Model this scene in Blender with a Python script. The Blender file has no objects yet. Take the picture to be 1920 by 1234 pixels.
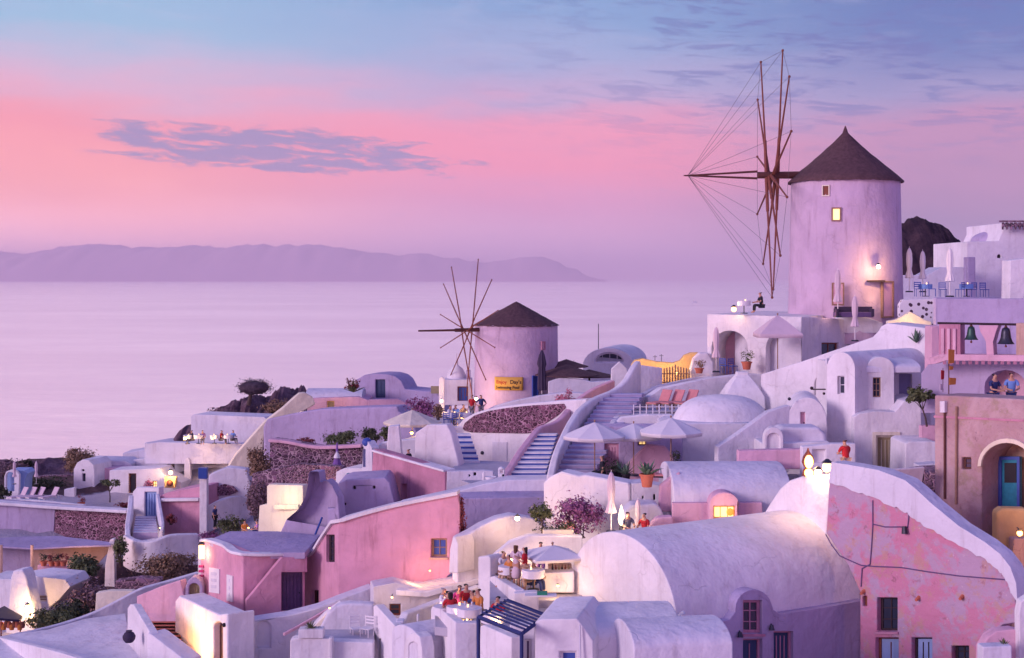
import bpy, bmesh, math, random
from mathutils import Vector, Matrix, noise
R = math.radians
S = bpy.context.scene
random.seed(7)
# ------------------------------------------------------------------ camera
# world: +Y is into the picture, Z up, sea level z = 0, eye 112 m above the sea
F, HX, HY, CZ = 2600.0, 960.0, 520.0, 112.0
cam_d = bpy.data.cameras.new('camera'); cam = bpy.data.objects.new('camera', cam_d)
S.collection.objects.link(cam); S.camera = cam
cam.location = (0, 0, CZ); cam.rotation_euler = (R(90), 0, 0)
cam_d.sensor_width = 36; cam_d.lens = 36 * F / 1920; cam_d.shift_y = (HY - 617) / 1920
cam_d.clip_start = 0.5; cam_d.clip_end = 200000
S.render.resolution_x = 1024; S.render.resolution_y = 658
S.view_settings.view_transform = 'Standard'; S.view_settings.look = 'None'
S.view_settings.exposure = 0.11; S.view_settings.gamma = 1.0
try:
    S.cycles.volume_bounces = 1; S.cycles.max_bounces = 6; S.cycles.transparent_max_bounces = 8
    S.cycles.volume_step_rate = 5; S.cycles.sample_clamp_indirect = 4
except Exception: pass

def lin(r, g, b):
    f = lambda c: (c/255/12.92) if c/255 <= .04045 else ((c/255+.055)/1.055)**2.4
    return (f(r), f(g), f(b), 1)
# ------------------------------------------------------------------ node helpers
class NT:
    def __init__(s, nt): s.nt = nt; s.n = nt.nodes; s.l = nt.links
    def new(s, t, **k):
        n = s.n.new(t)
        for a, v in k.items(): setattr(n, a, v)
        return n
    def link(s, a, b): s.l.new(a, b)
    def setin(s, n, i, v):
        if hasattr(v, 'links') or isinstance(v, bpy.types.NodeSocket): s.l.new(v, n.inputs[i])
        else: n.inputs[i].default_value = v
    def math(s, op, a, b=0.0, c=0.0, clamp=False):
        n = s.new('ShaderNodeMath', operation=op); n.use_clamp = clamp
        s.setin(n, 0, a); s.setin(n, 1, b)
        if op in ('MULTIPLY_ADD', 'COMPARE', 'SMOOTH_MIN'): s.setin(n, 2, c)
        return n.outputs[0]
    def mix(s, f, a, b, mode='MIX'):
        n = s.new('ShaderNodeMix', data_type='RGBA', blend_type=mode)
        s.setin(n, 0, f); s.setin(n, 6, a); s.setin(n, 7, b); return n.outputs[2]
    def ramp(s, f, stops, interp='LINEAR'):
        n = s.new('ShaderNodeValToRGB'); r = n.color_ramp; r.interpolation = interp
        while len(r.elements) > 1: r.elements.remove(r.elements[-1])
        for i, (p, c) in enumerate(stops):
            e = r.elements[0] if i == 0 else r.elements.new(p)
            e.position = p; e.color = c if not isinstance(c, float) else (c, c, c, 1)
        s.setin(n, 0, f); return n.outputs[0]
    def rng(s, v, a, b, c=0.0, d=1.0, smooth=True):
        n = s.new('ShaderNodeMapRange'); n.interpolation_type = 'SMOOTHSTEP' if smooth else 'LINEAR'
        s.setin(n, 0, v)
        for i, x in enumerate((a, b, c, d)): n.inputs[i+1].default_value = x
        return n.outputs[0]
    def noise(s, vec, scale, detail=4, rough=.55, dist=0.0):
        n = s.new('ShaderNodeTexNoise'); s.link(vec, n.inputs['Vector'])
        n.inputs['Scale'].default_value = scale; n.inputs['Detail'].default_value = detail
        n.inputs['Roughness'].default_value = rough; n.inputs['Distortion'].default_value = dist
        return n.outputs[0]
# ------------------------------------------------------------------ world: dusk sky
W = bpy.data.worlds.new('World'); S.world = W; W.use_nodes = True
w = NT(W.node_tree); w.n.clear()
tc = w.new('ShaderNodeTexCoord'); sx = w.new('ShaderNodeSeparateXYZ'); w.link(tc.outputs['Generated'], sx.inputs[0])
dx, dy, dz = sx.outputs
az = w.math('MULTIPLY', w.math('ARCTAN2', dx, dy), 180/math.pi)       # degrees, 0 = into the picture
el = w.math('MULTIPLY', w.math('ARCSINE', dz), 180/math.pi)
cv = w.new('ShaderNodeCombineXYZ'); w.link(w.math('MULTIPLY', az, .22), cv.inputs[0]); w.link(el, cv.inputs[1])
band = w.noise(cv.outputs[0], .55, 4, .5)
elw = w.math('ADD', el, w.math('MULTIPLY', w.math('SUBTRACT', band, .5), w.rng(el, 0, 6, .3, 3.2)))
elt = w.math('ADD', elw, w.math('MULTIPLY', az, .045))                 # bands sag to the left
t = w.math('DIVIDE', elt, 90.0, clamp=True)
def E(*st): return [(max(0, e)/90, c) for e, c in st]
left = w.ramp(t, E((0, (2.1,1.05,1.05,1)), (1.2, (1.7,.72,.68,1)), (3, (1.22,.43,.38,1)), (5.4, (1.02,.33,.38,1)),
                   (6.8, lin(228,180,206)), (8.0, lin(190,190,218)), (9.0, lin(148,192,222)), (14, lin(140,180,222)), (35, lin(100,125,195)), (90, lin(70,86,178))))
mid = w.ramp(t, E((0, (1.3,.80,1.1,1)), (1.2, (1.0,.56,.80,1)), (3, (.86,.35,.56,1)), (4.6, (1.04,.31,.43,1)), (6.3, (.94,.33,.47,1)), (7.4, lin(192,170,208)),
                  (9.3, lin(150,172,214)), (11, lin(122,164,210)), (15, lin(112,150,208)), (35, lin(90,112,190)), (90, lin(66,84,176))))
right = w.ramp(t, E((0, lin(110,95,130)), (1.4, lin(80,108,138)), (2.6, lin(100,115,146)), (4.5, lin(178,134,170)), (6.6, lin(192,140,178)), (8, lin(150,150,195)),
                    (10, lin(80,122,182)), (13, lin(66,110,176)), (35, lin(75,98,180)), (90, lin(66,84,176))))
f1 = w.rng(az, -17, 1); f2 = w.rng(az, 3, 17)
sky = w.mix(f2, w.mix(f1, left, mid), right)
# clouds: a long lilac bank at the left and wisps at the upper right
def cloud(fx, fy, sc, lo, hi, seed, warp=.6):
    c = w.new('ShaderNodeCombineXYZ'); w.link(w.math('MULTIPLY', az, fx), c.inputs[0])
    w.link(w.math('MULTIPLY_ADD', el, fy, w.math('MULTIPLY', az, .12)), c.inputs[1]); c.inputs[2].default_value = seed
    return w.rng(w.noise(c.outputs[0], sc, 7, .62, warp), lo, hi)
def ell(a0, e0, ra, re, tilt=0.0):
    ex = w.math('ADD', w.math('SUBTRACT', el, e0), w.math('MULTIPLY', w.math('SUBTRACT', az, a0), tilt))
    d = w.math('ADD', w.math('POWER', w.math('ABSOLUTE', w.math('DIVIDE', w.math('SUBTRACT', az, a0), ra)), 2.0), w.math('POWER', w.math('ABSOLUTE', w.math('DIVIDE', ex, re)), 2.0))
    return w.rng(d, 0.05, 1.0, 1.0, 0.0)
m1 = ell(-9.5, 5.15, 10.5, 1.35, .055)
c1 = w.rng(w.math('MULTIPLY_ADD', cloud(.40, 2.0, 1.35, .25, .75, 3.1, .4), 1.25, m1), 1.05, 1.75)
sky = w.mix(w.math('MULTIPLY', c1, .9), sky, lin(138,140,186))
m2 = w.math('MULTIPLY', w.rng(az, -6, 14), w.rng(el, 3.0, 9.5))
c2 = w.math('MULTIPLY', cloud(.30, 1.9, 1.5, .47, .62, 9.0, .5), m2)
sky = w.mix(w.math('MULTIPLY', c2, .85), sky, lin(84,112,176))
c3 = w.math('MULTIPLY', cloud(.30, 1.4, 1.1, .52, .72, 21.0, .5), w.rng(el, 6.5, 10.5))
sky = w.mix(w.math('MULTIPLY', c3, .14), sky, lin(205,200,228))
fill_band = w.math('MULTIPLY', w.math('MULTIPLY', w.rng(el, 12.5, 19), w.rng(el, 32, 20)), w.rng(dy, .45, .85)); fill_band = w.math('MULTIPLY', fill_band, w.rng(az, -20, 25, 1.0, .6))  # unseen bright band above the frame, added to brighten the sea
sky = w.mix(w.math('MULTIPLY', fill_band, .85), sky, (2.7, 1.62, 1.62, 1))
# sunset glow out of frame to the left, deeper violet behind the camera
dl = w.new('ShaderNodeVectorMath', operation='DOT_PRODUCT'); w.link(tc.outputs['Generated'], dl.inputs[0]); dl.inputs[1].default_value = (-.95, -.15, .1)
gl = w.math('MULTIPLY', w.rng(dl.outputs['Value'], .60, 1.0), w.rng(el, 45, 5))
sky = w.mix(gl, sky, (1.25, .62, .78, 1))
back = w.rng(dy, .35, -.6)
sky = w.mix(w.math('MULTIPLY', back, .85), sky, w.ramp(w.math('DIVIDE', el, 90.0, clamp=True), E((0, (.92,.46,.86,1)), (14, (.80,.43,.88,1)), (35, (.22,.27,.74,1)), (90, lin(66,80,178)))))
# physical sky of the sun just above the horizon, added underneath
ns = w.new('ShaderNodeTexSky', sky_type='NISHITA'); ns.sun_disc = False; ns.sun_elevation = R(14); ns.sun_rotation = R(-122); ns.air_density = 1.2
sky = w.mix(1.0, sky, w.mix(1.0, ns.outputs[0], (.004, .004, .004, 1), 'MULTIPLY'), 'ADD')
bg = w.new('ShaderNodeBackground'); w.link(sky, bg.inputs[0]); bg.inputs[1].default_value = 1.0
wo = w.new('ShaderNodeOutputWorld'); w.link(bg.outputs[0], wo.inputs[0])
# ------------------------------------------------------------------ sun (afterglow from the left)
sd = bpy.data.lights.new('sun', 'SUN'); so = bpy.data.objects.new('sun', sd); S.collection.objects.link(so)
sd.energy = 2.0; sd.angle = R(18); sd.color = (1.0, .77, .93)
sun_dir = Vector((math.sin(R(-122))*math.cos(R(14)), math.cos(R(-122))*math.cos(R(14)), math.sin(R(14))))
so.rotation_euler = sun_dir.to_track_quat('Z', 'Y').to_euler()

# ------------------------------------------------------------------ materials
MATS = {}
def mat_base(name, rough=.8, spec=.3):
    m = bpy.data.materials.new(name); m.use_nodes = True; n = NT(m.node_tree)
    b = m.node_tree.nodes['Principled BSDF']; b.inputs['Roughness'].default_value = rough
    b.inputs['Specular IOR Level'].default_value = spec
    g = n.new('ShaderNodeNewGeometry'); MATS[name] = m
    return m, n, b, g.outputs['Position']
def bump(n, b, h, strength, dist=.02):
    k = n.new('ShaderNodeBump'); n.setin(k, 2 if k.inputs[2].name == 'Height' else 'Height', h)
    k.inputs['Strength'].default_value = strength; k.inputs['Distance'].default_value = dist
    n.link(k.outputs[0], b.inputs['Normal'])
def plaster(name, col, dark=.82, sc=.55, grime=(.5,.42,.42,1), ga=.25, rough=.85, bs=.5):
    m, n, b, p = mat_base(name, rough, .2)
    st = n.new('ShaderNodeMapping'); n.link(p, st.inputs[0]); st.inputs['Scale'].default_value = (1.6, 1.6, .20)
    c = (*col, 1)
    a = n.mix(n.rng(n.noise(p, sc, 5), .3, .75), c, tuple(x*dark for x in col)+(1,))
    a = n.mix(n.math('MULTIPLY', n.rng(n.noise(p, .75, 9, .68), .545, .565), .16), a, tuple(x*.72 for x in col)+(1,))
    g = n.math('MULTIPLY', n.rng(n.noise(st.outputs[0], 1.7, 9, .7), .50, .74), ga*1.25)
    a = n.mix(g, a, tuple(x*y for x, y in zip(c, grime)))
    dv = n.new('ShaderNodeVectorMath', operation='MULTIPLY_ADD'); nz = n.new('ShaderNodeTexNoise'); n.link(p, nz.inputs['Vector']); nz.inputs['Scale'].default_value = 1.3; nz.inputs['Detail'].default_value = 6
    n.link(nz.outputs['Color'], dv.inputs[0]); dv.inputs[1].default_value = (.9, .9, .9); n.link(p, dv.inputs[2])
    vo = n.new('ShaderNodeTexVoronoi', feature='DISTANCE_TO_EDGE'); n.link(dv.outputs[0], vo.inputs['Vector']); vo.inputs['Scale'].default_value = .33
    ck = n.math('MULTIPLY', n.rng(vo.outputs['Distance'], .010, .0), n.rng(n.noise(p, .5, 2), .50, .60))
    a = n.mix(n.math('MULTIPLY', ck, .16), a, tuple(x*.4 for x in col)+(1,))
    a = n.mix(n.math('MULTIPLY', n.rng(n.noise(p, 3.2, 7, .75), .60, .72), .22), a, tuple(x*y for x, y in zip(c, grime)))
    n.link(a, b.inputs['Base Color'])
    bump(n, b, n.math('ADD', n.math('ADD', n.math('MULTIPLY', n.noise(p, 1.1, 3), 4.5), n.math('MULTIPLY', n.noise(p, 8, 5, .55), .45)), n.math('MULTIPLY', ck, -.5)), bs, .05)
    return m
def simple(name, col, rough=.7, metal=0, var=.25, sc=3, bs=.15, spec=.3):
    m, n, b, p = mat_base(name, rough, spec); b.inputs['Metallic'].default_value = metal
    f = n.noise(p, sc, 5)
    n.link(n.mix(f, tuple(min(1, x*(1+var)) for x in col)+(1,), tuple(x*(1-var) for x in col)+(1,)), b.inputs['Base Color'])
    if bs: bump(n, b, n.noise(p, sc*5, 4), bs, .01)
    return m
def emis(name, col, s):
    m = bpy.data.materials.new(name); m.use_nodes = True; b = m.node_tree.nodes['Principled BSDF']
    b.inputs['Base Color'].default_value = (*col, 1); b.inputs['Emission Color'].default_value = (*col, 1); b.inputs['Emission Strength'].default_value = s
    MATS[name] = m; return m
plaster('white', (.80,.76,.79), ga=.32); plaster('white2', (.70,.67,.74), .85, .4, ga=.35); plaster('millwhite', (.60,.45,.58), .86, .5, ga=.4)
plaster('cream', (.80,.72,.58)); plaster('lilac', (.46,.38,.55), .82, .35, ga=.45)  # lilac has the violet of shaded whitewash put into its colour
plaster('pinkwall', (.68,.34,.45), .80, .8, ga=.5); plaster('oldpink', (.56,.26,.36), .72, .9, (.45,.4,.45,1), .6)
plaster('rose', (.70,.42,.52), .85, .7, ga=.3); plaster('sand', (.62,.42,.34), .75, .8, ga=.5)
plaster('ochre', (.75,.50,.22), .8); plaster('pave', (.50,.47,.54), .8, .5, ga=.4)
plaster('slate', (.30,.27,.44)); plaster('step_shade', (.44,.42,.60), .8); plaster('bluewash', (.30,.42,.68), .85, .8)
simple('blue', (.03,.07,.30), .45); simple('teal', (.02,.20,.30), .5, var=.4, sc=6); simple('bluepaint', (.05,.09,.36), .5)
simple('wood', (.10,.035,.03), .7, var=.5, sc=8); simple('woodred', (.20,.06,.04), .7, var=.4, sc=9); simple('woodlight', (.30,.18,.13), .7, var=.4, sc=7)
simple('darkwood', (.035,.018,.025), .7); simple('purpledoor', (.12,.07,.17), .6, var=.3, sc=5); simple('olive', (.30,.24,.14), .7)
simple('thatch', (.10,.052,.058), .95, var=.6, sc=5, bs=1.0); simple('metal', (.05,.05,.07), .4, .6); simple('rope', (.12,.09,.10), .9, bs=0)
simple('cloth', (.74,.70,.72), .9, var=.08, bs=.3); simple('clothpink', (.62,.48,.54), .9, var=.1, bs=.3); simple('clothdark', (.05,.035,.07), .9)
simple('terracotta', (.52,.15,.09), .8); simple('dark', (.02,.015,.025), .6); simple('shade', (.10,.07,.12), .9)
simple('skin', (.50,.26,.18), .55, var=.08, bs=0, spec=.4); simple('hair', (.02,.012,.01), .7, bs=0); simple('hairbrown', (.09,.04,.02), .7, bs=0); simple('hairgrey', (.35,.32,.33), .7, bs=0)
for nme, c in dict(red=(.42,.02,.03), navy=(.03,.04,.14), skyblue=(.16,.28,.60), whitecloth=(.72,.68,.72), violet=(.20,.10,.34), grey=(.16,.15,.19), beige=(.50,.34,.25), orange=(.55,.20,.05), green=(.03,.22,.14), magenta=(.45,.05,.20), black=(.02,.02,.03)).items():
    simple('c_'+nme, c, .9, var=.15, sc=12, bs=.2)
simple('cushion', (.60,.24,.24), .9); simple('bronze', (.05,.10,.08), .45, .7, .4); simple('awning', (.045,.035,.07), .8)
simple('yellowcloth', (.70,.40,.08), .9, var=.1, bs=.1); simple('trunk', (.09,.06,.055), .9, var=.4, sc=10, bs=.6)
emis('glow', (1.0,.50,.15), 5.0); emis('glow_soft', (1.0,.62,.28), 2.2); emis('glow_white', (1.0,.74,.42), 7.0); emis('flame', (1.0,.42,.08), 12.0)
emis('lit_room', (1.0,.66,.25), 1.6)
def leaf(name, c1, c2):
    m, n, b, p = mat_base(name, .7, .25)
    oi = n.new('ShaderNodeObjectInfo')
    n.link(n.ramp(n.noise(p, 2.6, 4, .7), [(.3, (*c1, 1)), (.7, (*c2, 1))]), b.inputs['Base Color'])
leaf('leaf_green', (.05,.075,.035), (.17,.18,.08)); leaf('leaf_brown', (.13,.08,.06), (.36,.23,.14)); leaf('leaf_dark', (.02,.03,.02), (.07,.075,.04))
leaf('leaf_plum', (.04,.025,.04), (.11,.075,.10)); leaf('leaf_purple', (.16,.05,.15), (.40,.15,.30)); leaf('leaf_red', (.16,.03,.04), (.32,.08,.08)); leaf('leaf_mauve', (.12,.07,.10), (.30,.19,.20)); leaf('leaf_agave', (.05,.10,.07), (.16,.24,.16))
simple('navy_door', (.03,.05,.12), .5, var=.4, sc=4); emis('orange_glow', (.9,.30,.04), .8)
leaf('leaf_pink', (.45,.12,.20), (.65,.25,.32))
m, n, b, p = mat_base('glass', .12, .6)
n.link(n.mix(n.noise(p, .9, 2), (.015,.02,.035,1), (.05,.06,.10,1)), b.inputs['Base Color'])
def stonewall(name, stone, mortar, sc, holes=False, w=.10):
    m, n, b, p = mat_base(name, .9, .2)
    mp = n.new('ShaderNodeMapping'); n.link(p, mp.inputs[0]); mp.inputs['Scale'].default_value = (1, 1, 1.35)
    ad = n.new('ShaderNodeVectorMath', operation='ADD'); n.link(mp.outputs[0], ad.inputs[0])
    nz = n.new('ShaderNodeTexNoise'); n.link(p, nz.inputs['Vector']); nz.inputs['Scale'].default_value = 2.5
    scn = n.new('ShaderNodeVectorMath', operation='SCALE'); n.link(nz.outputs['Color'], scn.inputs[0]); scn.inputs['Scale'].default_value = .35
    n.link(scn.outputs[0], ad.inputs[1])
    v = n.new('ShaderNodeTexVoronoi', feature='DISTANCE_TO_EDGE'); n.link(ad.outputs[0], v.inputs['Vector'])
    big_ = n.ramp(n.noise(p, .8, 2), [(0, sc*1.9), (.5, sc)], 'CONSTANT'); n.link(big_, v.inputs['Scale'])
    v2 = n.new('ShaderNodeTexVoronoi'); n.link(ad.outputs[0], v2.inputs['Vector']); n.link(big_, v2.inputs['Scale'])
    e = n.rng(n.math('ADD', v.outputs['Distance'], n.math('MULTIPLY', n.math('SUBTRACT', n.noise(p, 8, 4), .5), .12)), w*.45, w*1.15)
    sep = n.new('ShaderNodeSeparateColor'); n.link(v2.outputs['Color'], sep.inputs[0])
    sc_ = n.ramp(sep.outputs[0], [(0, (*[x*.45 for x in stone], 1)), (.5, (*stone, 1)), (1, (*[min(1, x*2.4) for x in stone], 1))])
    n.link(n.mix(e, (*mortar, 1), sc_), b.inputs['Base Color'])
    bump(n, b, n.math('ADD', n.rng(v.outputs['Distance'], 0, .2), n.math('MULTIPLY', n.noise(p, 9), .4)), 1.0, .06)
stonewall('stonewall', (.10,.05,.085), (.40,.27,.33), 2.6); stonewall('stonefine', (.11,.045,.075), (.46,.26,.34), 3.4)
stonewall('stonebig', (.16,.09,.13), (.36,.22,.26), 2.0, w=.08)
# old peeling render of the ruin-like pink house
m, n, b, p = mat_base('peeling', .9, .2)
a = n.mix(n.rng(n.noise(p, .6, 11, .72, .3), .46, .54), (.54,.22,.32,1), (.45,.31,.42,1))
a = n.mix(n.math('MULTIPLY', n.rng(n.noise(p, 1.0, 11, .75, .2), .53, .60), .7), a, (.50,.29,.24,1))
a = n.mix(n.math('MULTIPLY', n.rng(n.noise(p, 2.3, 8, .7), .58, .68), .7), a, (.30,.13,.17,1))
a = n.mix(n.math('MULTIPLY', n.rng(n.noise(p, 6.5, 5, .7), .62, .7), .6), a, (.66,.50,.52,1))
vv = n.new('ShaderNodeTexVoronoi', feature='DISTANCE_TO_EDGE'); n.link(p, vv.inputs['Vector']); vv.inputs['Scale'].default_value = .35
n.link(a, b.inputs['Base Color'])
bump(n, b, n.math('ADD', n.noise(p, 2.2, 8, .65), n.math('MULTIPLY', n.noise(p, .8, 3), 2.0)), .9, .08)
m, n, b, p = mat_base('peelbrown', .9, .2)
a = n.mix(n.rng(n.noise(p, .5, 7, .7, .4), .40, .60), (.40,.25,.27,1), (.49,.34,.36,1))
a = n.mix(n.math('MULTIPLY', n.rng(n.noise(p, 1.2, 8, .75, .3), .50, .66), .8), a, (.34,.25,.19,1))
a = n.mix(n.math('MULTIPLY', n.rng(n.noise(p, 3.6, 8, .75), .58, .68), .6), a, (.18,.10,.13,1))
n.link(a, b.inputs['Base Color']); bump(n, b, n.math('ADD', n.noise(p, 2.2, 8, .65), n.math('MULTIPLY', n.noise(p, .8, 3), 2.0)), .9, .08)
# ground: pale trodden plaster and brown volcanic soil by the attribute 'soil'
m, n, b, p = mat_base('ground', .95, .15)
at = n.new('ShaderNodeAttribute'); at.attribute_name = 'soil'
sf = n.rng(n.math('ADD', at.outputs['Fac'], n.math('MULTIPLY', n.math('SUBTRACT', n.noise(p, .5, 6), .5), .7)), .42, .58)
soil = n.ramp(n.noise(p, .8, 8, .7), [(.3, (.05,.028,.035,1)), (.55, (.13,.075,.075,1)), (.75, (.24,.15,.14,1))])
n.link(n.mix(sf, n.mix(n.noise(p, .6, 5), (.50,.46,.52,1), (.36,.33,.40,1)), soil), b.inputs['Base Color'])
bump(n, b, n.noise(p, 1.5, 9, .7), 1.0, .25)
m, n, b, p = mat_base('rock', .95, .15)
n.link(n.ramp(n.noise(p, .28, 9, .72), [(.3, (.018,.010,.022,1)), (.5, (.05,.028,.045,1)), (.72, (.12,.07,.085,1))]), b.inputs['Base Color'])
bump(n, b, n.noise(p, .5, 9, .75), 1.0, .8)
m, n, b, p = mat_base('rockslope', .95, .15)
n.link(n.ramp(n.noise(p, .9, 9, .72), [(.3, (.08,.04,.06,1)), (.5, (.20,.11,.14,1)), (.7, (.34,.22,.26,1))]), b.inputs['Base Color'])
bump(n, b, n.noise(p, 1.2, 9, .75), 1.0, .5)
# sea: pale base stands in for reflected glow, ripple light and dark painted in
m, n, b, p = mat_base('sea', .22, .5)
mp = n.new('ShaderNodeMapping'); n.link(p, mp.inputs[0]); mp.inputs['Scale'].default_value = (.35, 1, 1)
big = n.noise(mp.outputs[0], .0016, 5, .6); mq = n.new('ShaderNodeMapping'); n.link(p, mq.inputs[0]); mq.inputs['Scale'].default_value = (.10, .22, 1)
rip_tone = n.rng(n.noise(mq.outputs[0], .35, 6, .75), .36, .64); rip_tone2 = n.rng(n.noise(mp.outputs[0], .018, 6, .7), .38, .62)
n.link(n.mix(n.math('MULTIPLY', rip_tone, .5), n.mix(n.math('MULTIPLY', rip_tone2, .35), n.mix(n.rng(big, .38, .62), (.84,.74,.79,1), (.99,.91,.93,1)), (.78,.66,.76,1)), (.80,.68,.78,1)), b.inputs['Base Color'])
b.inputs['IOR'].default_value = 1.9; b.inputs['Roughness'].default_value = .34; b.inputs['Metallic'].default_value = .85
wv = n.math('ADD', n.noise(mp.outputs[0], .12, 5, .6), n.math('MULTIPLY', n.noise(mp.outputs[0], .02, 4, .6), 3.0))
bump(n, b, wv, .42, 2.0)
m, n, b, p = mat_base('hills', .95, .1); n.link(n.mix(n.noise(p, .0008, 6), (.60,.38,.46,1), (.72,.48,.56,1)), b.inputs['Base Color'])  # distance haze is partly put into the hills' pale colour

# ------------------------------------------------------------------ object helpers
C = S.collection
AUTO = []                      # empties whose origin is moved to their base at the end
def put(o, parent=None, label=None, cat=None, group=None, kind=None):
    C.objects.link(o)
    if parent is not None: o.parent = parent
    if label: o['label'] = label
    if cat: o['category'] = cat
    if group: o['group'] = group
    if kind: o['kind'] = kind
    return o
def E_(name, label, cat, group=None, auto=True):
    o = bpy.data.objects.new(name, None); o.empty_display_size = .3
    put(o, None, label, cat, group)
    if auto: AUTO.append(o)
    return o
def M(name, bm, mat, parent=None, label=None, cat=None, group=None, kind=None, bev=0.0, seg=2, smooth=32, keep=False):
    me = bpy.data.meshes.new(name)
    bmesh.ops.remove_doubles(bm, verts=bm.verts, dist=1e-4)
    bmesh.ops.recalc_face_normals(bm, faces=bm.faces)
    bm.to_mesh(me); bm.free()
    mats = mat if isinstance(mat, (list, tuple)) else [mat]
    for k in mats: me.materials.append(MATS[k])
    for f in me.polygons: f.use_smooth = True
    me.set_sharp_from_angle(angle=R(smooth))
    o = bpy.data.objects.new(name, me); put(o, parent, label, cat, group, kind)
    if bev:
        b = o.modifiers.new('bevel', 'BEVEL'); b.width = bev; b.segments = seg; b.limit_method = 'ANGLE'; b.angle_limit = R(38)
        b.harden_normals = True; b.use_clamp_overlap = True
    if parent is None and not keep:
        xs = [v.co for v in me.vertices]
        c = Vector(((min(v.x for v in xs)+max(v.x for v in xs))/2, (min(v.y for v in xs)+max(v.y for v in xs))/2, min(v.z for v in xs)))
        me.transform(Matrix.Translation(-c)); o.location = c
    return o
def P(px, py, Y): return Vector(((px-HX)/F*Y, Y, CZ-(py-HY)/F*Y))
class Pl:                      # vertical plane through two picture columns at two depths
    o = 0.0
    def __init__(s, xa, ya, xb, yb):
        s.xa, s.xb, s.ia, s.ib = xa, xb, 1/ya, 1/yb
        d = P(xb, HY, yb)-P(xa, HY, ya); d.z = 0; d.normalize()
        s.d = d; s.n = Vector((-d.y, d.x, 0))
        if s.n.y < 0: s.n = -s.n
    def Y(s, px): t = (px-s.xa)/(s.xb-s.xa); return 1/(s.ia+(s.ib-s.ia)*t)
    def pt(s, px, py, off=0): return P(px, py, s.Y(px))+s.n*(off+s.o)
def extr(bm, loops, vec, close_front=True):
    """prism: first loop outer, rest holes; extruded along vec"""
    def fill(off):
        es = []; rings = []
        for lp in loops:
            vs = [bm.verts.new(p+off) for p in lp]
            es += [bm.edges.new((vs[i], vs[(i+1) % len(vs)])) for i in range(len(vs))]; rings.append(vs)
        if len(loops) == 1: bm.faces.new(rings[0])
        else: bmesh.ops.triangle_fill(bm, edges=es, use_beauty=True, use_dissolve=False)
        return rings
    a = fill(Vector()); b = fill(vec)
    for ra, rb in zip(a, b):
        k = len(ra)
        for i in range(k): bm.faces.new((ra[i], ra[(i+1) % k], rb[(i+1) % k], rb[i]))
def solid(bm, outer, holes, vu, t_, depth):
    """block whose front has recesses t_ deep"""
    es, rings = [], []
    for lp in [outer]+holes:
        vs = [bm.verts.new(p) for p in lp]; rings.append(vs)
        es += [bm.edges.new((vs[i], vs[(i+1) % len(vs)])) for i in range(len(vs))]
    bmesh.ops.triangle_fill(bm, edges=es, use_beauty=True, use_dissolve=False)
    for k, vs in enumerate(rings):
        b = [bm.verts.new(v.co+vu*(t_ if k else depth)) for v in vs]; bm.faces.new(b)
        for i in range(len(vs)): j = (i+1) % len(vs); bm.faces.new((vs[i], vs[j], b[j], b[i]))
def box(bm, c, s, rot=0.0, tilt=None):
    m = Matrix.Translation(c) @ Matrix.Rotation(rot, 4, 'Z')
    if tilt: m = m @ Matrix.Rotation(tilt[0], 4, tilt[1])
    bmesh.ops.create_cube(bm, size=1, matrix=m @ Matrix.Diagonal((*s, 1)))
def tube(bm, a, b, r1, r2=None, n=8, cap=True):
    a, b = Vector(a), Vector(b); d = b-a
    if d.length < 1e-5: return
    q = d.to_track_quat('Z', 'Y').to_matrix().to_4x4()
    bmesh.ops.create_cone(bm, cap_ends=cap, segments=n, radius1=r1, radius2=r1 if r2 is None else r2, depth=d.length, matrix=Matrix.Translation((a+b)/2) @ q)
def ball(bm, c, r, sc=(1, 1, 1), n=10):
    bmesh.ops.create_uvsphere(bm, u_segments=n, v_segments=max(6, n-2), radius=r, matrix=Matrix.Translation(c) @ Matrix.Diagonal((*sc, 1)))
def lathe(bm, c, prof, n=32, wob=0.0, flat=False):
    rings = []
    for r, z in prof:
        if r < 1e-4: rings.append([bm.verts.new((c[0], c[1], c[2]+z))]); continue
        rings.append([bm.verts.new((c[0]+r*(1+wob*math.sin(i*2.3+z))*math.cos(2*math.pi*i/n), c[1]+r*(1+wob*math.sin(i*2.3+z))*math.sin(2*math.pi*i/n), c[2]+z)) for i in range(n)])
    for a, b in zip(rings, rings[1:]):
        for i in range(n):
            j = (i+1) % n
            if len(a) == 1 and len(b) == 1: break
            if len(a) == 1: bm.faces.new((a[0], b[i], b[j]))
            elif len(b) == 1: bm.faces.new((a[i], a[j], b[0]))
            else: bm.faces.new((a[i], a[j], b[j], b[i]))
def arcpts(x0, x1, ys, yt, n=12, p=1.0):
    """arch polyline from (x0,ys) over the top yt to (x1,ys)"""
    cx, rx = (x0+x1)/2, (x1-x0)/2
    return [(cx-rx*math.cos(math.pi*i/n), ys-(ys-yt)*math.sin(math.pi*i/n)**p) for i in range(n+1)]
def archpoly(x0, y0, x1, y1, rise):
    return [(x0, y1)]+arcpts(x0, x1, y0+rise, y0, 10)+[(x1, y1)]
def fit(o, pl, q, off, thick, name, mat, parent, inset=0.0):
    bm = bmesh.new(); extr(bm, [[pl.pt(x, y, off) for x, y in q]], pl.n*thick)
    return M(name, bm, mat, parent)
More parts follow.
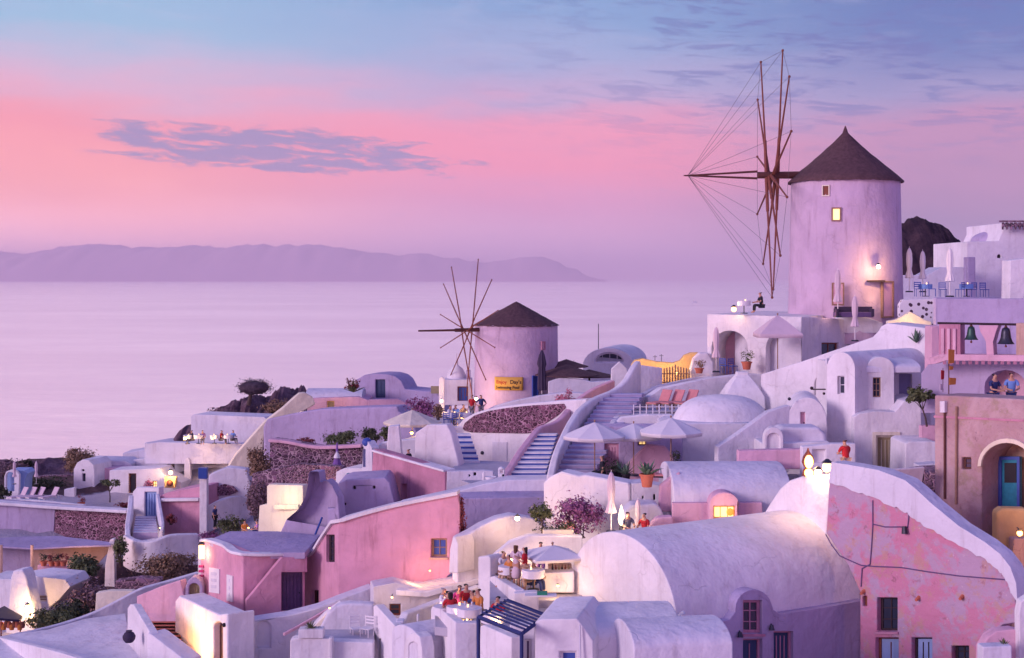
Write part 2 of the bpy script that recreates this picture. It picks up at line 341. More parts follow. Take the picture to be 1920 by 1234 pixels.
def opening(pl, h, parent, off0=0.0):
    """h = (kind, x0, y0, x1, y1, opts) : fills a hole that wall() has cut"""
    kind, x0, y0, x1, y1 = h[:5]; o = h[5] if len(h) > 5 else {}
    rise = o.get('arch', 0); rec = o.get('rec', .16)
    outer = archpoly(x0, y0, x1, y1, rise) if rise else [(x0, y1), (x0, y0), (x1, y0), (x1, y1)]
    m = F/pl.Y((x0+x1)/2)              # px per metre
    fw = o.get('fw', .07)*m; fr = o.get('frame', 'wood')
    if kind == 'hole': return
    if kind == 'vent':
        fit(None, pl, outer, rec, .05, 'vent', o.get('mat', 'dark'), parent); return
    inner = [(x0+fw, y1-(fw if kind[0] == 'w' else 0.0)), (x0+fw, y0+fw+(rise*.0)), (x1-fw, y0+fw), (x1-fw, y1-(fw if kind[0] == 'w' else 0))]
    if rise:
        inner = archpoly(x0+fw, y0+fw, x1-fw, y1-(fw if kind[0] == 'w' else .01*m), max(1, rise-fw*.5))
    elif kind[0] == 'd': inner[0] = (x0+fw, y1-.02*m); inner[3] = (x1-fw, y1-.02*m)
    if kind[0] == 'w':
        bm = bmesh.new(); extr(bm, [[pl.pt(*q, rec) for q in outer], [pl.pt(*q, rec) for q in inner]], pl.n*.07)
        nx, ny = o.get('bars', (1, 2)); bw = .018*m
        for i in range(1, nx+1):
            x = x0+(x1-x0)*i/(nx+1)
            extr(bm, [[pl.pt(a, b_, rec+.01) for a, b_ in ((x-bw, y1-fw*.8), (x-bw, y0+fw*.8), (x+bw, y0+fw*.8), (x+bw, y1-fw*.8))]], pl.n*.04)
        for j in range(1, ny+1):
            y = y0+(y1-y0)*j/(ny+1)
            extr(bm, [[pl.pt(a, b_, rec+.013) for a, b_ in ((x0+fw*.8, y+bw), (x0+fw*.8, y-bw), (x1-fw*.8, y-bw), (x1-fw*.8, y+bw))]], pl.n*.034)
        wo_ = M('window', bm, fr, parent)
        fit(None, pl, outer, rec+.045, .03, 'pane', o.get('pane', 'glass'), wo_)
        if o.get('sill', True):
            bm = bmesh.new(); sw = .06*m
            extr(bm, [[pl.pt(a, b_, -.07) for a, b_ in ((x0-sw, y1+.09*m), (x0-sw, y1+.01*m), (x1+sw, y1+.01*m), (x1+sw, y1+.09*m))]], pl.n*.2)
            M('sill', bm, o.get('sillmat', 'white'), wo_)
    elif kind[0] == 'd':
        d = fit(None, pl, outer, rec+.03, .07, 'door', o.get('mat', 'wood'), parent)
        bm = bmesh.new(); extr(bm, [[pl.pt(*q, rec-.02) for q in outer], [pl.pt(*q, rec-.02) for q in inner]], pl.n*.06)
        xm = (x0+x1)/2; bw = .012*m; ins = o.get('panels', 2)
        for i in range(1, ins+1):
            x = x0+fw+(x1-x0-2*fw)*i/(ins+1)
            extr(bm, [[pl.pt(a, b_, rec) for a, b_ in ((x-bw, y1-.1*m), (x-bw, y0+fw+.12*m+rise*.3), (x+bw, y0+fw+.12*m+rise*.3), (x+bw, y1-.1*m))]], pl.n*.035)
        M('door_frame', bm, fr, d)
        bm = bmesh.new(); ball(bm, pl.pt(x1-fw*1.9, (y0+y1)/2+.1*m, rec-.01), .035); M('handle', bm, 'metal', d)
        if o.get('glaze'):
            g0, g1, g2, g3 = o['glaze']; fit(None, pl, [(g0, g3), (g0, g1), (g2, g1), (g2, g3)], rec+.012, .03, 'door_pane', 'glass', d)
def surround(pl, q, w_, off, name, mat, parent):
    x0, y0, x1, y1 = q; bm = bmesh.new()
    extr(bm, [[pl.pt(a, b_, -off) for a, b_ in ((x0-w_, y1), (x0-w_, y0-w_), (x1+w_, y0-w_), (x1+w_, y1), (x1, y1), (x1, y0), (x0, y0), (x0, y1))]], pl.n*off*.97)
    M(name, bm, mat, parent)
def wall(name, pts, pl, depth, mat, holes=(), parent=None, label=None, cat=None, tw=.35, ext=None, bev=.05, kind=None, group=None, off=0.0):
    """a wall or block whose front outline pts is seen in the picture and which runs depth metres back"""
    root = parent
    if parent is None and holes:
        root = E_(name, label, cat, group); name_ = 'wall'
    else: name_ = name
    bm = bmesh.new(); v = pl.n if ext is None else Vector((math.cos(R(ext)), math.sin(R(ext)), 0))
    outer = [pl.pt(x, y, off) for x, y in pts]; hl = []
    for h in holes:
        k, x0, y0, x1, y1 = h[:5]; o = h[5] if len(h) > 5 else {}
        q = archpoly(x0, y0, x1, y1, o['arch']) if o.get('arch') else [(x0, y1), (x0, y0), (x1, y0), (x1, y1)]
        hl.append([pl.pt(x, y, off) for x, y in q])
    if holes:
        t_ = min(tw, depth)
        if depth > t_+.05: solid(bm, outer, hl, v, t_, depth)
        else: extr(bm, [outer]+hl, v*depth)
    else: extr(bm, [outer], v*depth)
    o_ = M(name_, bm, mat, root, None if root else label, None if root else cat, None if root else group, kind, bev=bev)
    if off and holes:
        import copy; pl = copy.copy(pl); pl.o = pl.o+off
    for h in holes: opening(pl, h, root if root else o_)
    return root if (parent is None and holes) else o_
def parapet(name, path, h, t, mat, parent=None, label=None, cat='wall', bev=.07, group=None, down=None):
    """thick wall along a 3D top line; path = [(px,py,Y)...] or Vectors; down = z of a flat bottom"""
    p3 = [q if isinstance(q, Vector) else P(*q) for q in path]
    # subdivide smoothly (Catmull-Rom)
    out = []
    for i in range(len(p3)-1):
        p0 = p3[max(0, i-1)]; p1 = p3[i]; p2 = p3[i+1]; p3_ = p3[min(len(p3)-1, i+2)]
        k = 4 if len(p3) > 2 else 1
        for j in range(k):
            s = j/k
            out.append(.5*((2*p1)+(-p0+p2)*s+(2*p0-5*p1+4*p2-p3_)*s*s+(-p0+3*p1-3*p2+p3_)*s**3))
    out.append(p3[-1]); bm = bmesh.new(); rows = []
    for i, q in enumerate(out):
        d = out[min(len(out)-1, i+1)]-out[max(0, i-1)]; d.z = 0
        if d.length < 1e-4: d = Vector((1, 0, 0))
        d.normalize(); n_ = Vector((-d.y, d.x, 0))*t/2
        zb = Vector((0, 0, h)) if down is None else Vector((0, 0, max(.2, q.z-down)))
        rows.append([bm.verts.new(q-n_), bm.verts.new(q+n_), bm.verts.new(q+n_-zb), bm.verts.new(q-n_-zb)])
    for a, b in zip(rows, rows[1:]):
        for i in range(4): bm.faces.new((a[i], a[(i+1) % 4], b[(i+1) % 4], b[i]))
    bm.faces.new(rows[0]); bm.faces.new(rows[-1][::-1])
    return M(name, bm, mat, parent, None if parent else label, None if parent else cat, None if parent else group, bev=bev, smooth=30)
def deck(name, pts, ref, mat, thick=.3, parent=None, label=None, cat=None, kind=None, bev=.03):
    """horizontal slab; pts picture points of its top, ref=(px,py,Y) fixes its height"""
    z = P(*ref).z; q = []
    for x, y in pts:
        Y = (CZ-z)*F/(y-HY); q.append(P(x, y, Y))
    bm = bmesh.new(); extr(bm, [q], Vector((0, 0, -thick)))
    return M(name, bm, mat, parent, label, cat, None, kind, bev=bev)
def footprint(name, pts, z0, z1, mat, parent=None, label=None, cat=None, bev=.05):
    bm = bmesh.new(); extr(bm, [[Vector((x, y, z1)) for x, y in pts]], Vector((0, 0, z0-z1)))
    return M(name, bm, mat, parent, label, cat, bev=bev)
def stairs(name, label, a, b, c, d, n, riser='bluepaint', tread='white', cat='stairs', solid=1.2):
    """a,b bottom-left/right (px,py,Y); c,d top-left/right"""
    a, b, c, d = P(*a), P(*b), P(*c), P(*d); b.z = a.z; d.z = c.z
    root = E_(name, label, cat); tb, rb = bmesh.new(), bmesh.new()
    f = ((a+b)/2-(c+d)/2); f.z = 0; f.normalize(); f = f if f.y < 0 else -f
    for i in range(n):
        s0, s1 = i/n, (i+1)/n
        l0, r0, l1, r1 = a.lerp(c, s0), b.lerp(d, s0), a.lerp(c, s1), b.lerp(d, s1); rise = (c.z-a.z)/n
        z = a.z+rise*(i+1); q = [Vector((v.x, v.y, z)) for v in (l0, r0, r1, l1)]
        e = f*.02
        extr(tb, [[q[0]+e, q[1]+e, q[2], q[3]]], Vector((0, 0, -rise*.5)))
        extr(rb, [[v-Vector((0, 0, rise*.5)) for v in (q[0], q[1], q[2]-f*.3, q[3]-f*.3)]], Vector((0, 0, -(rise*.5+.02 if i else solid))))
    M('tread', tb, tread, root, bev=.012, seg=1); M('riser', rb, riser, root)
    return root
def dome_roof(name, c, rx, ry, rz, mat, parent=None, label=None, cat=None, rot=0.0, base=0.6, p=1.0):
    bm = bmesh.new(); n = 40; rings = []
    prof = [(1, -base)]+[(math.cos(a)**p, math.sin(a)) for a in [i*math.pi/2/12 for i in range(13)]]
    for k, (r, z) in enumerate(prof):
        if r < 1e-3: rings.append([bm.verts.new((0, 0, z*rz))]); continue
        rings.append([bm.verts.new((rx*r*math.cos(2*math.pi*i/n), ry*r*math.sin(2*math.pi*i/n), z*(rz if k else 1))) for i in range(n)])
    for a, b in zip(rings, rings[1:]):
        for i in range(n):
            j = (i+1) % n
            if len(b) == 1: bm.faces.new((a[i], a[j], b[0]))
            else: bm.faces.new((a[i], a[j], b[j], b[i]))
    bm.transform(Matrix.Translation(c) @ Matrix.Rotation(rot, 4, 'Z'))
    return M(name, bm, mat, parent, label, cat, smooth=60)
def vault(name, near, ang, width, length, z0, zs, rise, mat, parent, n=20, bev=.05, side=1, p=1.0, part='vault'):
    """barrel vault block; near = world xy of near corner of the end face; axis angle; end face runs to the left-back"""
    ax = Vector((math.cos(R(ang)), math.sin(R(ang)), 0)); sd_ = Vector((-ax.y, ax.x, 0))*side
    o = Vector((near[0], near[1], 0)); q = [o+Vector((0, 0, z0))]
    for i in range(n+1):
        t_ = math.pi*i/n; q.append(o+sd_*(width/2*(1-math.cos(t_)))+Vector((0, 0, zs+rise*math.sin(t_)**p)))
    q.append(o+sd_*width+Vector((0, 0, z0)))
    bm = bmesh.new(); extr(bm, [q], ax*length)
    return M(part, bm, mat, parent, bev=bev)
def cable(name, pts, r, mat, parent, label=None):
    bm = bmesh.new()
    for a, b in zip(pts, pts[1:]): tube(bm, a, b, r, n=6)
    return M(name, bm, mat, parent)
# ------------------------------------------------------------------ kit of repeated things
def dup(root, loc=None, rot=None, label=None, group=None, cat=None, scale=None):
    r = root.copy(); C.objects.link(r)
    if loc is not None: r.location = loc
    if rot is not None: r.rotation_euler = (0, 0, rot)
    if scale: r.scale = (scale,)*3
    if label: r['label'] = label
    if group: r['group'] = group
    if cat: r['category'] = cat
    for ch in list(root.children):
        c = ch.copy(); C.objects.link(c); c.parent = r
        for g in list(ch.children):
            d = g.copy(); C.objects.link(d); d.parent = c
    return r
class Proto:                   # first use moves the prototype itself, later uses copy it
    def __init__(s, make): s.make, s.o, s.used = make, None, False
    def __call__(s, loc, rot=0.0, label=None, group=None, cat=None, scale=None):
        if s.o is None:
            s.o = s.make(); s.o.location = loc; s.o.rotation_euler = (0, 0, rot)
            if scale: s.o.scale = (scale,)*3
            for k, v in (('label', label), ('group', group), ('category', cat)):
                if v: s.o[k] = v
            return s.o
        r = dup(s.o, loc, rot, label, group, cat)
        r.scale = (scale or 1,)*3
        return r
# ---- people
def skinned(name, verts, edges, mat, parent, root=0, sub=1):
    me = bpy.data.meshes.new(name); me.from_pydata([v[0] for v in verts], edges, [])
    o = bpy.data.objects.new(name, me); C.objects.link(o)
    sk = o.modifiers.new('skin', 'SKIN'); sk.use_smooth_shade = True
    for i, v in enumerate(verts):
        r = v[1]; me.skin_vertices[0].data[i].radius = (r, r) if not isinstance(r, tuple) else r
        me.skin_vertices[0].data[i].use_root = (i == root)
    o.modifiers.new('sub', 'SUBSURF').levels = sub; o.modifiers['sub'].render_levels = sub
    bpy.context.view_layer.update()
    m2 = bpy.data.meshes.new_from_object(o.evaluated_get(bpy.context.evaluated_depsgraph_get()))
    bpy.data.objects.remove(o); m2.name = name
    m2.materials.clear(); m2.materials.append(MATS[mat])
    for f in m2.polygons: f.use_smooth = True
    o = bpy.data.objects.new(name, m2); put(o, parent); return o
def person(loc, face, label, shirt='c_navy', pants='c_grey', hair='hair', pose='stand', arms='down', long=False, h=1.72, dress=False, group=None):
    """local figure looks along -Y"""
    root = E_('person', label, 'person', group, auto=False)
    V = Vector; L = []
    sit = pose == 'sit'; hz = .46 if sit else .93; rec = .10 if sit else 0.0
    lean = -.05 if arms in ('lean', 'table') else 0.0
    ad = lambda c, r: (L.append((V(c), r)), len(L)-1)[1]
    ed = []
    pel = ad((0, 0, hz), (.15, .11)); bel = ad((0, lean*.3, hz+.16), (.135, .10)); ch = ad((0, lean, hz+.36), (.165, .115)); nb = ad((0, lean*1.2, hz+.50), (.075, .07))
    nk = ad((0, lean*1.4-.005, hz+.57), .05); hd = ad((0, lean*1.6-.02, hz+.655), (.072, .085)); tp = ad((0, lean*1.6-.01, hz+.74), (.065, .075))
    ed += [(pel, bel), (bel, ch), (ch, nb), (nb, nk), (nk, hd), (hd, tp)]
    nose = ad((0, lean*1.6-.118, hz+.665), .012); ed.append((hd, nose))
    armsp = []
    for s in (-1, 1):
        sh = (s*.185, lean, hz+.445)
        if arms == 'down': e_, w_ = (s*.235, .02, hz+.17), (s*.24, -.06, hz-.06)
        elif arms == 'hips': e_, w_ = (s*.38, .08, hz+.20), (s*.19, -.03, hz+.05)
        elif arms in ('lean', 'table'): e_, w_ = (s*.25, lean-.12, hz+.20), (s*.12, lean-.36, hz+.17)
        elif arms == 'wide': e_, w_ = (s*.40, lean-.05, hz+.30), (s*.62, lean-.15, hz+.22)
        else: e_, w_ = (s*.24, -.06, hz+.19), (s*.15, -.28, hz+.30)
        a1, a2, a3 = ad(sh, .058), ad(e_, .043), ad(w_, .029); ed += [(nb, a1), (a1, a2), (a2, a3)]
        d = (V(w_)-V(e_)).normalized(); pm = ad(V(w_)+d*.055, (.032, .02)); ed.append((a3, pm))
        sd_ = d.cross(V((0, 1, .2))).normalized()
        for k, (o_, l_) in enumerate(((-.03, .062), (-.010, .075), (.010, .072), (.028, .058))):
            f1 = ad(V(w_)+d*.098+sd_*o_, .009); f2 = ad(V(w_)+d*(.098+l_)+sd_*o_*1.15+V((0, -.014, 0)), .0075); ed += [(pm, f1), (f1, f2)]
        t1 = ad(V(w_)+d*.07-sd_*.052+V((0, -.012, 0)), .0095); ed.append((a3, t1))
        armsp.append((sh, e_, w_))
    legs = []
    for s in (-1, 1):
        hp = (s*.095, 0, hz-.04)
        if sit: kn, an = (s*.11, -.43, hz+.02), (s*.10, -.46, .09)
        elif pose == 'recline': kn, an = (s*.1, -.42, hz+.12), (s*.09, -.85, hz+.02)
        else: kn, an = (s*.10, -.025, .50), (s*.105, .015, .09)
        a1, a2, a3, a4 = ad(hp, .088), ad(kn, .056), ad(an, .036), ad((an[0]+s*.02, an[1]-.15, an[2]-.055), .033); ed += [(pel, a1), (a1, a2), (a2, a3), (a3, a4)]
        legs.append((hp, kn, an))
    skinned('body', L, ed, 'skin', root)
    # clothes
    g = [(V((0, 0, hz-.02)), (.168, .128)), (V((0, lean*.3, hz+.16)), (.153, .118)), (V((0, lean, hz+.36)), (.182, .132)), (V((0, lean*1.2, hz+.475)), (.10, .085))]; ge = [(0, 1), (1, 2), (2, 3)]
    for sh, e_, w_ in armsp:
        k = len(g); g += [(V(sh)+V((0, 0, -.005)), .072), (V(sh).lerp(V(e_), .75), .062)]; ge += [(3, k), (k, k+1)]
    skinned('shirt', g, ge, shirt, root)
    g = [(V((0, 0, hz)), (.163, .124))]; ge = []
    if dress and not sit:
        g += [(V((0, 0, hz-.25)), (.21, .18)), (V((0, 0, hz-.55)), (.24, .22))]; ge = [(0, 1), (1, 2)]
        skinned('skirt', g, ge, shirt, root)
    else:
        for hp, kn, an in legs:
            k = len(g); g += [(V(hp), .102), (V(kn), .072), (V(an)+V((0, 0, .03)), .056)]; ge += [(0, k), (k, k+1), (k+1, k+2)]
        skinned('trousers', g, ge, pants, root)
    hy, hzz = lean*1.6, hz+.655
    g = [(V((0, hy+.018, hzz+.085)), (.105, .11)), (V((0, hy+.045, hzz+.015)), (.100, .085))]; ge = [(0, 1)]
    if long: g += [(V((0, hy+.06, hzz-.14)), (.085, .05)), (V((0, hy+.075, hzz-.30)), (.07, .035))]; ge += [(1, 2), (2, 3)]
    skinned('hair', g, ge, hair, root)
    bm = bmesh.new()
    for s in (-1, 1): ball(bm, (s*.030, hy-.092, hzz+.008), .0095, n=6)
    M('eyes', bm, 'dark', root)
    bm = bmesh.new(); box(bm, (0, hy-.097, hzz-.045), (.045, .008, .010)); M('mouth', bm, 'c_red', root)
    if pose == 'recline': root.rotation_euler = (R(-28), 0, face)
    root.location = loc; root.rotation_euler[2] = face; k = h/1.72; root.scale = (k, k, k)
    return root
# ---- plants
def leaves(name, blobs, mat, parent, n, size, seed=1, flat=1.0):
    """blobs: [(centre, (rx,ry,rz))]; many small leaf faces gathered in clumps"""
    rd = random.Random(seed); vs, fs = [], []
    tot = sum(b[1][0]*b[1][2] for b in blobs)
    for c, r in blobs:
        k = max(6, int(n*r[0]*r[2]/tot)); ncl = max(5, int(k/26)); cl = []
        for _ in range(ncl):
            u = Vector((rd.gauss(0, 1), rd.gauss(0, 1), rd.gauss(0, 1))).normalized()*(rd.random()**.45)*rd.uniform(.75, 1.08); cl.append((u, rd.uniform(.14, .30)))
        for _ in range(k):
            u, sp = rd.choice(cl); q = u+Vector((rd.gauss(0, sp), rd.gauss(0, sp), rd.gauss(0, sp)))
            if q.z < -.75: q.z = -.75
            p = Vector(c)+Vector((q.x*r[0], q.y*r[1], q.z*r[2]))
            nrm = (q+Vector((rd.gauss(0, .7), rd.gauss(0, .7), rd.gauss(0, .7)+.3))).normalized(); t_ = nrm.orthogonal().normalized()
            t_ = Matrix.Rotation(rd.random()*6.28, 3, nrm) @ t_; b = nrm.cross(t_); s = size*rd.uniform(.6, 1.4); i = len(vs)
            vs += [p-t_*s*.5, p+b*s*.26*flat+nrm*s*.05, p+t_*s*.5, p-b*s*.26*flat+nrm*s*.05]; fs.append((i, i+1, i+2, i+3))
    me = bpy.data.meshes.new(name); me.from_pydata(vs, [], fs); me.materials.append(MATS[mat])
    return put(bpy.data.objects.new(name, me), parent)
def bush(px, py, Y, rx, rz, label, mat='leaf_brown', n=1100, size=.16, name='bush', cat='bush', seed=None, ry=None, stem=True, group=None):
    """px,py = centre in the picture, rx,rz radii in metres"""
    c = P(px, py, Y); sd_ = seed or int(px*7+py); rd = random.Random(sd_)
    root = E_(name, label, cat, group)
    bl = [(c, (rx*.8, (ry or rx)*.8, rz*.85))]
    for _ in range(5): bl.append((c+Vector((rd.uniform(-.55, .55)*rx, rd.uniform(-.5, .5)*(ry or rx), rd.uniform(-.3, .5)*rz)), (rx*.42, rx*.42, rz*.42)))
    leaves('foliage', bl, mat, root, int(n*1.7), size*1.05, sd_)
    bm = bmesh.new()
    for _ in range(9):
        a = c+Vector((rd.uniform(-.25, .25)*rx, rd.uniform(-.2, .2)*rx, -rz*.95)); b = c+Vector((rd.uniform(-.8, .8)*rx, rd.uniform(-.6, .6)*rx, rd.uniform(-.1, .7)*rz)); tube(bm, a, b, .03, .01, 5)
    M('stem', bm, 'trunk', root)
    return root
def tree(px, py, Y, rx, rz, base, label, mat='leaf_green', n=1500, size=.17, tr=.07, seed=5, name='tree', lean=0.0, kind='tree'):
    root = E_(name, label, kind); c = P(px, py, Y); rd = random.Random(seed)
    b0 = P(base[0], base[1], Y); bm = bmesh.new(); fork = b0.lerp(c, .55)+Vector((lean, 0, 0))
    tube(bm, b0, b0.lerp(fork, .5)+Vector((.03, 0, 0)), tr, tr*.8, 8); tube(bm, b0.lerp(fork, .5)+Vector((.03, 0, 0)), fork, tr*.8, tr*.65, 8); bl = []
    for i in range(7):
        a = i*2.4; e = c+Vector((math.cos(a)*rx*.55, math.sin(a)*rx*.5, rd.uniform(-.25, .45)*rz)); mid = fork.lerp(e, .5)+Vector((0, 0, rz*.08))
        tube(bm, fork, mid, tr*.5, tr*.32, 6); tube(bm, mid, e, tr*.32, tr*.1, 6); bl.append((e, (rx*.48, rx*.45, rz*.42)))
    bl.append((c+Vector((0, 0, rz*.2)), (rx*.55, rx*.5, rz*.55)))
    M('trunk', bm, 'trunk', root); leaves('crown', bl, mat, root, n, size, seed); return root
def spiky(parent, c, n, ln, wd, mat, seed=1, up=.55, name='leaf_rosette'):
    rd = random.Random(seed); bm = bmesh.new()
    for i in range(n):
        a = i*2.399; u = rd.uniform(.15, 1.0); d = Vector((math.cos(a)*u, math.sin(a)*u, up+(1-u)*.8)).normalized(); s = d.cross(Vector((0, 0, 1))).normalized(); l_ = ln*rd.uniform(.75, 1.1)
        pts = [c, c+d*l_*.4, c+d*l_*.75+Vector((0, 0, -l_*.04)), c+d*l_+Vector((0, 0, -l_*.14*u))]; ww = (wd*.6, wd, wd*.6, .002); rows = []
        for q, w_ in zip(pts, ww): rows.append([bm.verts.new(q-s*w_), bm.verts.new(q+Vector((0, 0, -w_*.7))), bm.verts.new(q+s*w_), bm.verts.new(q+Vector((0, 0, -w_*.25)))])
        for a_, b_ in zip(rows, rows[1:]):
            for k in range(4): bm.faces.new((a_[k], a_[(k+1) % 4], b_[(k+1) % 4], b_[k]))
    return M(name, bm, mat, parent)
def pot(px, py, Y, r, h, label, plant='agave', mat='terracotta', seed=1, group=None, leafmat='leaf_green', pl=1.0):
    root = E_('potted_plant', label, 'potted plant', group, auto=False); root.location = P(px, py, Y)
    bm = bmesh.new(); lathe(bm, (0, 0, 0), [(0, 0), (r*.68, 0), (r*.95, h*.85), (r*1.08, h*.85), (r*1.08, h), (r*.9, h), (r*.88, h*.88), (0, h*.88)], 18); M('pot', bm, mat, root)
    if plant == 'agave': spiky(root, Vector((0, 0, h*.85)), 22, r*2.6*pl, r*.28, 'leaf_agave', seed, name='leaf_rosette')
    else: leaves('foliage', [(Vector((0, 0, h+r*.9*pl)), (r*1.3*pl, r*1.3*pl, r*1.1*pl))], leafmat, root, 260, .09, seed)
    return root
# ---- street and terrace furniture
def make_closed_umbrella(mat='cloth', folds=.10, prof=None, pole=.9):
    def mk():
        root = E_('closed_umbrella', None, 'umbrella', auto=False); bm = bmesh.new()
        pr = prof or [(0, 2.62), (.05, 2.60), (.10, 2.50), (.15, 2.30), (.17, 1.95), (.155, 1.60), (.12, 1.38), (.15, 1.22), (.22, 1.0), (.24, .86), (.19, .84), (0, .86)]
        n = 32; rings = []
        for r, z in pr:
            if r == 0: rings.append([bm.verts.new((0, 0, z))]); continue
            rings.append([bm.verts.new((r*(1+folds*math.cos(8*2*math.pi*i/n)+.03*math.sin(i+z*5))*math.cos(2*math.pi*i/n), r*(1+folds*math.cos(8*2*math.pi*i/n))*math.sin(2*math.pi*i/n), z)) for i in range(n)])
        for a, b in zip(rings, rings[1:]):
            for i in range(n):
                j = (i+1) % n
                if len(a) == 1: bm.faces.new((a[0], b[i], b[j]))
                elif len(b) == 1: bm.faces.new((a[i], a[j], b[0]))
                else: bm.faces.new((a[i], a[j], b[j], b[i]))
        M('canopy', bm, mat, root, smooth=60)
        bm = bmesh.new(); tube(bm, (0, 0, 0), (0, 0, 1.5), .025, n=8); tube(bm, (0, 0, 2.6), (0, 0, 2.72), .02, .008, 8); M('pole', bm, 'cloth', root)
        bm = bmesh.new(); tube(bm, (0, 0, 0), (0, 0, .08), .24, .20, 16); M('base', bm, 'metal', root)
        bm = bmesh.new(); tube(bm, (0, 0, 1.35), (0, 0, 1.42), .135, n=16); M('strap', bm, mat, root)
        return root
    return mk
def make_umbrella(r=1.5, h=2.35, rise=.55, n=8, mat='cloth', val=.18, vent=True, rot=0.0):
    def mk():
        root = E_('parasol', None, 'umbrella', auto=False); bm = bmesh.new(); rings = []; k = n*4
        for q, z in ((.02, h+rise), (.35, h+rise*.70), (.7, h+rise*.33), (1.0, h), (1.0, h-val)):
            rr = []
            for i in range(k):
                a = 2*math.pi*i/k+rot; seg = math.pi/n; aa = (a-rot) % (2*seg)-seg
                s = math.cos(seg)/math.cos(aa)*r*q; sag = .05*(math.cos(aa*n)+1)*q*(1 if q < 1 else .6)
                rr.append(bm.verts.new((s*math.cos(a), s*math.sin(a), z-sag*.35)))
            rings.append(rr)
        for a, b in zip(rings, rings[1:]):
            for i in range(k): bm.faces.new((a[i], a[(i+1) % k], b[(i+1) % k], b[i]))
        bm.faces.new(rings[0])
        o = M('canopy', bm, mat, root, smooth=22); sf_ = o.modifiers.new('thick', 'SOLIDIFY'); sf_.thickness = .012
        bm = bmesh.new()
        for i in range(n):
            a = 2*math.pi*i/n+rot+math.pi/n*0; tube(bm, (0, 0, h+rise-.06), (r*.97*math.cos(a), r*.97*math.sin(a), h-.05), .012, n=5); tube(bm, (0, 0, h-.1), (r*.5*math.cos(a), r*.5*math.sin(a), h+rise*.45-.03), .010, n=5)
        M('ribs', bm, 'woodlight', root)
        bm = bmesh.new(); tube(bm, (0, 0, 0), (0, 0, h+rise+.06), .03, n=8); ball(bm, (0, 0, h+rise+.08), .05, n=8); M('pole', bm, 'woodlight', root)
        bm = bmesh.new(); tube(bm, (0, 0, 0), (0, 0, .09), .28, .24, 16); M('base', bm, 'metal', root)
        return root
    return mk
def make_table(r=.38, h=.74, cloth='c_whitecloth'):
    def mk():
        root = E_('cafe_table', None, 'table', auto=False); bm = bmesh.new()
        lathe(bm, (0, 0, 0), [(0, h), (r, h), (r, h-.03), (r*.98, h-.28), (r*.9, h-.28), (r*.9, h-.035), (0, h-.035)], 16, .03); M('tablecloth', bm, cloth, root)
        bm = bmesh.new(); tube(bm, (0, 0, .03), (0, 0, h-.03), .03); tube(bm, (0, 0, 0), (0, 0, .04), .22, .20, 12); M('leg', bm, 'metal', root)
        bm = bmesh.new(); tube(bm, (.08, .02, h), (.08, .02, h+.09), .03, .035, 8); M('candle', bm, 'glow_soft', root)
        bm = bmesh.new(); tube(bm, (-.14, -.1, h), (-.14, -.1, h+.015), .09, .11, 12); M('plate', bm, 'cloth', root)
        bm = bmesh.new(); tube(bm, (.15, -.16, h), (.15, -.16, h+.14), .012, .035, 8); M('wine_glass', bm, 'cloth', root)
        return root
    return mk
def make_chair(mat='bluepaint', seatmat=None):
    def mk():
        root = E_('cafe_chair', None, 'chair', auto=False)
        bm = bmesh.new(); box(bm, (0, 0, .45), (.42, .42, .04)); M('seat', bm, seatmat or mat, root, bev=.01, seg=1)
        bm = bmesh.new()
        for z in (.60, .72, .84): box(bm, (0, .205, z), (.40, .02, .06))
        for x in (-.19, .19): box(bm, (x, .205, .66), (.035, .03, .44))
        M('backrest', bm, mat, root)
        for x in (-.18, .18):
            for y in (-.18, .18):
                bm = bmesh.new(); tube(bm, (x, y, 0), (x, y, .44), .018, n=6); M('leg', bm, mat, root)
        return root
    return mk
def make_lounger(mat='cloth', frame='cloth', back=50):
    def mk():
        root = E_('sun_lounger', None, 'sun lounger', auto=False); bm = bmesh.new()
        for x in (-.31, .31): box(bm, (x, 0, .28), (.05, 1.9, .06))
        for y in (-.9, 0, .9): box(bm, (0, y, .28), (.6, .05, .05))
        M('frame', bm, frame, root)
        for x in (-.3, .3):
            for y in (-.8, .8):
                bm = bmesh.new(); box(bm, (x, y, .13), (.05, .05, .26)); M('leg', bm, frame, root)
        bm = bmesh.new(); box(bm, (0, -.3, .345), (.60, 1.25, .07)); M('cushion', bm, mat, root, bev=.02)
        a = R(back); bm = bmesh.new(); box(bm, (0, .33+.36*math.cos(a), .35+.36*math.sin(a)), (.60, .74, .07), 0, (a, 'X')); M('backrest', bm, mat, root, bev=.02)
        return root
    return mk
def lamp(p, power, label, r=.09, mat='glow', name='wall_lamp', col=(1, .60, .26), bracket=True, cat='lamp', soft=.12, off=(0, -.28, 0), group=None):
    root = E_(name, label, cat, group, auto=False); root.location = p
    bm = bmesh.new(); ball(bm, (0, 0, 0), r, n=12); M('bulb', bm, mat, root)
    bm = bmesh.new(); tube(bm, (0, 0, r*.9), (0, 0, r*1.6), r*1.15, r*.3, 12)
    if bracket: tube(bm, (0, 0, r*1.3), (0, .26, r*1.5), .018, n=6)
    M('fitting', bm, 'metal', root)
    if power:
        ld = bpy.data.lights.new('lamp_light', 'POINT'); ld.energy = power*1.5; ld.color = col; ld.shadow_soft_size = soft
        lo = bpy.data.objects.new('lamp_light', ld); put(lo, root); lo.location = off
    return root
def glow_light(root, p, power, col=(1, .60, .26), soft=.2):
    ld = bpy.data.lights.new('lamp_light', 'POINT'); ld.energy = power*1.5; ld.color = col; ld.shadow_soft_size = soft
    lo = bpy.data.objects.new('lamp_light', ld); put(lo, root); lo.location = p; return lo
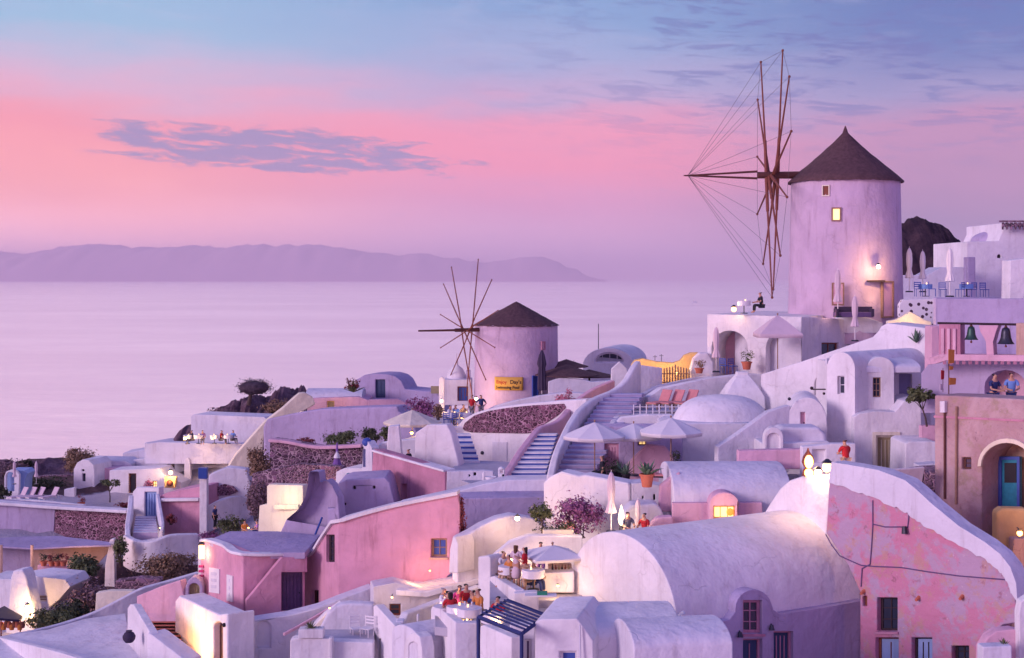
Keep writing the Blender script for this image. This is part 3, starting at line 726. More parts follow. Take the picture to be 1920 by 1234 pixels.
def windmill(name, label, cpx, Y, rt, rb, ytop, ybase, yapex, reave, theta, Rs, hubd, bowd, yh, n, phase, roofmat, slim, holes, concave=True, spread=.9, ropes=True, eave=.12):
    cx = (cpx-HX)/F*Y; zt = P(0, ytop, Y).z; zb = P(0, ybase, Y).z; za = P(0, yapex, Y).z; root = E_(name, label, 'windmill')
    bm = bmesh.new(); prof = [(rb*1.01, zb)]
    for i in range(1, 9): t_ = i/8; prof.append((rb+(rt-rb)*t_**.8, zb+(zt-zb)*t_))
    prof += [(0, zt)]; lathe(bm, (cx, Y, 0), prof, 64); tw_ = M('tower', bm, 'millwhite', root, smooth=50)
    bm = bmesh.new(); rp = []
    for i in range(11):
        t_ = i/10; rp.append((reave*((1-t_)**(1.0 if not concave else 1.22)) if t_ < 1 else 0, zt-.05+(za-zt)*(t_ if not concave else t_**.92)))
    rp = [(reave*.9, zt-.10), (reave, zt-eave)]+rp
    nn = 96; rings = []; rd = random.Random(3)
    for r, z in rp:
        rings.append([bm.verts.new((cx+r*(1+.012*rd.uniform(-1, 1))*math.cos(2*math.pi*i/nn), Y+r*(1+.012*rd.uniform(-1, 1))*math.sin(2*math.pi*i/nn), z+rd.uniform(-.03, .03)*(r > .3))) for i in range(nn)] if r > 1e-3 else [bm.verts.new((cx, Y, z))])
    for a, b in zip(rings, rings[1:]):
        for i in range(nn):
            j = (i+1) % nn
            bm.faces.new((a[i], a[j], b[0]) if len(b) == 1 else (a[i], a[j], b[j], b[i]))
    M('roof', bm, roofmat, root, smooth=70)
    if concave:
        bm = bmesh.new(); tube(bm, (cx, Y, za-.25), (cx, Y, za+.12), .16, .03, 10); M('roof_cap', bm, roofmat, root)
    # windshaft, cross poles, bowsprit and stays
    th = R(theta); a = Vector((-math.cos(th), -math.sin(th), 0)); v = Vector((math.sin(th), -math.cos(th), 0)); zh = P(0, yh, Y).z
    cc = Vector((cx, Y, zh)); hub = cc+a*hubd; tip = cc+a*bowd
    bm = bmesh.new(); tube(bm, cc+a*rt*.6, hub+a*.9, .24*slim, .20*slim, 10); M('windshaft', bm, 'wood', root)
    bm = bmesh.new(); ends = []
    if slim > .8:
        tube(bm, hub+a*.9+v*.16+Vector((0, 0, .22)), tip, .07, .05, 6); tube(bm, hub+a*.9-v*.16-Vector((0, 0, .18)), tip, .07, .05, 6)
        tube(bm, tip-a*1.2, tip+a*.25, .09, .04, 8)
    else: tube(bm, hub, tip, .085, .06, 8)
    M('bowsprit', bm, 'wood', root)
    for i in range(n//2):
        ang = R(phase)+math.pi*i/(n//2); d = Vector((0, 0, 1))*math.cos(ang)+v*math.sin(ang); off = a*(spread*(i/(n//2-1)-.5))
        c0 = hub+off; w1 = random.uniform(-.15, .15); bm = bmesh.new()
        for s in (-1, 1):
            L_ = Rs*random.uniform(.94, 1.03); e = c0+d*s*L_+a*w1*s
            tube(bm, c0, c0+d*s*L_*.30, .085*slim if slim < .8 else .12, .06*slim if slim < .8 else .10, 6); tube(bm, c0+d*s*L_*.28, e, .055*slim+.012, .032*slim+.012, 6); ball(bm, e, .075*slim+.01, n=6); ends.append((ang+(0 if s == 1 else math.pi), e))
        M('sail_pole', bm, 'woodred', root)
    if ropes:
        bm = bmesh.new(); ends.sort(key=lambda q: q[0])
        for i, (_, e) in enumerate(ends):
            tube(bm, tip, e, ropes, n=4); tube(bm, e, ends[(i+1) % len(ends)][1], ropes, n=4)
        M('stay_rope', bm, 'rope', root)
    return root, Vector((cx, Y, 0))
# ================================================================== SETTING
G = [(0,1300,55),(400,1330,55),(900,1330,42),(1300,1350,42),(1900,1350,42),(1400,1340,47),(1500,1340,49),(1580,1340,51),(1700,1360,46),(1850,1360,45),(-400,1300,60),(2300,1300,45),
     (600,1240,64),(850,1200,58),(1050,1200,56),(1300,1110,60),(1500,1050,60),(1700,1040,58),(1900,1090,52),
     (200,1200,75),(50,1215,78),(300,1110,92),(100,1120,98),(450,1090,90),(700,1010,80),(950,955,76),(1100,940,74),(1400,905,76),(1650,915,70),(1880,860,70),
     (50,985,108),(300,1000,112),(450,930,115),(600,915,110),(850,865,92),(1000,850,88),(1200,815,86),(1400,760,86),(1600,700,90),(1850,680,90),
     (20,905,128),(60,880,140),(150,882,140),(-200,880,135),(340,880,130),(470,778,135),(540,742,138),(565,770,130),(720,790,125),(980,800,102),(1150,745,102),(1450,655,104),(1750,640,105),(2200,640,105),
     (-200,935,165),(60,905,165),(350,870,165),(560,820,165),(850,800,155),(1150,790,150),(1500,700,150),(1850,640,160),(2300,640,160)]
GW = [P(*g) for g in G]
def gz(x, y):
    s = wz = 0.0
    for q in GW:
        d = ((x-q.x)**2+(y-q.y)**2); wgt = 1/(d+2.0)**1.9; s += wgt; wz += wgt*q.z
    z = wz/s
    if y > 150: z -= (y-150)*.62
    return max(z, -3)
SOIL = [(40,885,230,48,1),(470,760,105,38,1),(170,1130,130,70,1),(300,1065,80,45,1),(480,905,60,60,1),(590,860,120,40,1),(560,900,90,30,1),(120,975,60,30,.6)]
bm = bmesh.new(); nx, ny = 190, 170; lay = bm.verts.layers.float.new('soil'); vs = []
for j in range(ny):
    y = 26+(j/(ny-1))**1.5*330
    for i in range(nx):
        x = (i/(nx-1)-.5)*(110+y*1.5); z = gz(x, y); so_ = 0.0
        px = HX+x*F/y; py = HY-(z-CZ)*F/y
        for a, b_, ra, rb, q in SOIL:
            d = ((px-a)/ra)**2+((py-b_)/rb)**2
            so_ = max(so_, q*max(0, min(1, 1.5-d)))
        if y > 134: so_ = 1
        if so_ > .3: z += .55*noise.fractal(Vector((x*.45, y*.45, 0)), 1.0, 2.0, 4)
        v = bm.verts.new((x, y, z)); v[lay] = so_; vs.append(v)
for j in range(ny-1):
    for i in range(nx-1): bm.faces.new((vs[j*nx+i], vs[j*nx+i+1], vs[(j+1)*nx+i+1], vs[(j+1)*nx+i]))
M('ground', bm, 'ground', kind='structure', smooth=80, keep=True)
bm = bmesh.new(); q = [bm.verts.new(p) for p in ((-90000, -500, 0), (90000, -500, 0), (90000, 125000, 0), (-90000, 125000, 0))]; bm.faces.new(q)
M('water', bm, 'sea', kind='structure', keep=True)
# far island range
def ridge(name, prof, Y, depth, mat, amp, seed, nj=14, base=0, kind='structure', label=None, cat=None, step=6, skew=0.0):
    bm = bmesh.new(); rows = []; x0, x1 = prof[0][0], prof[-1][0]; n = int((x1-x0)/step)
    for i in range(n+1):
        px = x0+(x1-x0)*i/n
        for (a, ya), (b, yb) in zip(prof, prof[1:]):
            if a <= px <= b: s = (px-a)/(b-a); s = s*s*(3-2*s); py = ya+(yb-ya)*s; break
        top = P(px, py, Y).z; row = []
        for j in range(nj+1):
            t_ = j/nj; y = Y+(t_-.5)*depth; sh = math.sin(math.pi*t_)**.8
            h = base+(top-base)*sh; h += amp*noise.fractal(Vector((px*.035, t_*5, seed)), 1, 2, 5)*(sh if j not in (0, nj) else 0)
            h += -.6*amp*abs(noise.fractal(Vector((px*.13, t_*17, seed)), 1, 2, 4))*(sh if j not in (0, nj) else 0)
            row.append(bm.verts.new(((px-HX)/F*Y*(1+(t_-.5)*skew), y, h if 0 < j < nj else base)))
        rows.append(row)
    for a, b in zip(rows, rows[1:]):
        for j in range(nj): bm.faces.new((a[j], a[j+1], b[j+1], b[j]))
    return M(name, bm, mat, None, label, cat, None, kind, smooth=85, keep=True)
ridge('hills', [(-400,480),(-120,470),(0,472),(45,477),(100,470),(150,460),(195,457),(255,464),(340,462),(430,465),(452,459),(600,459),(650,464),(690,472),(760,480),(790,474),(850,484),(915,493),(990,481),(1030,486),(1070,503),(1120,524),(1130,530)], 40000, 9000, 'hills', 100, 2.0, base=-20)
ridge('rocky_slope', [(340,815),(372,790),(388,775),(430,754),(452,744),(500,746),(535,733),(562,727),(580,745),(620,800)], 133, 22, 'rockslope', .9, 8.0, base=P(0,830,133).z, step=2, nj=20)
ridge('dark_slope', [(-200,866),(-60,862),(0,864),(40,872),(90,860),(120,868),(190,872),(260,900),(300,960)], 139, 24, 'rockslope', .5, 3.0, base=P(0,960,139).z, step=3, nj=18)
o = ridge('rock_hill', [(1620,560),(1650,500),(1680,432),(1708,412),(1722,410),(1736,410),(1755,416),(1785,446),(1818,478),(1835,496),(1880,540),(1920,580)], 175, 34, 'rock', .8, 5.0, base=100, step=2, nj=30)
# ================================================================== BIG WINDMILL GROUP (right)
def mill_window(root, c, r, px, y0, y1, w_, frame, pane, name='window', proud=.10, bars=True):
    k = F/(c.y-r); cx = HX+c.x*F/c.y; dxx = (px-cx)/k; ang = math.asin(max(-.95, min(.95, dxx/r))); nrm = Vector((math.sin(ang), -math.cos(ang), 0)); side = Vector((math.cos(ang), math.sin(ang), 0))
    p_ = c+nrm*r; Yp = p_.y; z0, z1 = P(0, y1, Yp).z, P(0, y0, Yp).z; hw = w_/k/2; fw = .09 if w_/k > .5 else .06
    def rect(e, zz0, zz1, off): return [Vector((p_.x, p_.y, 0))+side*s*e+Vector((0, 0, z))+nrm*off for s, z in ((-1, zz0), (-1, zz1), (1, zz1), (1, zz0))]
    bm = bmesh.new(); extr(bm, [rect(hw, z0, z1, -.06), rect(hw-fw, z0+fw, z1-fw, -.06)], nrm*(proud+.06))
    if bars: extr(bm, [rect(.015, z0+fw*.5, z1-fw*.5, .0)], nrm*(proud-.02))
    w1 = M(name, bm, frame, root); bm = bmesh.new(); extr(bm, [rect(hw-fw*.7, z0+fw*.7, z1-fw*.7, -.04)], nrm*.06); M('pane', bm, pane, w1); return w1
mr, mc = windmill('windmill', 'tall whitewashed windmill with dark curved thatch cone and bare spoked wheel', 1585, 85, 3.26, 3.52, 340, 640, 240, 3.46, -3.4, 7.6, 4.45, 9.6, 328, 12, 14, 'thatch', 1.0, None, spread=.7, ropes=.010)
glow_light(mr, P(1556, 586, 80.2), 7, (1, .5, .35)); glow_light(mr, P(1640, 560, 81.2), 6)
mill_window(mr, mc, 3.26, 1528, 347, 368, 15, 'cream', 'woodred', bars=False); mill_window(mr, mc, 3.3, 1545, 389, 415, 18, 'woodlight', 'lit_room', bars=False)
mill_window(mr, mc, 3.48, 1641, 527, 596, 30, 'woodlight', 'rose', name='door', bars=False)
bm = bmesh.new(); box(bm, P(1642, 527, 81.6), (1.0, .5, .10)); M('door_canopy', bm, 'darkwood', mr)
lamp(P(1647, 500, 81.0), 105, 'bright wall lamp over the door of the tall windmill', .13, 'glow_white', off=(0, -.5, -.2))
sg = E_('menu_board', 'yellowish framed board standing against the tall windmill', 'sign', auto=True)
bm = bmesh.new(); pl_ = Pl(1558, 81.2, 1585, 81.3); extr(bm, [[pl_.pt(*q) for q in ((1560, 573), (1560, 530), (1583, 530), (1583, 573))]], pl_.n*.06); M('frame', bm, 'woodlight', sg)
bm = bmesh.new(); extr(bm, [[pl_.pt(*q, -.02) for q in ((1563, 570), (1563, 533), (1580, 533), (1580, 570))]], pl_.n*.02); M('sheet', bm, 'rose', sg)
# arcade building under the mill
A1, A2 = Pl(1326, 82, 1503, 79), Pl(1503, 79, 1655, 84)
ar = E_('terrace_house', 'white flat-topped house with two arched porches below the tall windmill', 'house')
wall('wall', [(1326,589),(1503,594),(1503,740),(1326,740)], A1, 9, 'white', [('hole',1334,620,1402,712,{'arch':32}), ('hole',1436,622,1502.2,712,{'arch':30})], ar, tw=2.3)
wall('side_wall', [(1503.3,594),(1560,597),(1604,600),(1652,612),(1652,760),(1503.3,760)], A2, 5, 'white2', [('w',1541,643,1573,668,{'frame':'woodred','bars':(1,0),'sill':False})], ar, tw=.5)
pn = Pl(1326, 84.2, 1503, 81.2)
wall('niche_back', [(1330,712),(1330,616),(1404,616),(1404,712)], A1, .1, 'rose', parent=ar, off=2.16, bev=0)  # rose panels added so the shaded porch recesses look darker and pinker
wall('niche_back', [(1430,712),(1430,616),(1501,616),(1501,712)], A1, .1, 'rose', parent=ar, off=2.16, bev=0)
d_ = fit(None, pn, [(1384,705),(1384,640),(1403,640),(1403,705)], 0, .08, 'door', 'darkwood', ar); fit(None, pn, [(1389,700),(1389,644),(1398,644),(1398,700)], -.03, .02, 'door_pane', 'lit_room', d_)
d_ = fit(None, pn, [(1490,705),(1490,655),(1503,655),(1503,705)], 0, .08, 'door', 'lit_room', ar)
fit(None, pn, [(1410,705),(1410,655),(1418,655),(1418,705)], 0, .08, 'shutter', 'woodred', ar)
glow_light(ar, P(1392, 670, 82.6), 25); glow_light(ar, P(1478, 668, 81), 22)
wall('parapet_wall', [(1568,594),(1600,593),(1630,596),(1656,606),(1656,625),(1568,625)], Pl(1568,81.5,1656,81.5), .3, 'white2', label='low lilac parapet curving round the foot of the tall windmill', cat='wall')
sq = make_umbrella(1.65, 2.15, 1.0, 4, 'clothpink', .22, rot=math.pi/4)(); sq['label'] = 'square lilac parasol in front of the right arched porch'; sq.location = P(1458, 697, 77.5)
clos = Proto(make_closed_umbrella('clothpink')); clw = Proto(make_closed_umbrella('cloth'))
clos(P(1571, 595, 80.2), 0, 'closed pink parasol before the menu board of the tall windmill', 'closed terrace parasols', scale=1.05)
clos(P(1603, 640, 76.6), 0, 'closed pink parasol standing below the windmill parapet by the long sloping wall', 'closed terrace parasols', scale=.95)
clos(P(1343, 698, 80.5), 0, 'closed pink parasol at the left arched porch', 'closed terrace parasols', scale=1.0)
clw(P(1705, 548, 84), 0, 'leftmost closed white parasol on the roof terrace by the rock', 'closed roof terrace parasols', scale=1.02)
clw(P(1730, 548, 84.6), .3, 'middle closed white parasol of the three on the roof terrace', 'closed roof terrace parasols', scale=.96)
clw(P(1781, 557, 82), .7, 'closed white parasol in front of the stepped lilac wall', 'closed roof terrace parasols', scale=1.1)
# furniture at the mill
sf = E_('outdoor_sofa', 'dark wicker sofa at the foot of the tall windmill', 'sofa')
for nm, c_, s_ in (('seat', (1600,590,80.6), (2.2,.7,.3)), ('backrest', (1600,583,80.95), (2.2,.15,.5)), ('armrest', (1568,586,80.5), (.16,.7,.45)), ('armrest', (1634,586,80.5), (.16,.7,.45))):
    bm = bmesh.new(); box(bm, P(*c_), s_); M(nm, bm, 'clothdark' if nm != 'seat' else 'purpledoor', sf, bev=.03)
tbl = Proto(make_table()); tbl(P(1395, 588, 80.6), 0, 'candle-lit cafe table on the roof edge left of the tall windmill', 'cafe tables with white cloths')
person(P(1428, 587, 80.6), R(-80), 'person in dark clothes reclining on the roof edge left of the tall windmill', 'c_black', 'c_black', pose='sit', arms='table')
lamp(P(1376, 580, 80.8), 18, 'glowing lantern on the roof edge left of the tall windmill', .16, 'glow_soft', name='lantern', bracket=False)
pt = pot(1400, 693, 79.6, .3, .45, 'terracotta pot with a green bush between the two arched porches', 'bush', seed=4, pl=1.1)
pot(1311, 700, 80.0, .26, .3, 'small terracotta pot with orange leaves by the rounded wall end', 'bush', seed=8, leafmat='leaf_brown')
ch = Proto(make_chair()); ch(P(1358, 700, 80.2), 2.5, 'blue chair inside the left arched porch', 'blue cafe chairs'); ch(P(1374, 701, 80.0), .5, 'blue chair by the lit door of the left arched porch', 'blue cafe chairs')
# roof terrace right of the mill
wall('stepped_wall', [(1688,566),(1688,516),(1738,516),(1765,501),(1813,501),(1813,566)], Pl(1688,98,1813,98), 3, 'white2', label='lilac stepped wall behind the roof terrace tables', cat='wall')
wall('parapet_wall', [(1755,620),(1755,558),(1905,558),(1925,568),(1925,620)], Pl(1755,72,1925,72), .5, 'lilac', label='long lilac parapet of the roof terrace above the bells', cat='wall')
deck('terrace', [(1690,573),(1925,573),(1925,548),(1690,548)], (1755, 573, 78), 'pave', kind='structure')
for i, (x, y, Y, lb) in enumerate(((1722,556,83,'left end'),(1748,556,82,'second from left'),(1768,557,83,'third from left'),(1800,557,82,'fourth from left'),(1822,557,83,'fifth from left'),(1846,557,84,'right end'))):
    ch(P(x, y, Y), i*1.3, 'blue chair on the roof terrace by the rock, %s of the row' % lb, 'blue cafe chairs')
tb2 = Proto(make_table(.42, .74, 'c_skyblue'))
for x, Y, lb in ((1735,83.5,'beside the middle closed parasol'),(1812,83,'right of the single closed parasol')): tb2(P(x, 556, Y), 0, 'small blue cloth table on the roof terrace '+lb, 'blue cloth tables')
m, n, b, p = mat_base('mosaic', .6)
vv = n.new('ShaderNodeTexVoronoi'); n.link(p, vv.inputs['Vector']); vv.inputs['Scale'].default_value = 4.2; se = n.new('ShaderNodeSeparateColor'); n.link(vv.outputs['Color'], se.inputs[0])
n.link(n.mix(n.math('MULTIPLY', n.rng(vv.outputs['Distance'], .42, .36), n.rng(se.outputs[0], .35, .4)), (.74,.70,.74,1), (.07,.035,.06,1)), b.inputs['Base Color'])
wall('pebble_parapet', [(1686,640),(1686,572),(1692,562),(1752,560),(1756,575),(1756,640)], Pl(1686,76,1756,76), .4, 'mosaic', label='white parapet studded with dark pebbles right of the tall windmill', cat='wall')
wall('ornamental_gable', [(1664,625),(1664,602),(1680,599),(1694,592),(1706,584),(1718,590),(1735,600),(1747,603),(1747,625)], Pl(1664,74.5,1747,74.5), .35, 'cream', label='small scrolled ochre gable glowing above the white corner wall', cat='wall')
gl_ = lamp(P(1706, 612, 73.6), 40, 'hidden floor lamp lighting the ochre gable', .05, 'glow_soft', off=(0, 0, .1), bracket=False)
tr_ = E_('white_house', 'white cubic house at the top right with a round porthole and lattice parapet', 'house')
wall('wall', [(1813,453),(1872,452),(1880,434),(1880,418),(1930,418),(1930,580),(1813,580)], Pl(1813,100,1930,100), 8, 'white', [('vent',1870,477,1877,484,{'arch':3.5})], tr_)
wall('chimney_block', [(1815,482),(1829,482),(1829,560),(1815,560)], Pl(1815,97,1829,97), 1, 'lilac', parent=tr_)
dome_roof('dome', P(1862, 452, 104), 1.6, 1.6, .75, 'lilac', tr_)
bm = bmesh.new()
for i in range(7): x = 1880+i*8; box(bm, P(x, 424, 99.5), (.10, .1, .5)); box(bm, P(x+4, 422, 99.5), (.07, .07, .42), 0, (R(35), 'Y')); box(bm, P(x+4, 422, 99.6), (.07, .07, .42), 0, (R(-35), 'Y'))
box(bm, P(1904, 415, 99.5), (2.3, .2, .12)); M('lattice', bm, 'stonebig', tr_)
wall('gate_pier', [(1892,600),(1894,488),(1930,484),(1930,600)], Pl(1892,70,1930,70), 1.2, 'white', label='tall white pier at the right edge above the bells', cat='wall')
wall('sloping_wall', [(1858,612),(1905,572),(1930,570),(1930,612)], Pl(1858,67,1930,67), .5, 'white2', label='white wall sloping up to the right edge above the bells', cat='wall')
# long sloping wall and corner bastion
lw = E_('corner_wall', 'long white wall climbing to the right below the windmill terrace', 'wall')
wall('wall', [(1426,775),(1426,702),(1500,679),(1575,653),(1636,632),(1646,622),(1652,612),(1664,606),(1742,616),(1746,640),(1746,900),(1500,900)], Pl(1426,75,1746,69.5), 2.5, 'white', [('hole',1526,706,1549,742,{'arch':18})], lw, bev=.06)
bm = bmesh.new(); box(bm, P(1535, 730, 70.6), (.7, .2, .05)); ball(bm, P(1522, 728, 69.9), .09); ball(bm, P(1545, 738, 70.0), .07); M('fitting', bm, 'darkwood', lw)
pa = E_('agave_plant', 'blue-green agave leaning out of the white corner wall', 'plant'); spiky(pa, P(1718, 642, 69.8), 12, .75, .08, 'leaf_agave', 4)
wall('stone_pier', [(1745,715),(1746,612),(1760,610),(1764,690),(1750,700)], Pl(1745,63.5,1764,63.5), 1, 'rose', label='narrow pinkish pier left of the bell gable', cat='wall')
# ================================================================== BELL GABLE AND HOUSE BELOW
bg_ = E_('bell_gable', 'weathered rose bell gable with two openings and a carved cornice', 'bell gable'); pb = Pl(1755, 61, 1925, 59)
wall('pillar', [(1760,670),(1760,608),(1801,608),(1801,670)], pb, .8, 'oldpink', parent=bg_, bev=.03)
for x in (1768, 1779, 1790): wall('moulding', [(x-3,668),(x-3,616),(x+3,616),(x+3,668)], pb, .1, 'rose', parent=bg_, off=-.09, bev=.02)
wall('pillar', [(1850,670),(1848,640),(1838,622),(1835,610),(1872,610),(1867,624),(1862,642),(1864,670)], pb, .7, 'rose', parent=bg_, bev=.03)
wall('pillar', [(1905,672),(1905,606),(1930,606),(1930,672)], pb, .8, 'sand', parent=bg_, bev=.03)
wall('cornice', [(1738,684),(1740,672),(1765,664),(1930,666),(1930,678),(1775,676),(1755,682)], pb, .9, 'rose', parent=bg_, off=-.14, bev=.02)
for i in range(14): bm = bmesh.new(); box(bm, pb.pt(1772+i*12, 680, -.08), (.10, .14, .14)); M('dentil', bm, 'oldpink', bg_)
bm = bmesh.new(); a_ = pb.pt(1757, 606, .1); c_ = pb.pt(1925, 609, .1); tube(bm, a_, c_, .05, n=8); M('beam', bm, 'darkwood', bg_)
for nm, x, y0, y1, r_, mt in (('greenish bronze bell hanging in the left opening of the bell gable', 1821, 611, 637, .30, 'bronze'), ('dark bronze bell hanging in the right opening of the bell gable', 1886, 613, 645, .36, 'metal')):
    be = E_('bell', nm, 'bell', 'church bells'); Y = pb.Y(x)+.15; top = P(x, y0, Y); hh = (y1-y0)/F*Y
    bm = bmesh.new(); lathe(bm, (top.x, top.y, top.z-hh), [(0, hh*.96), (r_*.22, hh*.97), (r_*.42, hh*.9), (r_*.52, hh*.72), (r_*.60, hh*.38), (r_*.78, hh*.14), (r_*1.0, 0), (r_*.94, .0), (r_*.6, hh*.2), (0, hh*.6)], 28); M('bell_body', bm, mt, be, smooth=50)
    bm = bmesh.new(); tube(bm, top+Vector((0, 0, .12)), top, .04); ball(bm, top+Vector((0, 0, -.02)), .07); M('yoke', bm, 'wood', be)
    bm = bmesh.new(); tube(bm, top+Vector((0, 0, -hh*.5)), top+Vector((0, 0, -hh-.1)), .018); ball(bm, top+Vector((0, 0, -hh-.10)), .05); M('clapper', bm, 'woodred', be)
bw_ = E_('lilac_house', 'lilac wall with an arched pink niche under the bell gable', 'house')
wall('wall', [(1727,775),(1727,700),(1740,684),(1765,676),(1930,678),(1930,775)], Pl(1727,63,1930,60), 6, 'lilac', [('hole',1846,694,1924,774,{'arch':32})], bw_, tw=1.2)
wall('niche_back', [(1846,774),(1846,690),(1924,690),(1924,774)], Pl(1727,63,1930,60), .2, 'rose', parent=bw_, off=1.1)
wall('back_wall', [(1757,690),(1757,560),(1930,560),(1930,690)], Pl(1757,68,1930,66), .6, 'lilac', label='lilac wall seen through the bell gable openings', cat='wall')
bn = E_('banner_pole', 'thin pole hung with small orange and red banners under the bell gable', 'pole')
bm = bmesh.new(); tube(bm, P(1779, 748, 58.5), P(1779, 655, 58.5), .025); tube(bm, P(1768, 735, 58.6), P(1768, 690, 58.6), .015); M('pole', bm, 'wood', bn)
for x0, y0, x1, y1, m_ in ((1780,708,1793,722,'c_orange'),(1779,655,1790,682,'c_orange'),(1765,694,1771,712,'c_red'),(1781,686,1788,694,'c_orange'),(1763,720,1769,732,'clothpink')):
    bm = bmesh.new(); pq = Pl(x0, 58.4, x1+2, 58.6); extr(bm, [[pq.pt(*q) for q in ((x0,y1),(x0,y0),(x1,y0+1),(x1-1,y1-1))]], pq.n*.02); M('banner', bm, m_, bn)
person(P(1862, 786, 56.1), R(25), 'person in dark blue leaning on the weathered parapet, on the left', 'c_navy', 'c_navy', arms='table', h=1.88)
person(P(1896, 786, 56.1), R(-10), 'person in a pale blue tee shirt leaning on the weathered parapet, on the right', 'c_skyblue', 'c_navy', arms='table', h=1.92)
op = E_('old_house', 'weathered pink plaster house with a teal door in a deep arch', 'house'); po = Pl(1752, 54, 1925, 51)
wall('wall', [(1752,1140),(1752,741),(1790,742),(1925,749),(1975,752),(1975,1140)], po, 1.6, 'peelbrown', [('w',1803,858,1820,880,{'frame':'wood','sill':False,'pane':'shade','bars':(0,1)}), ('hole',1841,830,1938,1110,{'arch':44})], op, tw=1.55, bev=.06)
wall('arch_back', [(1835,1120),(1835,820),(1960,820),(1960,1120)], po, .3, 'sand', parent=op, off=1.55)
fit(None, po, [(1752,783),(1752,779),(1925,787),(1925,791)], -.04, .06, 'ledge', 'oldpink', op)
pq = Pl(1752, 55.3, 1925, 52.3)
dd = fit(None, pq, [(1873,960),(1873,856),(1913,856),(1913,960)], 0, .12, 'door', 'teal', op)
bm = bmesh.new(); extr(bm, [[pq.pt(*q, -.06) for q in ((1873,960),(1873,856),(1913,856),(1913,960))], [pq.pt(*q, -.06) for q in ((1879,958),(1879,862),(1908,862),(1908,958))]], pq.n*.07); M('door_frame', bm, 'bluepaint', dd)
fit(None, pq, [(1884,905),(1884,868),(1906,868),(1906,905)], -.03, .03, 'door_pane', 'dark', dd)
ring = arcpts(1841, 1938, 874, 830, 14); ring2 = arcpts(1835, 1944, 874, 822, 14)
bm = bmesh.new(); extr(bm, [[po.pt(*q, -.08) for q in ring+ring2[::-1]]], po.n*.1); M('arch_moulding', bm, 'cream', op)
cable('pipe', [po.pt(1773, 765, -.06), po.pt(1773, 935, -.06)], .045, 'wood', op); cable('pipe', [po.pt(1795, 762, -.06), po.pt(1794, 945, -.06)], .05, 'woodlight', op)
fit(None, po, [(1767,773),(1767,752),(1776,752),(1776,773)], -.18, .18, 'fuse_box', 'white2', op)
wall('street_wall', [(1869,1120),(1869,960),(1880,953),(1930,954),(1930,1120)], Pl(1869,50,1930,50), .6, 'ochre', label='low rounded ochre wall in front of the teal door', cat='wall', bev=.12)
lamp(P(1912, 1000, 48.0), 70, 'street lamp glowing orange beside the low ochre wall', .10, 'glow', off=(0, -.3, .1), col=(1, .45, .10))
wall('street_wall', [(1895,1250),(1900,1010),(1935,1010),(1935,1250)], Pl(1895,49.2,1935,49.2), .5, 'sand', label='orange-lit plaster wall at the right edge below the teal door', cat='wall')
# stuff between old house and chapels
wall('garden_wall', [(1696,905),(1698,832),(1706,828),(1755,828),(1755,905)], Pl(1696,62,1755,62), 2.5, 'white', label='white block wall left of the weathered pink house', cat='wall')
wall('garden_wall', [(1727,840),(1727,798),(1756,798),(1756,840)], Pl(1727,63.5,1756,63.5), .4, 'rose', label='small pink wall under the leafy tree by the weathered house', cat='wall')
wall('bench', [(1722,890),(1722,872),(1760,868),(1760,890)], Pl(1722,60.5,1760,60.5), .8, 'white2', label='white masonry bench left of the weathered pink house', cat='bench')
wall('rubble_wall', [(1660,925),(1668,893),(1720,885),(1758,884),(1790,912),(1800,960),(1700,960)], Pl(1660,58,1800,57), 2.2, 'stonebig', label='dark rubble terrace edge behind the sloping ruin wall', cat='wall', bev=.15)
tree(1724, 743, 62, .68, .55, (1738, 800), 'small tree with spreading yellowish leaves left of the weathered pink house', 'leaf_green', 700, .20, .05, 12)
# ================================================================== CHAPEL HOUSE (white, right centre)
cp = E_('chapel_house', 'tall white house with a round-shouldered bay and narrow windows', 'house'); p1 = Pl(1550, 66.8, 1603, 65.6); p2 = Pl(1603, 67.6, 1728, 68)
wall('bay', [(1550,900),(1550,672)]+arcpts(1550, 1603, 692, 660, 12)[1:-1]+[(1603,690),(1603,900)], p1, 7, 'white', [('w',1570,705,1583,739,{'frame':'white2','pane':'glass','sill':False,'bars':(0,1),'fw':.05})], cp, bev=.04)
wall('wall', [(1603.5,900),(1603.5,686),(1728,686),(1728,900)], p2, 6, 'white', [('w',1686,701,1710,748,{'frame':'slate','pane':'slate','sill':False,'bars':(0,3)}), ('vent',1695,687,1703,695,{'mat':'woodred'})], cp, tw=.4)
wall('bay', [(1625,775),(1625,692)]+arcpts(1625, 1677, 692, 669, 12)[1:-1]+[(1677,692),(1677,766),(1670,775)], Pl(1625,66.3,1677,66.2), 3.4, 'white', [('w',1637,708,1652,745,{'frame':'woodlight','pane':'glass','sill':False,'bars':(1,2),'fw':.05})], cp, tw=.4, bev=.04)
wall('lower_wall', [(1601,905),(1601,782),(1610,776),(1640,771),(1678,772),(1695,752),(1727,747),(1730,905)], Pl(1601,65.2,1730,65.2), 3, 'white', [('d',1642,816,1681,905,{'mat':'olive','frame':'cream','panels':3,'fw':.12})], cp, tw=.5)
vault('roof', P(1603, 688, 66.2)[:2], 2, 5.5, 3.2, P(0, 700, 66).z, P(0, 690, 66.2).z, .42, 'white2', cp, part='roof')
surround(Pl(1601,65.2,1730,65.2), (1642,816,1681,905), 6, .07, 'door_surround', 'cream', cp)
vh = E_('arched_house', 'low white house with a tall rounded gable and a small pink door', 'house')
wall('wall', [(1476,890),(1476,792)]+arcpts(1476, 1551, 792, 745, 14)[1:-1]+[(1551,792),(1551,890)], Pl(1476,65.5,1551,65.2), 4, 'white', [('d',1501,773,1510,806,{'mat':'rose','frame':'rose','panels':0,'fw':.03})], vh, bev=.05)
bm = bmesh.new(); ball(bm, P(1480, 748, 65.2), .08); M('lamp_fitting', bm, 'metal', vh)
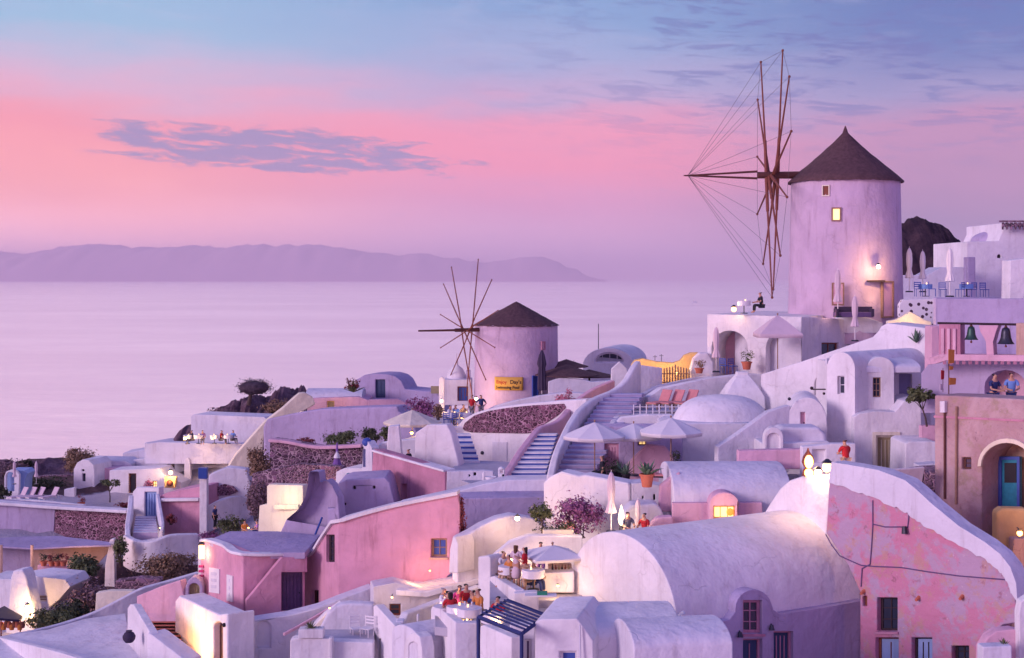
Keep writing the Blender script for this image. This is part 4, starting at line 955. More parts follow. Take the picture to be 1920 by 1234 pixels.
bv = E_('small_vault', 'small white vaulted roof with a pointed arch front', 'house')
wall('roof', [(1455,835),(1455,812),(1468,801),(1536,801),(1548,814),(1552,835)], Pl(1455,63.2,1552,63.2), 1.6, 'white2', parent=bv, bev=.15)
wall('front', [(1433,850),(1433,822)]+arcpts(1433, 1469, 822, 801, 10)[1:-1]+[(1469,822),(1469,850)], Pl(1433,62.4,1469,62.4), .5, 'white', [('hole',1438,812,1463,846,{'arch':12})], bv, tw=.12, bev=.03)
wall('base', [(1430,862),(1430,832),(1555,828),(1555,862)], Pl(1430,62.8,1555,62.8), 2.5, 'white', parent=bv, bev=.05)
wall('terrace_wall', [(1384,880),(1384,845),(1506,842),(1506,880)], Pl(1384,61,1506,61), .5, 'rose', label='low pinkish terrace wall behind the lavender vault', cat='wall')
wall('terrace_wall', [(1504,905),(1504,838),(1560,832),(1605,832),(1605,905)], Pl(1504,60.5,1605,60.5), .5, 'white', [('hole',1524,843,1548,868)], label='white terrace wall with a square recess beside the leaning person', cat='wall', tw=.2)
wall('sloping_wall', [(1482,885),(1482,760),(1472,762),(1441,772),(1382,815),(1346,838),(1346,885)], Pl(1346,64.5,1482,65.5), .45, 'white2', label='lilac triangular wall falling left from the rounded gable', cat='wall')
dm = E_('domed_house', 'large smooth whitewashed dome roof behind the parasols', 'house')
dome_roof('dome', P(1352, 800, 70.5), 2.5, 2.1, 1.62, 'white', dm, p=.72, base=.9)
wall('base', [(1246,895),(1246,800),(1262,793),(1425,793),(1444,800),(1444,895)], Pl(1246,68.2,1444,68.2), 4.5, 'white2', parent=dm, bev=.1)
bm = bmesh.new(); ca, cb_ = P(1397, 703, 76), P(1397, 752, 74.5)
lathe(bm, (cb_.x, 75.5, cb_.z-.4), [(1.55, 0), (1.5, .65), (1.05, 1.2), (.46, 1.75), (.44, 1.92), (0, 1.92)], 4); bm.transform(Matrix.Translation((cb_.x, 75.5, 0)) @ Matrix.Rotation(R(45), 4, 'Z') @ Matrix.Translation((-cb_.x, -75.5, 0)))
M('stepped_chimney', bm, 'white', None, 'squat white pyramid chimney above the dome', 'chimney', bev=.06)
wall('terrace_wall', [(1215,745),(1240,728),(1330,709),(1400,701),(1428,702),(1428,775),(1215,775)], Pl(1215,76,1428,78), .6, 'white', label='curving white terrace wall behind the orange loungers', cat='wall')
# ================================================================== RUIN WITH SLOPING PARAPET
ru = E_('ruined_house', 'big peeling pink stone house with a sloping grey parapet and old windows', 'house'); pr = Pl(1555, 50, 1905, 44.5)
wall('wall', [(1549,1000),(1556,880),(1640,886),(1700,906),(1750,950),(1800,990),(1850,1022),(1888,1056),(1903,1095),(1905,1168),(1880,1172),(1838,1215),(1838,1312),(1612,1312),(1612,1110),(1590,1060)], pr, .75, 'peeling',
     [('w',1644,1121,1682,1184,{'frame':'darkwood','pane':'glass','bars':(1,2),'sillmat':'oldpink','rec':.25}), ('d',1641,1196,1684,1289,{'mat':'bluewash','frame':'woodred','panels':1,'rec':.25}),
      ('d',1709,1196,1747,1289,{'mat':'bluewash','frame':'darkwood','panels':2,'rec':.25}), ('w',1784,1211,1816,1250,{'frame':'darkwood','pane':'glass','rec':.25}), ('vent',1617,1118,1625,1137,{'mat':'woodred'})], ru, tw=.7, bev=.05)
top = [(1562,866),(1600,872),(1650,881),(1700,900),(1722,918),(1750,944),(1800,985),(1850,1016),(1878,1038),(1897,1062),(1908,1092),(1911,1130)]
low = [(1556,907),(1600,918),(1640,934),(1680,950),(1700,960),(1722,978),(1760,998),(1800,1022),(1850,1050),(1878,1072),(1893,1095),(1900,1118)]
bm = bmesh.new(); rnd = random.Random(4); lo2 = []
for (xa, ya), (xb, yb) in zip(low, low[1:]):
    for k in range(6): t_ = k/6; lo2.append((xa+(xb-xa)*t_, ya+(yb-ya)*t_+rnd.uniform(-3, 2.5)))
extr(bm, [[pr.pt(*q, -.10) for q in top+lo2[::-1]]], pr.n*.75); M('parapet', bm, 'white2', ru, bev=.04)
crk = [[(1549,1002),(1560,1022),(1575,1042),(1592,1050),(1615,1060),(1640,1062),(1690,1064),(1740,1072),(1800,1080),(1850,1084),(1900,1088)], [(1637,938),(1637,985),(1635,1020),(1632,1058),(1617,1066),(1615,1100)], [(1638,983),(1660,988),(1698,988)], [(1705,960),(1704,975),(1702,990)]]
for k in crk: cable('cable', [pr.pt(x, y, -.02) for x, y in k], .022, 'purpledoor', ru)
bm = bmesh.new(); tube(bm, pr.pt(1699, 986, -.12), pr.pt(1700, 1000, -.12), .07, .11); M('wall_fitting', bm, 'metal', ru)
for x, y in ((1723, 1120), (1805, 1118), (1620, 1108)): bm = bmesh.new(); tube(bm, pr.pt(x, y, .02), pr.pt(x, y+4, -.18), .07, .05); M('waterspout', bm, 'terracotta', ru)
# rear roof behind parapet
person(P(1586, 905, 54), R(-160), 'person in a red shirt sitting behind the head of the sloping grey parapet', 'c_red', 'c_beige', 'hairbrown', arms='lean', h=1.7)
wall('curved_parapet', [(1836,1312),(1840,1215),(1852,1195),(1868,1184),(1900,1180),(1925,1186),(1925,1312)], Pl(1836,42.5,1925,42.5), .5, 'rose', label='curved pinkish parapet at the bottom right corner', cat='wall')
pbx = E_('planter', 'white planter box with a small green plant at the bottom right corner', 'planter')
wall('box', [(1842,1245),(1842,1213),(1898,1211),(1898,1245)], Pl(1842,41.5,1898,41.5), .5, 'white2', parent=pbx); spiky(pbx, P(1882, 1212, 41.8), 14, .28, .03, 'leaf_green', 9)
bm = bmesh.new(); pq = Pl(1904,42.2,1925,42.2); extr(bm, [[pq.pt(*q) for q in ((1912,1312),(1910,1150),(1914,1128),(1930,1118),(1930,1312))]], pq.n*.4); M('gate_pier', bm, 'white', None, 'white pier at the right edge beside the planter box', 'wall', bev=.05)
# bastion between vault and ruin
wall('bastion', [(1424,1000),(1428,968),(1442,945),(1462,915),(1480,900),(1502,893),(1562,888),(1556,920),(1549,1000),(1552,1060),(1424,1060)], Pl(1424,55,1562,51), 4.5, 'white', label='white rounded bastion between the big vault and the peeling pink house', cat='wall', bev=.1)
ln = E_('ornate_lantern', 'glowing onion-shaped metal lantern on the white bastion', 'lantern'); q0 = P(1515, 892, 52.5)
bm = bmesh.new(); lathe(bm, q0, [(.02, 1.05), (.06, .92), (.20, .72), (.24, .52), (.16, .34), (.10, .30), (.19, .22), (.24, 0), (0, 0)], 12)
M('lantern_body', bm, 'woodred', ln); bm = bmesh.new(); ball(bm, q0+Vector((0, -.12, .55)), .17, (1, 1, 1.5)); M('bulb', bm, 'glow', ln); bm = bmesh.new(); ball(bm, q0+Vector((0, -.16, .12)), .17); M('bulb', bm, 'flame', ln); glow_light(ln, q0+Vector((.1, -.6, .4)), 45)
lamp(P(1534, 886, 51.6), 45, 'bright white-yellow globe lamp right of the onion-shaped lantern', .14, 'glow_white', name='globe_lamp', bracket=False)
lamp(P(1551, 876, 51.4), 20, 'pale round globe lamp by the head of the sloping grey parapet', .19, 'glow_soft', name='globe_lamp', bracket=False)
# ================================================================== BIG FOREGROUND VAULT
bv_ = E_('vaulted_house', 'huge smooth lavender barrel-vaulted house in the foreground', 'house')
nc = P(1268, 1170, 46); axv = 33
vault('vault', (nc.x, nc.y), axv, 6.1, 8.7, P(0,1360,46).z, nc.z, 2.55, 'white', bv_, n=36, bev=.04)
ps = Pl(1268, 46, 1610, 50.7)
wall('side_wall', [(1269,1330),(1269,1174),(1330,1164),(1356,1158),(1366,1144)]+arcpts(1366, 1436, 1140, 1102, 12)[1:-1]+[(1438,1140),(1450,1148),(1530,1136),(1608,1122),(1608,1330)], ps, 1.4, 'lilac', [('w',1381,1122,1417,1184,{'frame':'oldpink','pane':'glass','bars':(1,2),'sillmat':'oldpink','fw':.10,'rec':.13}), ('d',1381,1194,1417,1329,{'mat':'navy_door','frame':'oldpink','panels':1}), ('d',1438.5,1180,1475,1329,{'mat':'navy_door','frame':'oldpink','panels':3})], bv_, tw=.5, off=-.33, bev=.05)  # shade of the side facing away from the sun is in its colour
for x, y in ((1372, 1180), (1431, 1167)):
    bm = bmesh.new(); q = ps.pt(x, y, -.42); tube(bm, q, q+Vector((0, -.05, -.18)), .06, .10); tube(bm, q, q+Vector((0, .3, .03)), .02); M('spotlight', bm, 'metal', bv_)
wall('small_chimney', [(1271,1180),(1271,1160),(1282,1150),(1286,1150),(1286,1180)], Pl(1271,45.3,1286,45.3), .4, 'white', label='tiny white chimney stub at the foot of the big vault', cat='chimney')
# small vaults at the bottom
sv = E_('small_house', 'low white house with two shallow vaults at the bottom centre', 'house')
n1 = P(1100, 1200, 41.5); vault('v', (n1.x, n1.y), 4, 3.4, 2.9, P(0,1330,41).z, n1.z, .62, 'white', sv, n=24, bev=.05)
n2 = P(1188, 1219, 39.5); vault('v', (n2.x, n2.y), 9, 2.6, 2.95, P(0,1330,39).z, n2.z, .50, 'white2', sv, n=24, bev=.05)
wall('wall', [(1003,1312),(1003,1166),(1015,1161),(1082,1160),(1096,1178),(1112,1202),(1113,1312)], Pl(1003,41,1113,40.6), 3, 'white', [('w',1049,1222,1081,1262,{'frame':'white','pane':'bluepaint','bars':(0,0)})], sv, bev=.05)
cable('pipe', [P(1089, 1312, 40.5), P(1087, 1172, 40.6)], .03, 'white2', sv)
# ================================================================== RESTAURANT TERRACES
rt = E_('restaurant_terrace', 'white restaurant terrace with balcony walls left of the big vault', 'terrace')
wall('wall', [(918,1230),(918,1082),(925,1080),(966,1106),(966,1230)], Pl(918,53,966,49), .35, 'white', parent=rt)
wall('wall', [(963,1240),(963,1112),(1004,1110),(1010,1112),(1010,1240)], Pl(963,48.8,1010,48.8), .4, 'white', parent=rt)
wall('pier', [(896,1240),(896,1044),(916,1042),(919,1048),(919,1240)], Pl(896,53.5,919,53), .8, 'white', parent=rt)
deck('floor', [(918,1125),(1090,1125),(1100,1068),(918,1068)], (966,1128,49.5), 'pave', parent=rt)
wall('back_wall', [(924,1100),(924,1042),(955,1016),(990,1004),(1092,1006),(1092,1100)], Pl(924,56.5,1092,56.5), .5, 'white', parent=rt)
wall('bar_counter', [(1019,1112),(1019,1074),(1077,1072),(1077,1112)], Pl(1019,50.5,1077,50.5), .7, 'white', parent=rt)
wall('bar_shelf', [(1028,1074),(1028,1058),(1072,1058),(1072,1074)], Pl(1028,51.6,1072,51.6), .3, 'sand', parent=rt)
for i in range(6): bm = bmesh.new(); q = P(1036+i*6, 1073, 51.0); lathe(bm, q, [(.04, 0), (.04, .17), (.015, .22), (.015, .28), (0, .28)], 8); M('bottle', bm, ('dark', 'woodred', 'olive')[i % 3], None, '%s bottle on the restaurant bar shelf, %s in the row' % (('dark', 'red-brown', 'olive')[i % 3], ('first from left','second from left','third from left','third from right','second from right','first from right')[i]), 'bottle', 'bottles on the bar shelf')
tri = make_umbrella(1.35, 1.42, .34, 4, 'cloth', .10, rot=math.pi/4)(); tri.location = P(1036, 1112, 51.2); tri['label'] = 'flat square white parasol over the restaurant bar counter'; tri.rotation_euler = (0, 0, .3)
T3 = Proto(make_table(.42)); k_ = 0
for x, y, Y, lb in ((938,1090,54,'nearest the tall balcony pier'),(955,1098,52,'in the middle of the balcony'),(950,1078,55,'at the back of the balcony'),(1000,1106,50.2,'beside the bar counter')):
    T3(P(x, y, Y), k_, 'white cloth dinner table on the upper restaurant terrace, '+lb, 'white dinner tables'); k_ += 1
C3 = Proto(make_chair('woodlight'))
for i, (x, y, Y, lb) in enumerate(((930,1096,53.4,'by the tall pier'),(946,1100,52.6,'facing the balcony wall'),(963,1104,51.2,'at the balcony corner'),(990,1112,50.4,'next to the bar'))): C3(P(x, y, Y), i*1.7, 'light wooden chair on the upper restaurant terrace, '+lb, 'light wooden restaurant chairs')
person(P(968, 1106, 51.0), R(150), 'woman with long brown hair standing in a pale pink dress on the upper terrace', 'clothpink', 'clothpink', 'hairbrown', arms='hold', long=True, dress=True, h=1.70)
person(P(984, 1106, 50.4), R(-100), 'person with dark hair and a dark red top beside the woman in pink', 'c_red', 'c_beige', 'hair', arms='hold', h=1.60, long=True)
person(P(1014, 1094, 54.5), R(0), 'waiter in violet with arms spread behind the flat white parasol', 'c_violet', 'c_violet', 'hair', arms='wide', h=1.66)
person(P(997, 1112, 50.6), R(60), 'seated diner in dark blue next to the bar counter', 'c_navy', 'c_navy', 'hair', pose='sit', arms='table')
person(P(942, 1092, 53.4), R(40), 'seated diner in a white shirt on the upper balcony', 'c_whitecloth', 'c_beige', 'hairbrown', pose='sit', arms='table')
person(P(958, 1100, 52.0), R(-60), 'seated diner in orange on the upper balcony', 'c_orange', 'c_beige', 'hair', pose='sit', arms='table')
lamp(P(936, 1052, 55.3), 110, 'glowing lantern above the tables of the upper balcony', .14, 'glow_white', name='lantern', bracket=False, off=(0, -.2, -.1))
lamp(P(950, 1066, 54.5), 80, 'candle lantern on the upper balcony table', .10, 'glow', name='lantern', bracket=False, off=(.2, -.2, .1))
lamp(P(1046, 1098, 50.0), 24, 'small downlight at the foot of the bar counter', .05, 'glow_soft', bracket=False)
dsl = E_('ice_tray', 'green and white tray on the terrace wall below the bar', 'tray'); q = P(1014, 1116, 48.4)
bm = bmesh.new(); box(bm, q, (1.1, .4, .05)); M('tray', bm, 'cloth', dsl); bm = bmesh.new(); box(bm, q+Vector((.05, 0, .07)), (.35, .25, .1)); M('tray_box', bm, 'c_green', dsl)
# lower restaurant
lt = E_('dining_terrace', 'white lower dining terrace with rounded corner walls behind the blue pergola', 'terrace')
wall('wall', [(818,1312),(808,1145),(810,1137),(818,1136),(853,1166),(853,1312)], Pl(808,50,853,46), .35, 'white', parent=lt)
wall('wall', [(853,1312),(853,1167),(895,1168),(895,1312)], Pl(853,46,895,46), .35, 'white2', parent=lt)
wall('wall', [(896,1312),(900,1174),(905,1172),(958,1195),(958,1312)], Pl(896,45.4,958,43), .35, 'white', parent=lt)
wall('wall', [(956,1312),(956,1173),(1004,1171),(1004,1312)], Pl(956,43.8,1004,43.8), .5, 'white2', [('d',984,1200,996,1289,{'mat':'purpledoor','frame':'white','panels':0})], lt)
deck('floor', [(815,1175),(1000,1195),(1000,1148),(815,1140)], (853,1180,47), 'pave', parent=lt)
wall('post', [(808,1190),(808,1142),(816,1142),(816,1190)], Pl(808,50.4,816,50.4), .3, 'white', parent=lt)
for i, (x, y, Y, fc, sh, hr, lb, kw) in enumerate(((828,1165,50,70,'c_whitecloth','hairgrey','in white with grey hair at the left end',{}),(838,1172,49,40,'c_whitecloth','hair','in a white dress at the near left table',{}),(845,1176,48,-170,'c_red','hair','with long dark hair and a red top, back to us',{'long':True}),
     (873,1158,49.5,20,'c_red','hair','in a red shirt at the head of the long table',{}),(890,1172,48,-60,'c_navy','hair','in dark blue at the long table',{}),(900,1170,47.5,-50,'c_orange','hairbrown','in orange by the pergola corner',{}),(935,1186,46,-20,'c_red','hair','with dark hair below the pergola slats',{}),(862,1160,50,0,'c_magenta','hairbrown','in magenta behind the long table',{}))):
    person(P(x, y, Y), R(fc), 'diner %s, lower terrace' % lb, sh, 'c_grey', hr, pose='sit', arms='table', **kw)
for i, (x, y, Y, lb) in enumerate(((835,1176,48.6,'by the left corner wall'),(860,1176,47.8,'in front of the diner in red'),(880,1180,47,'near the pergola post'),(925,1192,45.6,'below the pergola slats'))): T3(P(x, y, Y), i, 'white cloth dinner table on the lower terrace '+lb, 'white dinner tables')
lamp(P(838, 1138, 50.0), 90, 'lantern shining over the left end of the lower dining terrace', .11, 'glow_white', name='lantern', bracket=False)
lamp(P(930, 1180, 45.2), 60, 'lantern shining below the pergola slats', .10, 'glow', name='lantern', bracket=False)
lamp(P(866, 1165, 47.4), 50, 'small lantern on the long table of the lower terrace', .08, 'glow', name='lantern', bracket=False)
pg = E_('pergola', 'dark blue wooden pergola with slats in front of the lower dining terrace', 'pergola'); z = P(898, 1157, 42).z
ptA, ptB, ptC, ptD = P(897,1157,42), P(1023,1168,40.3), P(985,1150,46), P(1075,1150,45)
ptB = P(978, 1172, 40); ptB.z = ptA.z = z; ptC = Vector((P(952,1157,44).x, 44.2, z)); ptD = Vector((P(1026,1165,42).x, 42.2, z))
bm = bmesh.new()
for a_, b_ in ((ptA, ptB), (ptB, ptD)): tube(bm, a_, b_, .07, n=4)
tube(bm, ptA, ptC, .05, n=4); tube(bm, ptC, ptD, .05, n=4); M('beam', bm, 'c_navy', pg)
for i in range(1, 8):
    t_ = i/8; bm = bmesh.new(); a_, b_ = ptA.lerp(ptC, t_)+Vector((0, 0, .07)), ptB.lerp(ptD, t_)+Vector((0, 0, .07)); tube(bm, a_, b_, .035, n=4); M('slat', bm, 'c_navy', pg)
for q in (ptA, ptD, ptB): bm = bmesh.new(); tube(bm, q, q-Vector((0, 0, 3.2)), .055, n=4); M('post', bm, 'c_navy', pg)
# ================================================================== CENTRE: small things below pink building
av = E_('arched_shed', 'small white barrel-vaulted shed with an arched front at the bottom centre', 'house'); na = P(789, 1212, 47.5)
wall('front', [(755,1312),(757,1215),(760,1200),(768,1188),(777,1186),(786,1194),(790,1215),(793,1312)], Pl(755,48.5,793,47), .5, 'white', [('hole',765,1204,783,1289,{'arch':8})], av, tw=.2)
vault('v', (na.x, na.y), 35, 2.0, 3.0, P(0,1330,47).z, na.z, .5, 'white2', av, n=20)
tw2 = wall('stair_wall', [(757,1312),(757,1168),(765,1150),(905,1098),(905,1240),(850,1312)], Pl(757,55,905,58), .45, 'white2', label='white wall with a sloping top running up to the tall balcony pier', cat='wall', bev=.09)
for x0, y0, y1 in ((781,1152,1192),): wall('fence_post', [(x0,y1),(x0,y0),(x0+5,y0),(x0+5,y1)], Pl(x0,51,x0+5,51), .15, 'white', label='slim white post beside the arched shed', cat='post')
sl = E_('sloping_roof', 'lavender sloping roof and wall right of the pink building', 'house')
wall('wall', [(700,1240),(700,1100),(742,1092),(790,1104),(900,1080),(905,1135),(760,1160),(760,1240)], Pl(700,59,905,60), 1.2, 'white2', [('w',731,1133,752,1155,{'frame':'woodred','pane':'glass','bars':(0,1),'sill':False})], sl)
bm = bmesh.new(); z1 = P(745,1103,59.4)
extr(bm, [[P(742,1106,59.0), P(800,1110,58.8), P(905,1083,59.5), P(900,1068,62), P(800,1078,62.5)]], Vector((0, 0, -.25))); M('roof', bm, 'white', sl, bev=.05)
lamp(P(735, 1120, 58.3), 14, 'small wall lamp above the dark red window', .05, 'glow_soft')
wall('fin_wall', [(841,1075),(843,1030),(848,1010),(853,1006),(858,1020),(858,1075)], Pl(841,59,858,58.6), 1.0, 'white', label='slim white fin wall right of the blue window of the pink building', cat='wall')
wall('swooping_wall', [(856,1100),(856,1012),(880,1000),(905,985),(935,972),(962,966),(1000,972),(1020,985),(1020,1030),(925,1090),(900,1100)], Pl(856,59.5,1020,60.5), .9, 'white2', label='lilac wall with a swooping top above the restaurant balcony', cat='wall', bev=.1)
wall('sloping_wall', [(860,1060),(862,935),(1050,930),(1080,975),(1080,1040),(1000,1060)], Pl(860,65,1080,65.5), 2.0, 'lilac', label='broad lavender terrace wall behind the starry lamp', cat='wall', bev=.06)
lamp(P(970, 972, 58.8), 90, 'bright wall lamp over the swooping lilac wall', .11, 'glow_white', off=(0, -.35, 0))
pl2 = E_('planter', 'cream planter box with orange flowers on legs above the restaurant', 'planter')
wall('box', [(1018,1014),(1018,994),(1076,994),(1076,1014)], Pl(1018,57,1076,57), .6, 'cream', parent=pl2)
bm = bmesh.new(); [box(bm, P(x, 1012, 57.2), (.1, .1, .5)) for x in (1006, 1022)]; M('legs', bm, 'purpledoor', pl2)
leaves('foliage', [(P(1040,988,57.3), (.75,.25,.22)), (P(1062,986,57.3), (.4,.2,.2))], 'leaf_dark', pl2, 400, .10, 3); leaves('flowers', [(P(1064,986,57.1), (.35,.2,.15))], 'cushion', pl2, 60, .07, 3)
glow_light(pl2, P(1062, 980, 56.4), 14)
tree(1016, 963, 58.2, .55, .66, (1016, 1000), 'small olive tree in a pot behind the cream planter', 'leaf_green', 1100, .12, .04, 7)
bush(1085, 968, 58.9, 1.35, .95, 'purple bougainvillea spilling down the pale curved wall', 'leaf_purple', 1700, .13, 'bougainvillea', 'bush', stem=True)
# pale curved wall block and things on it
wall('curved_wall', [(1020,1040),(1018,905),(1032,893),(1052,884),(1085,892),(1095,890),(1130,896),(1180,906),(1184,1040)], Pl(1018,61,1184,59.5), 1.0, 'white', label='pale curved wall at the foot of the central white stairs', cat='wall', bev=.1)
wall('block_wall', [(1184.5,1040),(1184.5,907),(1205,905),(1262,915),(1262,1040)], Pl(1184,59.5,1262,59.5), 1.2, 'white2', label='white block wall with small vents under the big terracotta pot', cat='wall', bev=.06, holes=[('vent',1225,927,1229,938), ('vent',1236,928,1240,937), ('vent',1253,934,1259,941), ('vent',1204,930,1207,936)])
wall('low_vault', [(1168,1035),(1170,960),(1185,946),(1230,944),(1240,955),(1252,985),(1252,1035)], Pl(1168,57.5,1252,57.5), 1.2, 'white2', label='small rounded lilac roof behind the two seated guests', cat='roof', bev=.12)
wall('rounded_wall', [(1210,1035),(1218,985),(1232,970),(1262,968),(1268,1035)], Pl(1210,56.6,1268,56.6), .5, 'rose', label='small rounded pink wall right of the two seated guests', cat='wall', bev=.1)
pot(1213, 913, 58.6, .30, .55, 'big terracotta pot with a spiky agave on the block wall', 'agave', seed=2)
clos(P(1146, 998, 56.8), .2, 'closed cream-pink parasol lit from its right against the pale curved wall', 'closed terrace parasols', scale=.94)
fl = E_('flame_lantern', 'tall white-hot flame lamp beside the closed cream-pink parasol', 'lamp'); q0 = P(1165, 996, 56.4)
bm = bmesh.new(); lathe(bm, q0+Vector((0, 0, .2)), [(0, 0), (.09, .12), (.13, .30), (.08, .6), (0, .88)], 12); M('bulb', bm, 'glow_white', fl); bm = bmesh.new(); tube(bm, q0, q0+Vector((0, 0, .25)), .10, .08); M('stand', bm, 'metal', fl); glow_light(fl, q0+Vector((0, -.5, .5)), 60, (1, .78, .45))
person(P(1176, 1016, 56.0), R(20), 'seated guest with reddish face beside the flame lamp', 'c_grey', 'c_grey', 'hairbrown', pose='sit', arms='table')
person(P(1210, 1018, 56.0), R(-40), 'seated guest with dark hair left of the small rounded pink wall', 'c_red', 'c_grey', 'hair', pose='sit', arms='table')
clos(P(1196, 1010, 57.0), .2, 'small closed pink parasol between the two seated guests', 'closed terrace parasols', scale=.62)
# long vault house
lv = E_('long_vault_house', 'long lavender vault roof with a small arched dormer glowing orange', 'house'); n3 = P(1263, 940, 57.5)
vault('v', (n3.x, n3.y), 1.5, 4.8, 4.95, P(0,1070,57).z, n3.z, 1.30, 'white2', lv, n=30, p=.9)
wall('front_wall', [(1260,1070),(1260,942),(1428,941),(1432,1070)], Pl(1260,57.45,1432,57.45), .3, 'rose', parent=lv, bev=.03, off=-.16)
wall('dormer', [(1330,1060),(1330,946)]+arcpts(1330, 1386, 946, 923, 12)[1:-1]+[(1386,946),(1386,1060)], Pl(1330,56.8,1386,56.8), 1.5, 'rose', [('w',1338,949,1379,973,{'frame':'ochre','pane':'lit_room','bars':(2,0),'sill':False,'fw':.06})], lv, bev=.04)
bm = bmesh.new(); bmesh.ops.create_uvsphere(bm, u_segments=18, v_segments=6, radius=.16, matrix=Matrix.Translation(P(1369, 960, 56.92)) @ Matrix.Diagonal((1, .25, 1, 1))); M('wreath', bm, 'orange_glow', lv)  # wreath glows by its own emission, standing in for lamplight
glow_light(lv, P(1360, 955, 56.1), 12)
wall('terrace_wall', [(1385,1060),(1385,978),(1420,972),(1432,968),(1432,1060)], Pl(1385,56.5,1432,56.2), .6, 'rose', label='pink wall lit warm right of the glowing dormer', cat='wall')
# ================================================================== CENTRAL STAIRS AND PARASOL TERRACE
stairs('white_stairs', 'broad white staircase climbing through the middle of the village', (1034,888,66), (1114,888,66), (1138,737,76), (1208,737,76), 18, 'lilac', 'step_shade')  # bluish shade of the white steps put into tread and riser colour
parapet('stair_parapet', [(1196,676,79),(1186,688,78),(1170,714,77),(1148,731,76),(1115,745,74.5),(1088,765,72.5),(1070,790,70.5),(1055,820,68.5),(1042,852,66.8),(1032,892,65.2)], 2.6, .40, 'white', label='long curving white parapet on the left of the broad white stairs', cat='wall', bev=.12)
parapet('stair_parapet', [(1335,704,81),(1300,708,80.5),(1262,716,79.5),(1230,724,78.5),(1205,738,77),(1180,756,75),(1160,776,73),(1143,800,71),(1126,830,69)], 1.6, .35, 'white', label='curving white parapet on the right of the broad white stairs', cat='wall', bev=.1)
wall('landing_wall', [(1180,760),(1182,700),(1196,684),(1242,690),(1242,760)], Pl(1180,79.5,1242,80), .4, 'white2', label='lilac wall at the top landing of the broad white stairs', cat='wall')
yw = E_('yellow_wall', 'ochre garden wall glowing warm at the head of the stairs', 'wall')
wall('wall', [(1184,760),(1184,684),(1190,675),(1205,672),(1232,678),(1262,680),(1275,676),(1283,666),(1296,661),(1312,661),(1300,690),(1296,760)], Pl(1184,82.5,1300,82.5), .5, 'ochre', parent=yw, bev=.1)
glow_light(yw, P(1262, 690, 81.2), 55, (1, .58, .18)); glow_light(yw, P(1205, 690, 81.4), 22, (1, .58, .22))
lamp(P(1268, 700, 81.6), 0, 'small globe lamp behind the picket gate', .09, 'glow', bracket=False)
wall('rounded_wall', [(1312,760),(1292,700),(1300,672),(1312,661),(1328,662),(1338,680),(1340,760)], Pl(1312,81.3,1340,81.3), .6, 'white2', label='rounded lilac wall end right of the picket gate', cat='wall', bev=.1)
gt = E_('picket_gate', 'arched wooden picket gate in front of the glowing ochre wall', 'gate'); pg_ = Pl(1236, 80.6, 1293, 80.8)
for i in range(11):
    x = 1239+i*5.2; y = 692-6*math.sin(math.pi*i/10)-(3 if i == 5 else 0); bm = bmesh.new(); extr(bm, [[pg_.pt(*q) for q in ((x,724),(x,y+2),(x+1.3,y),(x+2.6,y+2),(x+2.6,724))]], pg_.n*.03); M('picket', bm, 'woodlight', gt)
bm = bmesh.new(); [extr(bm, [[pg_.pt(*q, .032) for q in ((1237,y+2),(1237,y),(1294,y),(1294,y+2))]], pg_.n*.04) for y in (700, 716)]; M('rail', bm, 'woodlight', gt)
# buildings behind left of the stairs head
ab = E_('arched_house', 'white vaulted house with a dark lunette window behind the thatched canopies', 'house')
wall('wall', [(1093,730),(1093,680)]+arcpts(1093, 1188, 684, 652, 16)[1:-1]+[(1188,684),(1188,730)], Pl(1093,104,1188,103), 6, 'white', [('w',1115,661,1170,680,{'arch':17,'frame':'white2','pane':'glass','bars':(3,0),'sill':False,'fw':.09})], ab, bev=.06)
cable('antenna', [P(1122, 656, 104.5), P(1122, 607, 104.5)], .035, 'metal', ab)
cn = 0
for x, y, h_, Y, lb in ((1228, 676, 10, 84, 'left'), (1240, 678, 14, 84, 'right'), (1076, 690, 14, 99, 'far')):
    ae = E_('aerial', 'thin metal aerial on the roofs behind the glowing ochre wall, %s one' % lb, 'aerial', 'roof aerials'); cable('mast', [P(x, y, Y), P(x, y-h_, Y)], .02, 'metal', ae)
    cable('crossbar', [P(x-4, y-h_+3, Y), P(x+4, y-h_+3, Y)], .014, 'metal', ae)
for cx_, cy_, Y, r_, hh, lb in ((1062,688,98,1.55,.55,'upper left'),(1062,704,95,2.2,.75,'lower left'),(1105,706,98,1.9,.5,'right')):
    t_ = E_('thatch_canopy', 'dark thatched sunshade canopy beside the small windmill, %s of the cluster' % lb, 'canopy', 'thatched sunshades'); c_ = P(cx_, cy_, Y)
    bm = bmesh.new(); lathe(bm, c_, [(r_, 0), (r_*1.0, .06), (r_*.55, hh*.5), (0, hh), ], 10, .02); M('roof', bm, 'thatch', t_); bm = bmesh.new(); tube(bm, c_-Vector((0, 0, 2.1)), c_, .07); M('post', bm, 'wood', t_)
wall('lilac_wall', [(1028,770),(1028,716),(1050,708),(1095,712),(1110,716),(1160,712),(1160,770)], Pl(1028,93,1160,93), .5, 'white2', label='lilac wall below the thatched canopies', cat='wall')
wall('gable_wall', [(1145,730),(1147,692),(1162,678),(1175,690),(1182,730)], Pl(1145,90,1182,90), .5, 'white', label='small white gable left of the stairs head', cat='wall')
bush(1060, 752, 84, .75, .8, 'pink flowering shrub at the end of the oval stone panel', 'leaf_pink', 700, .14)
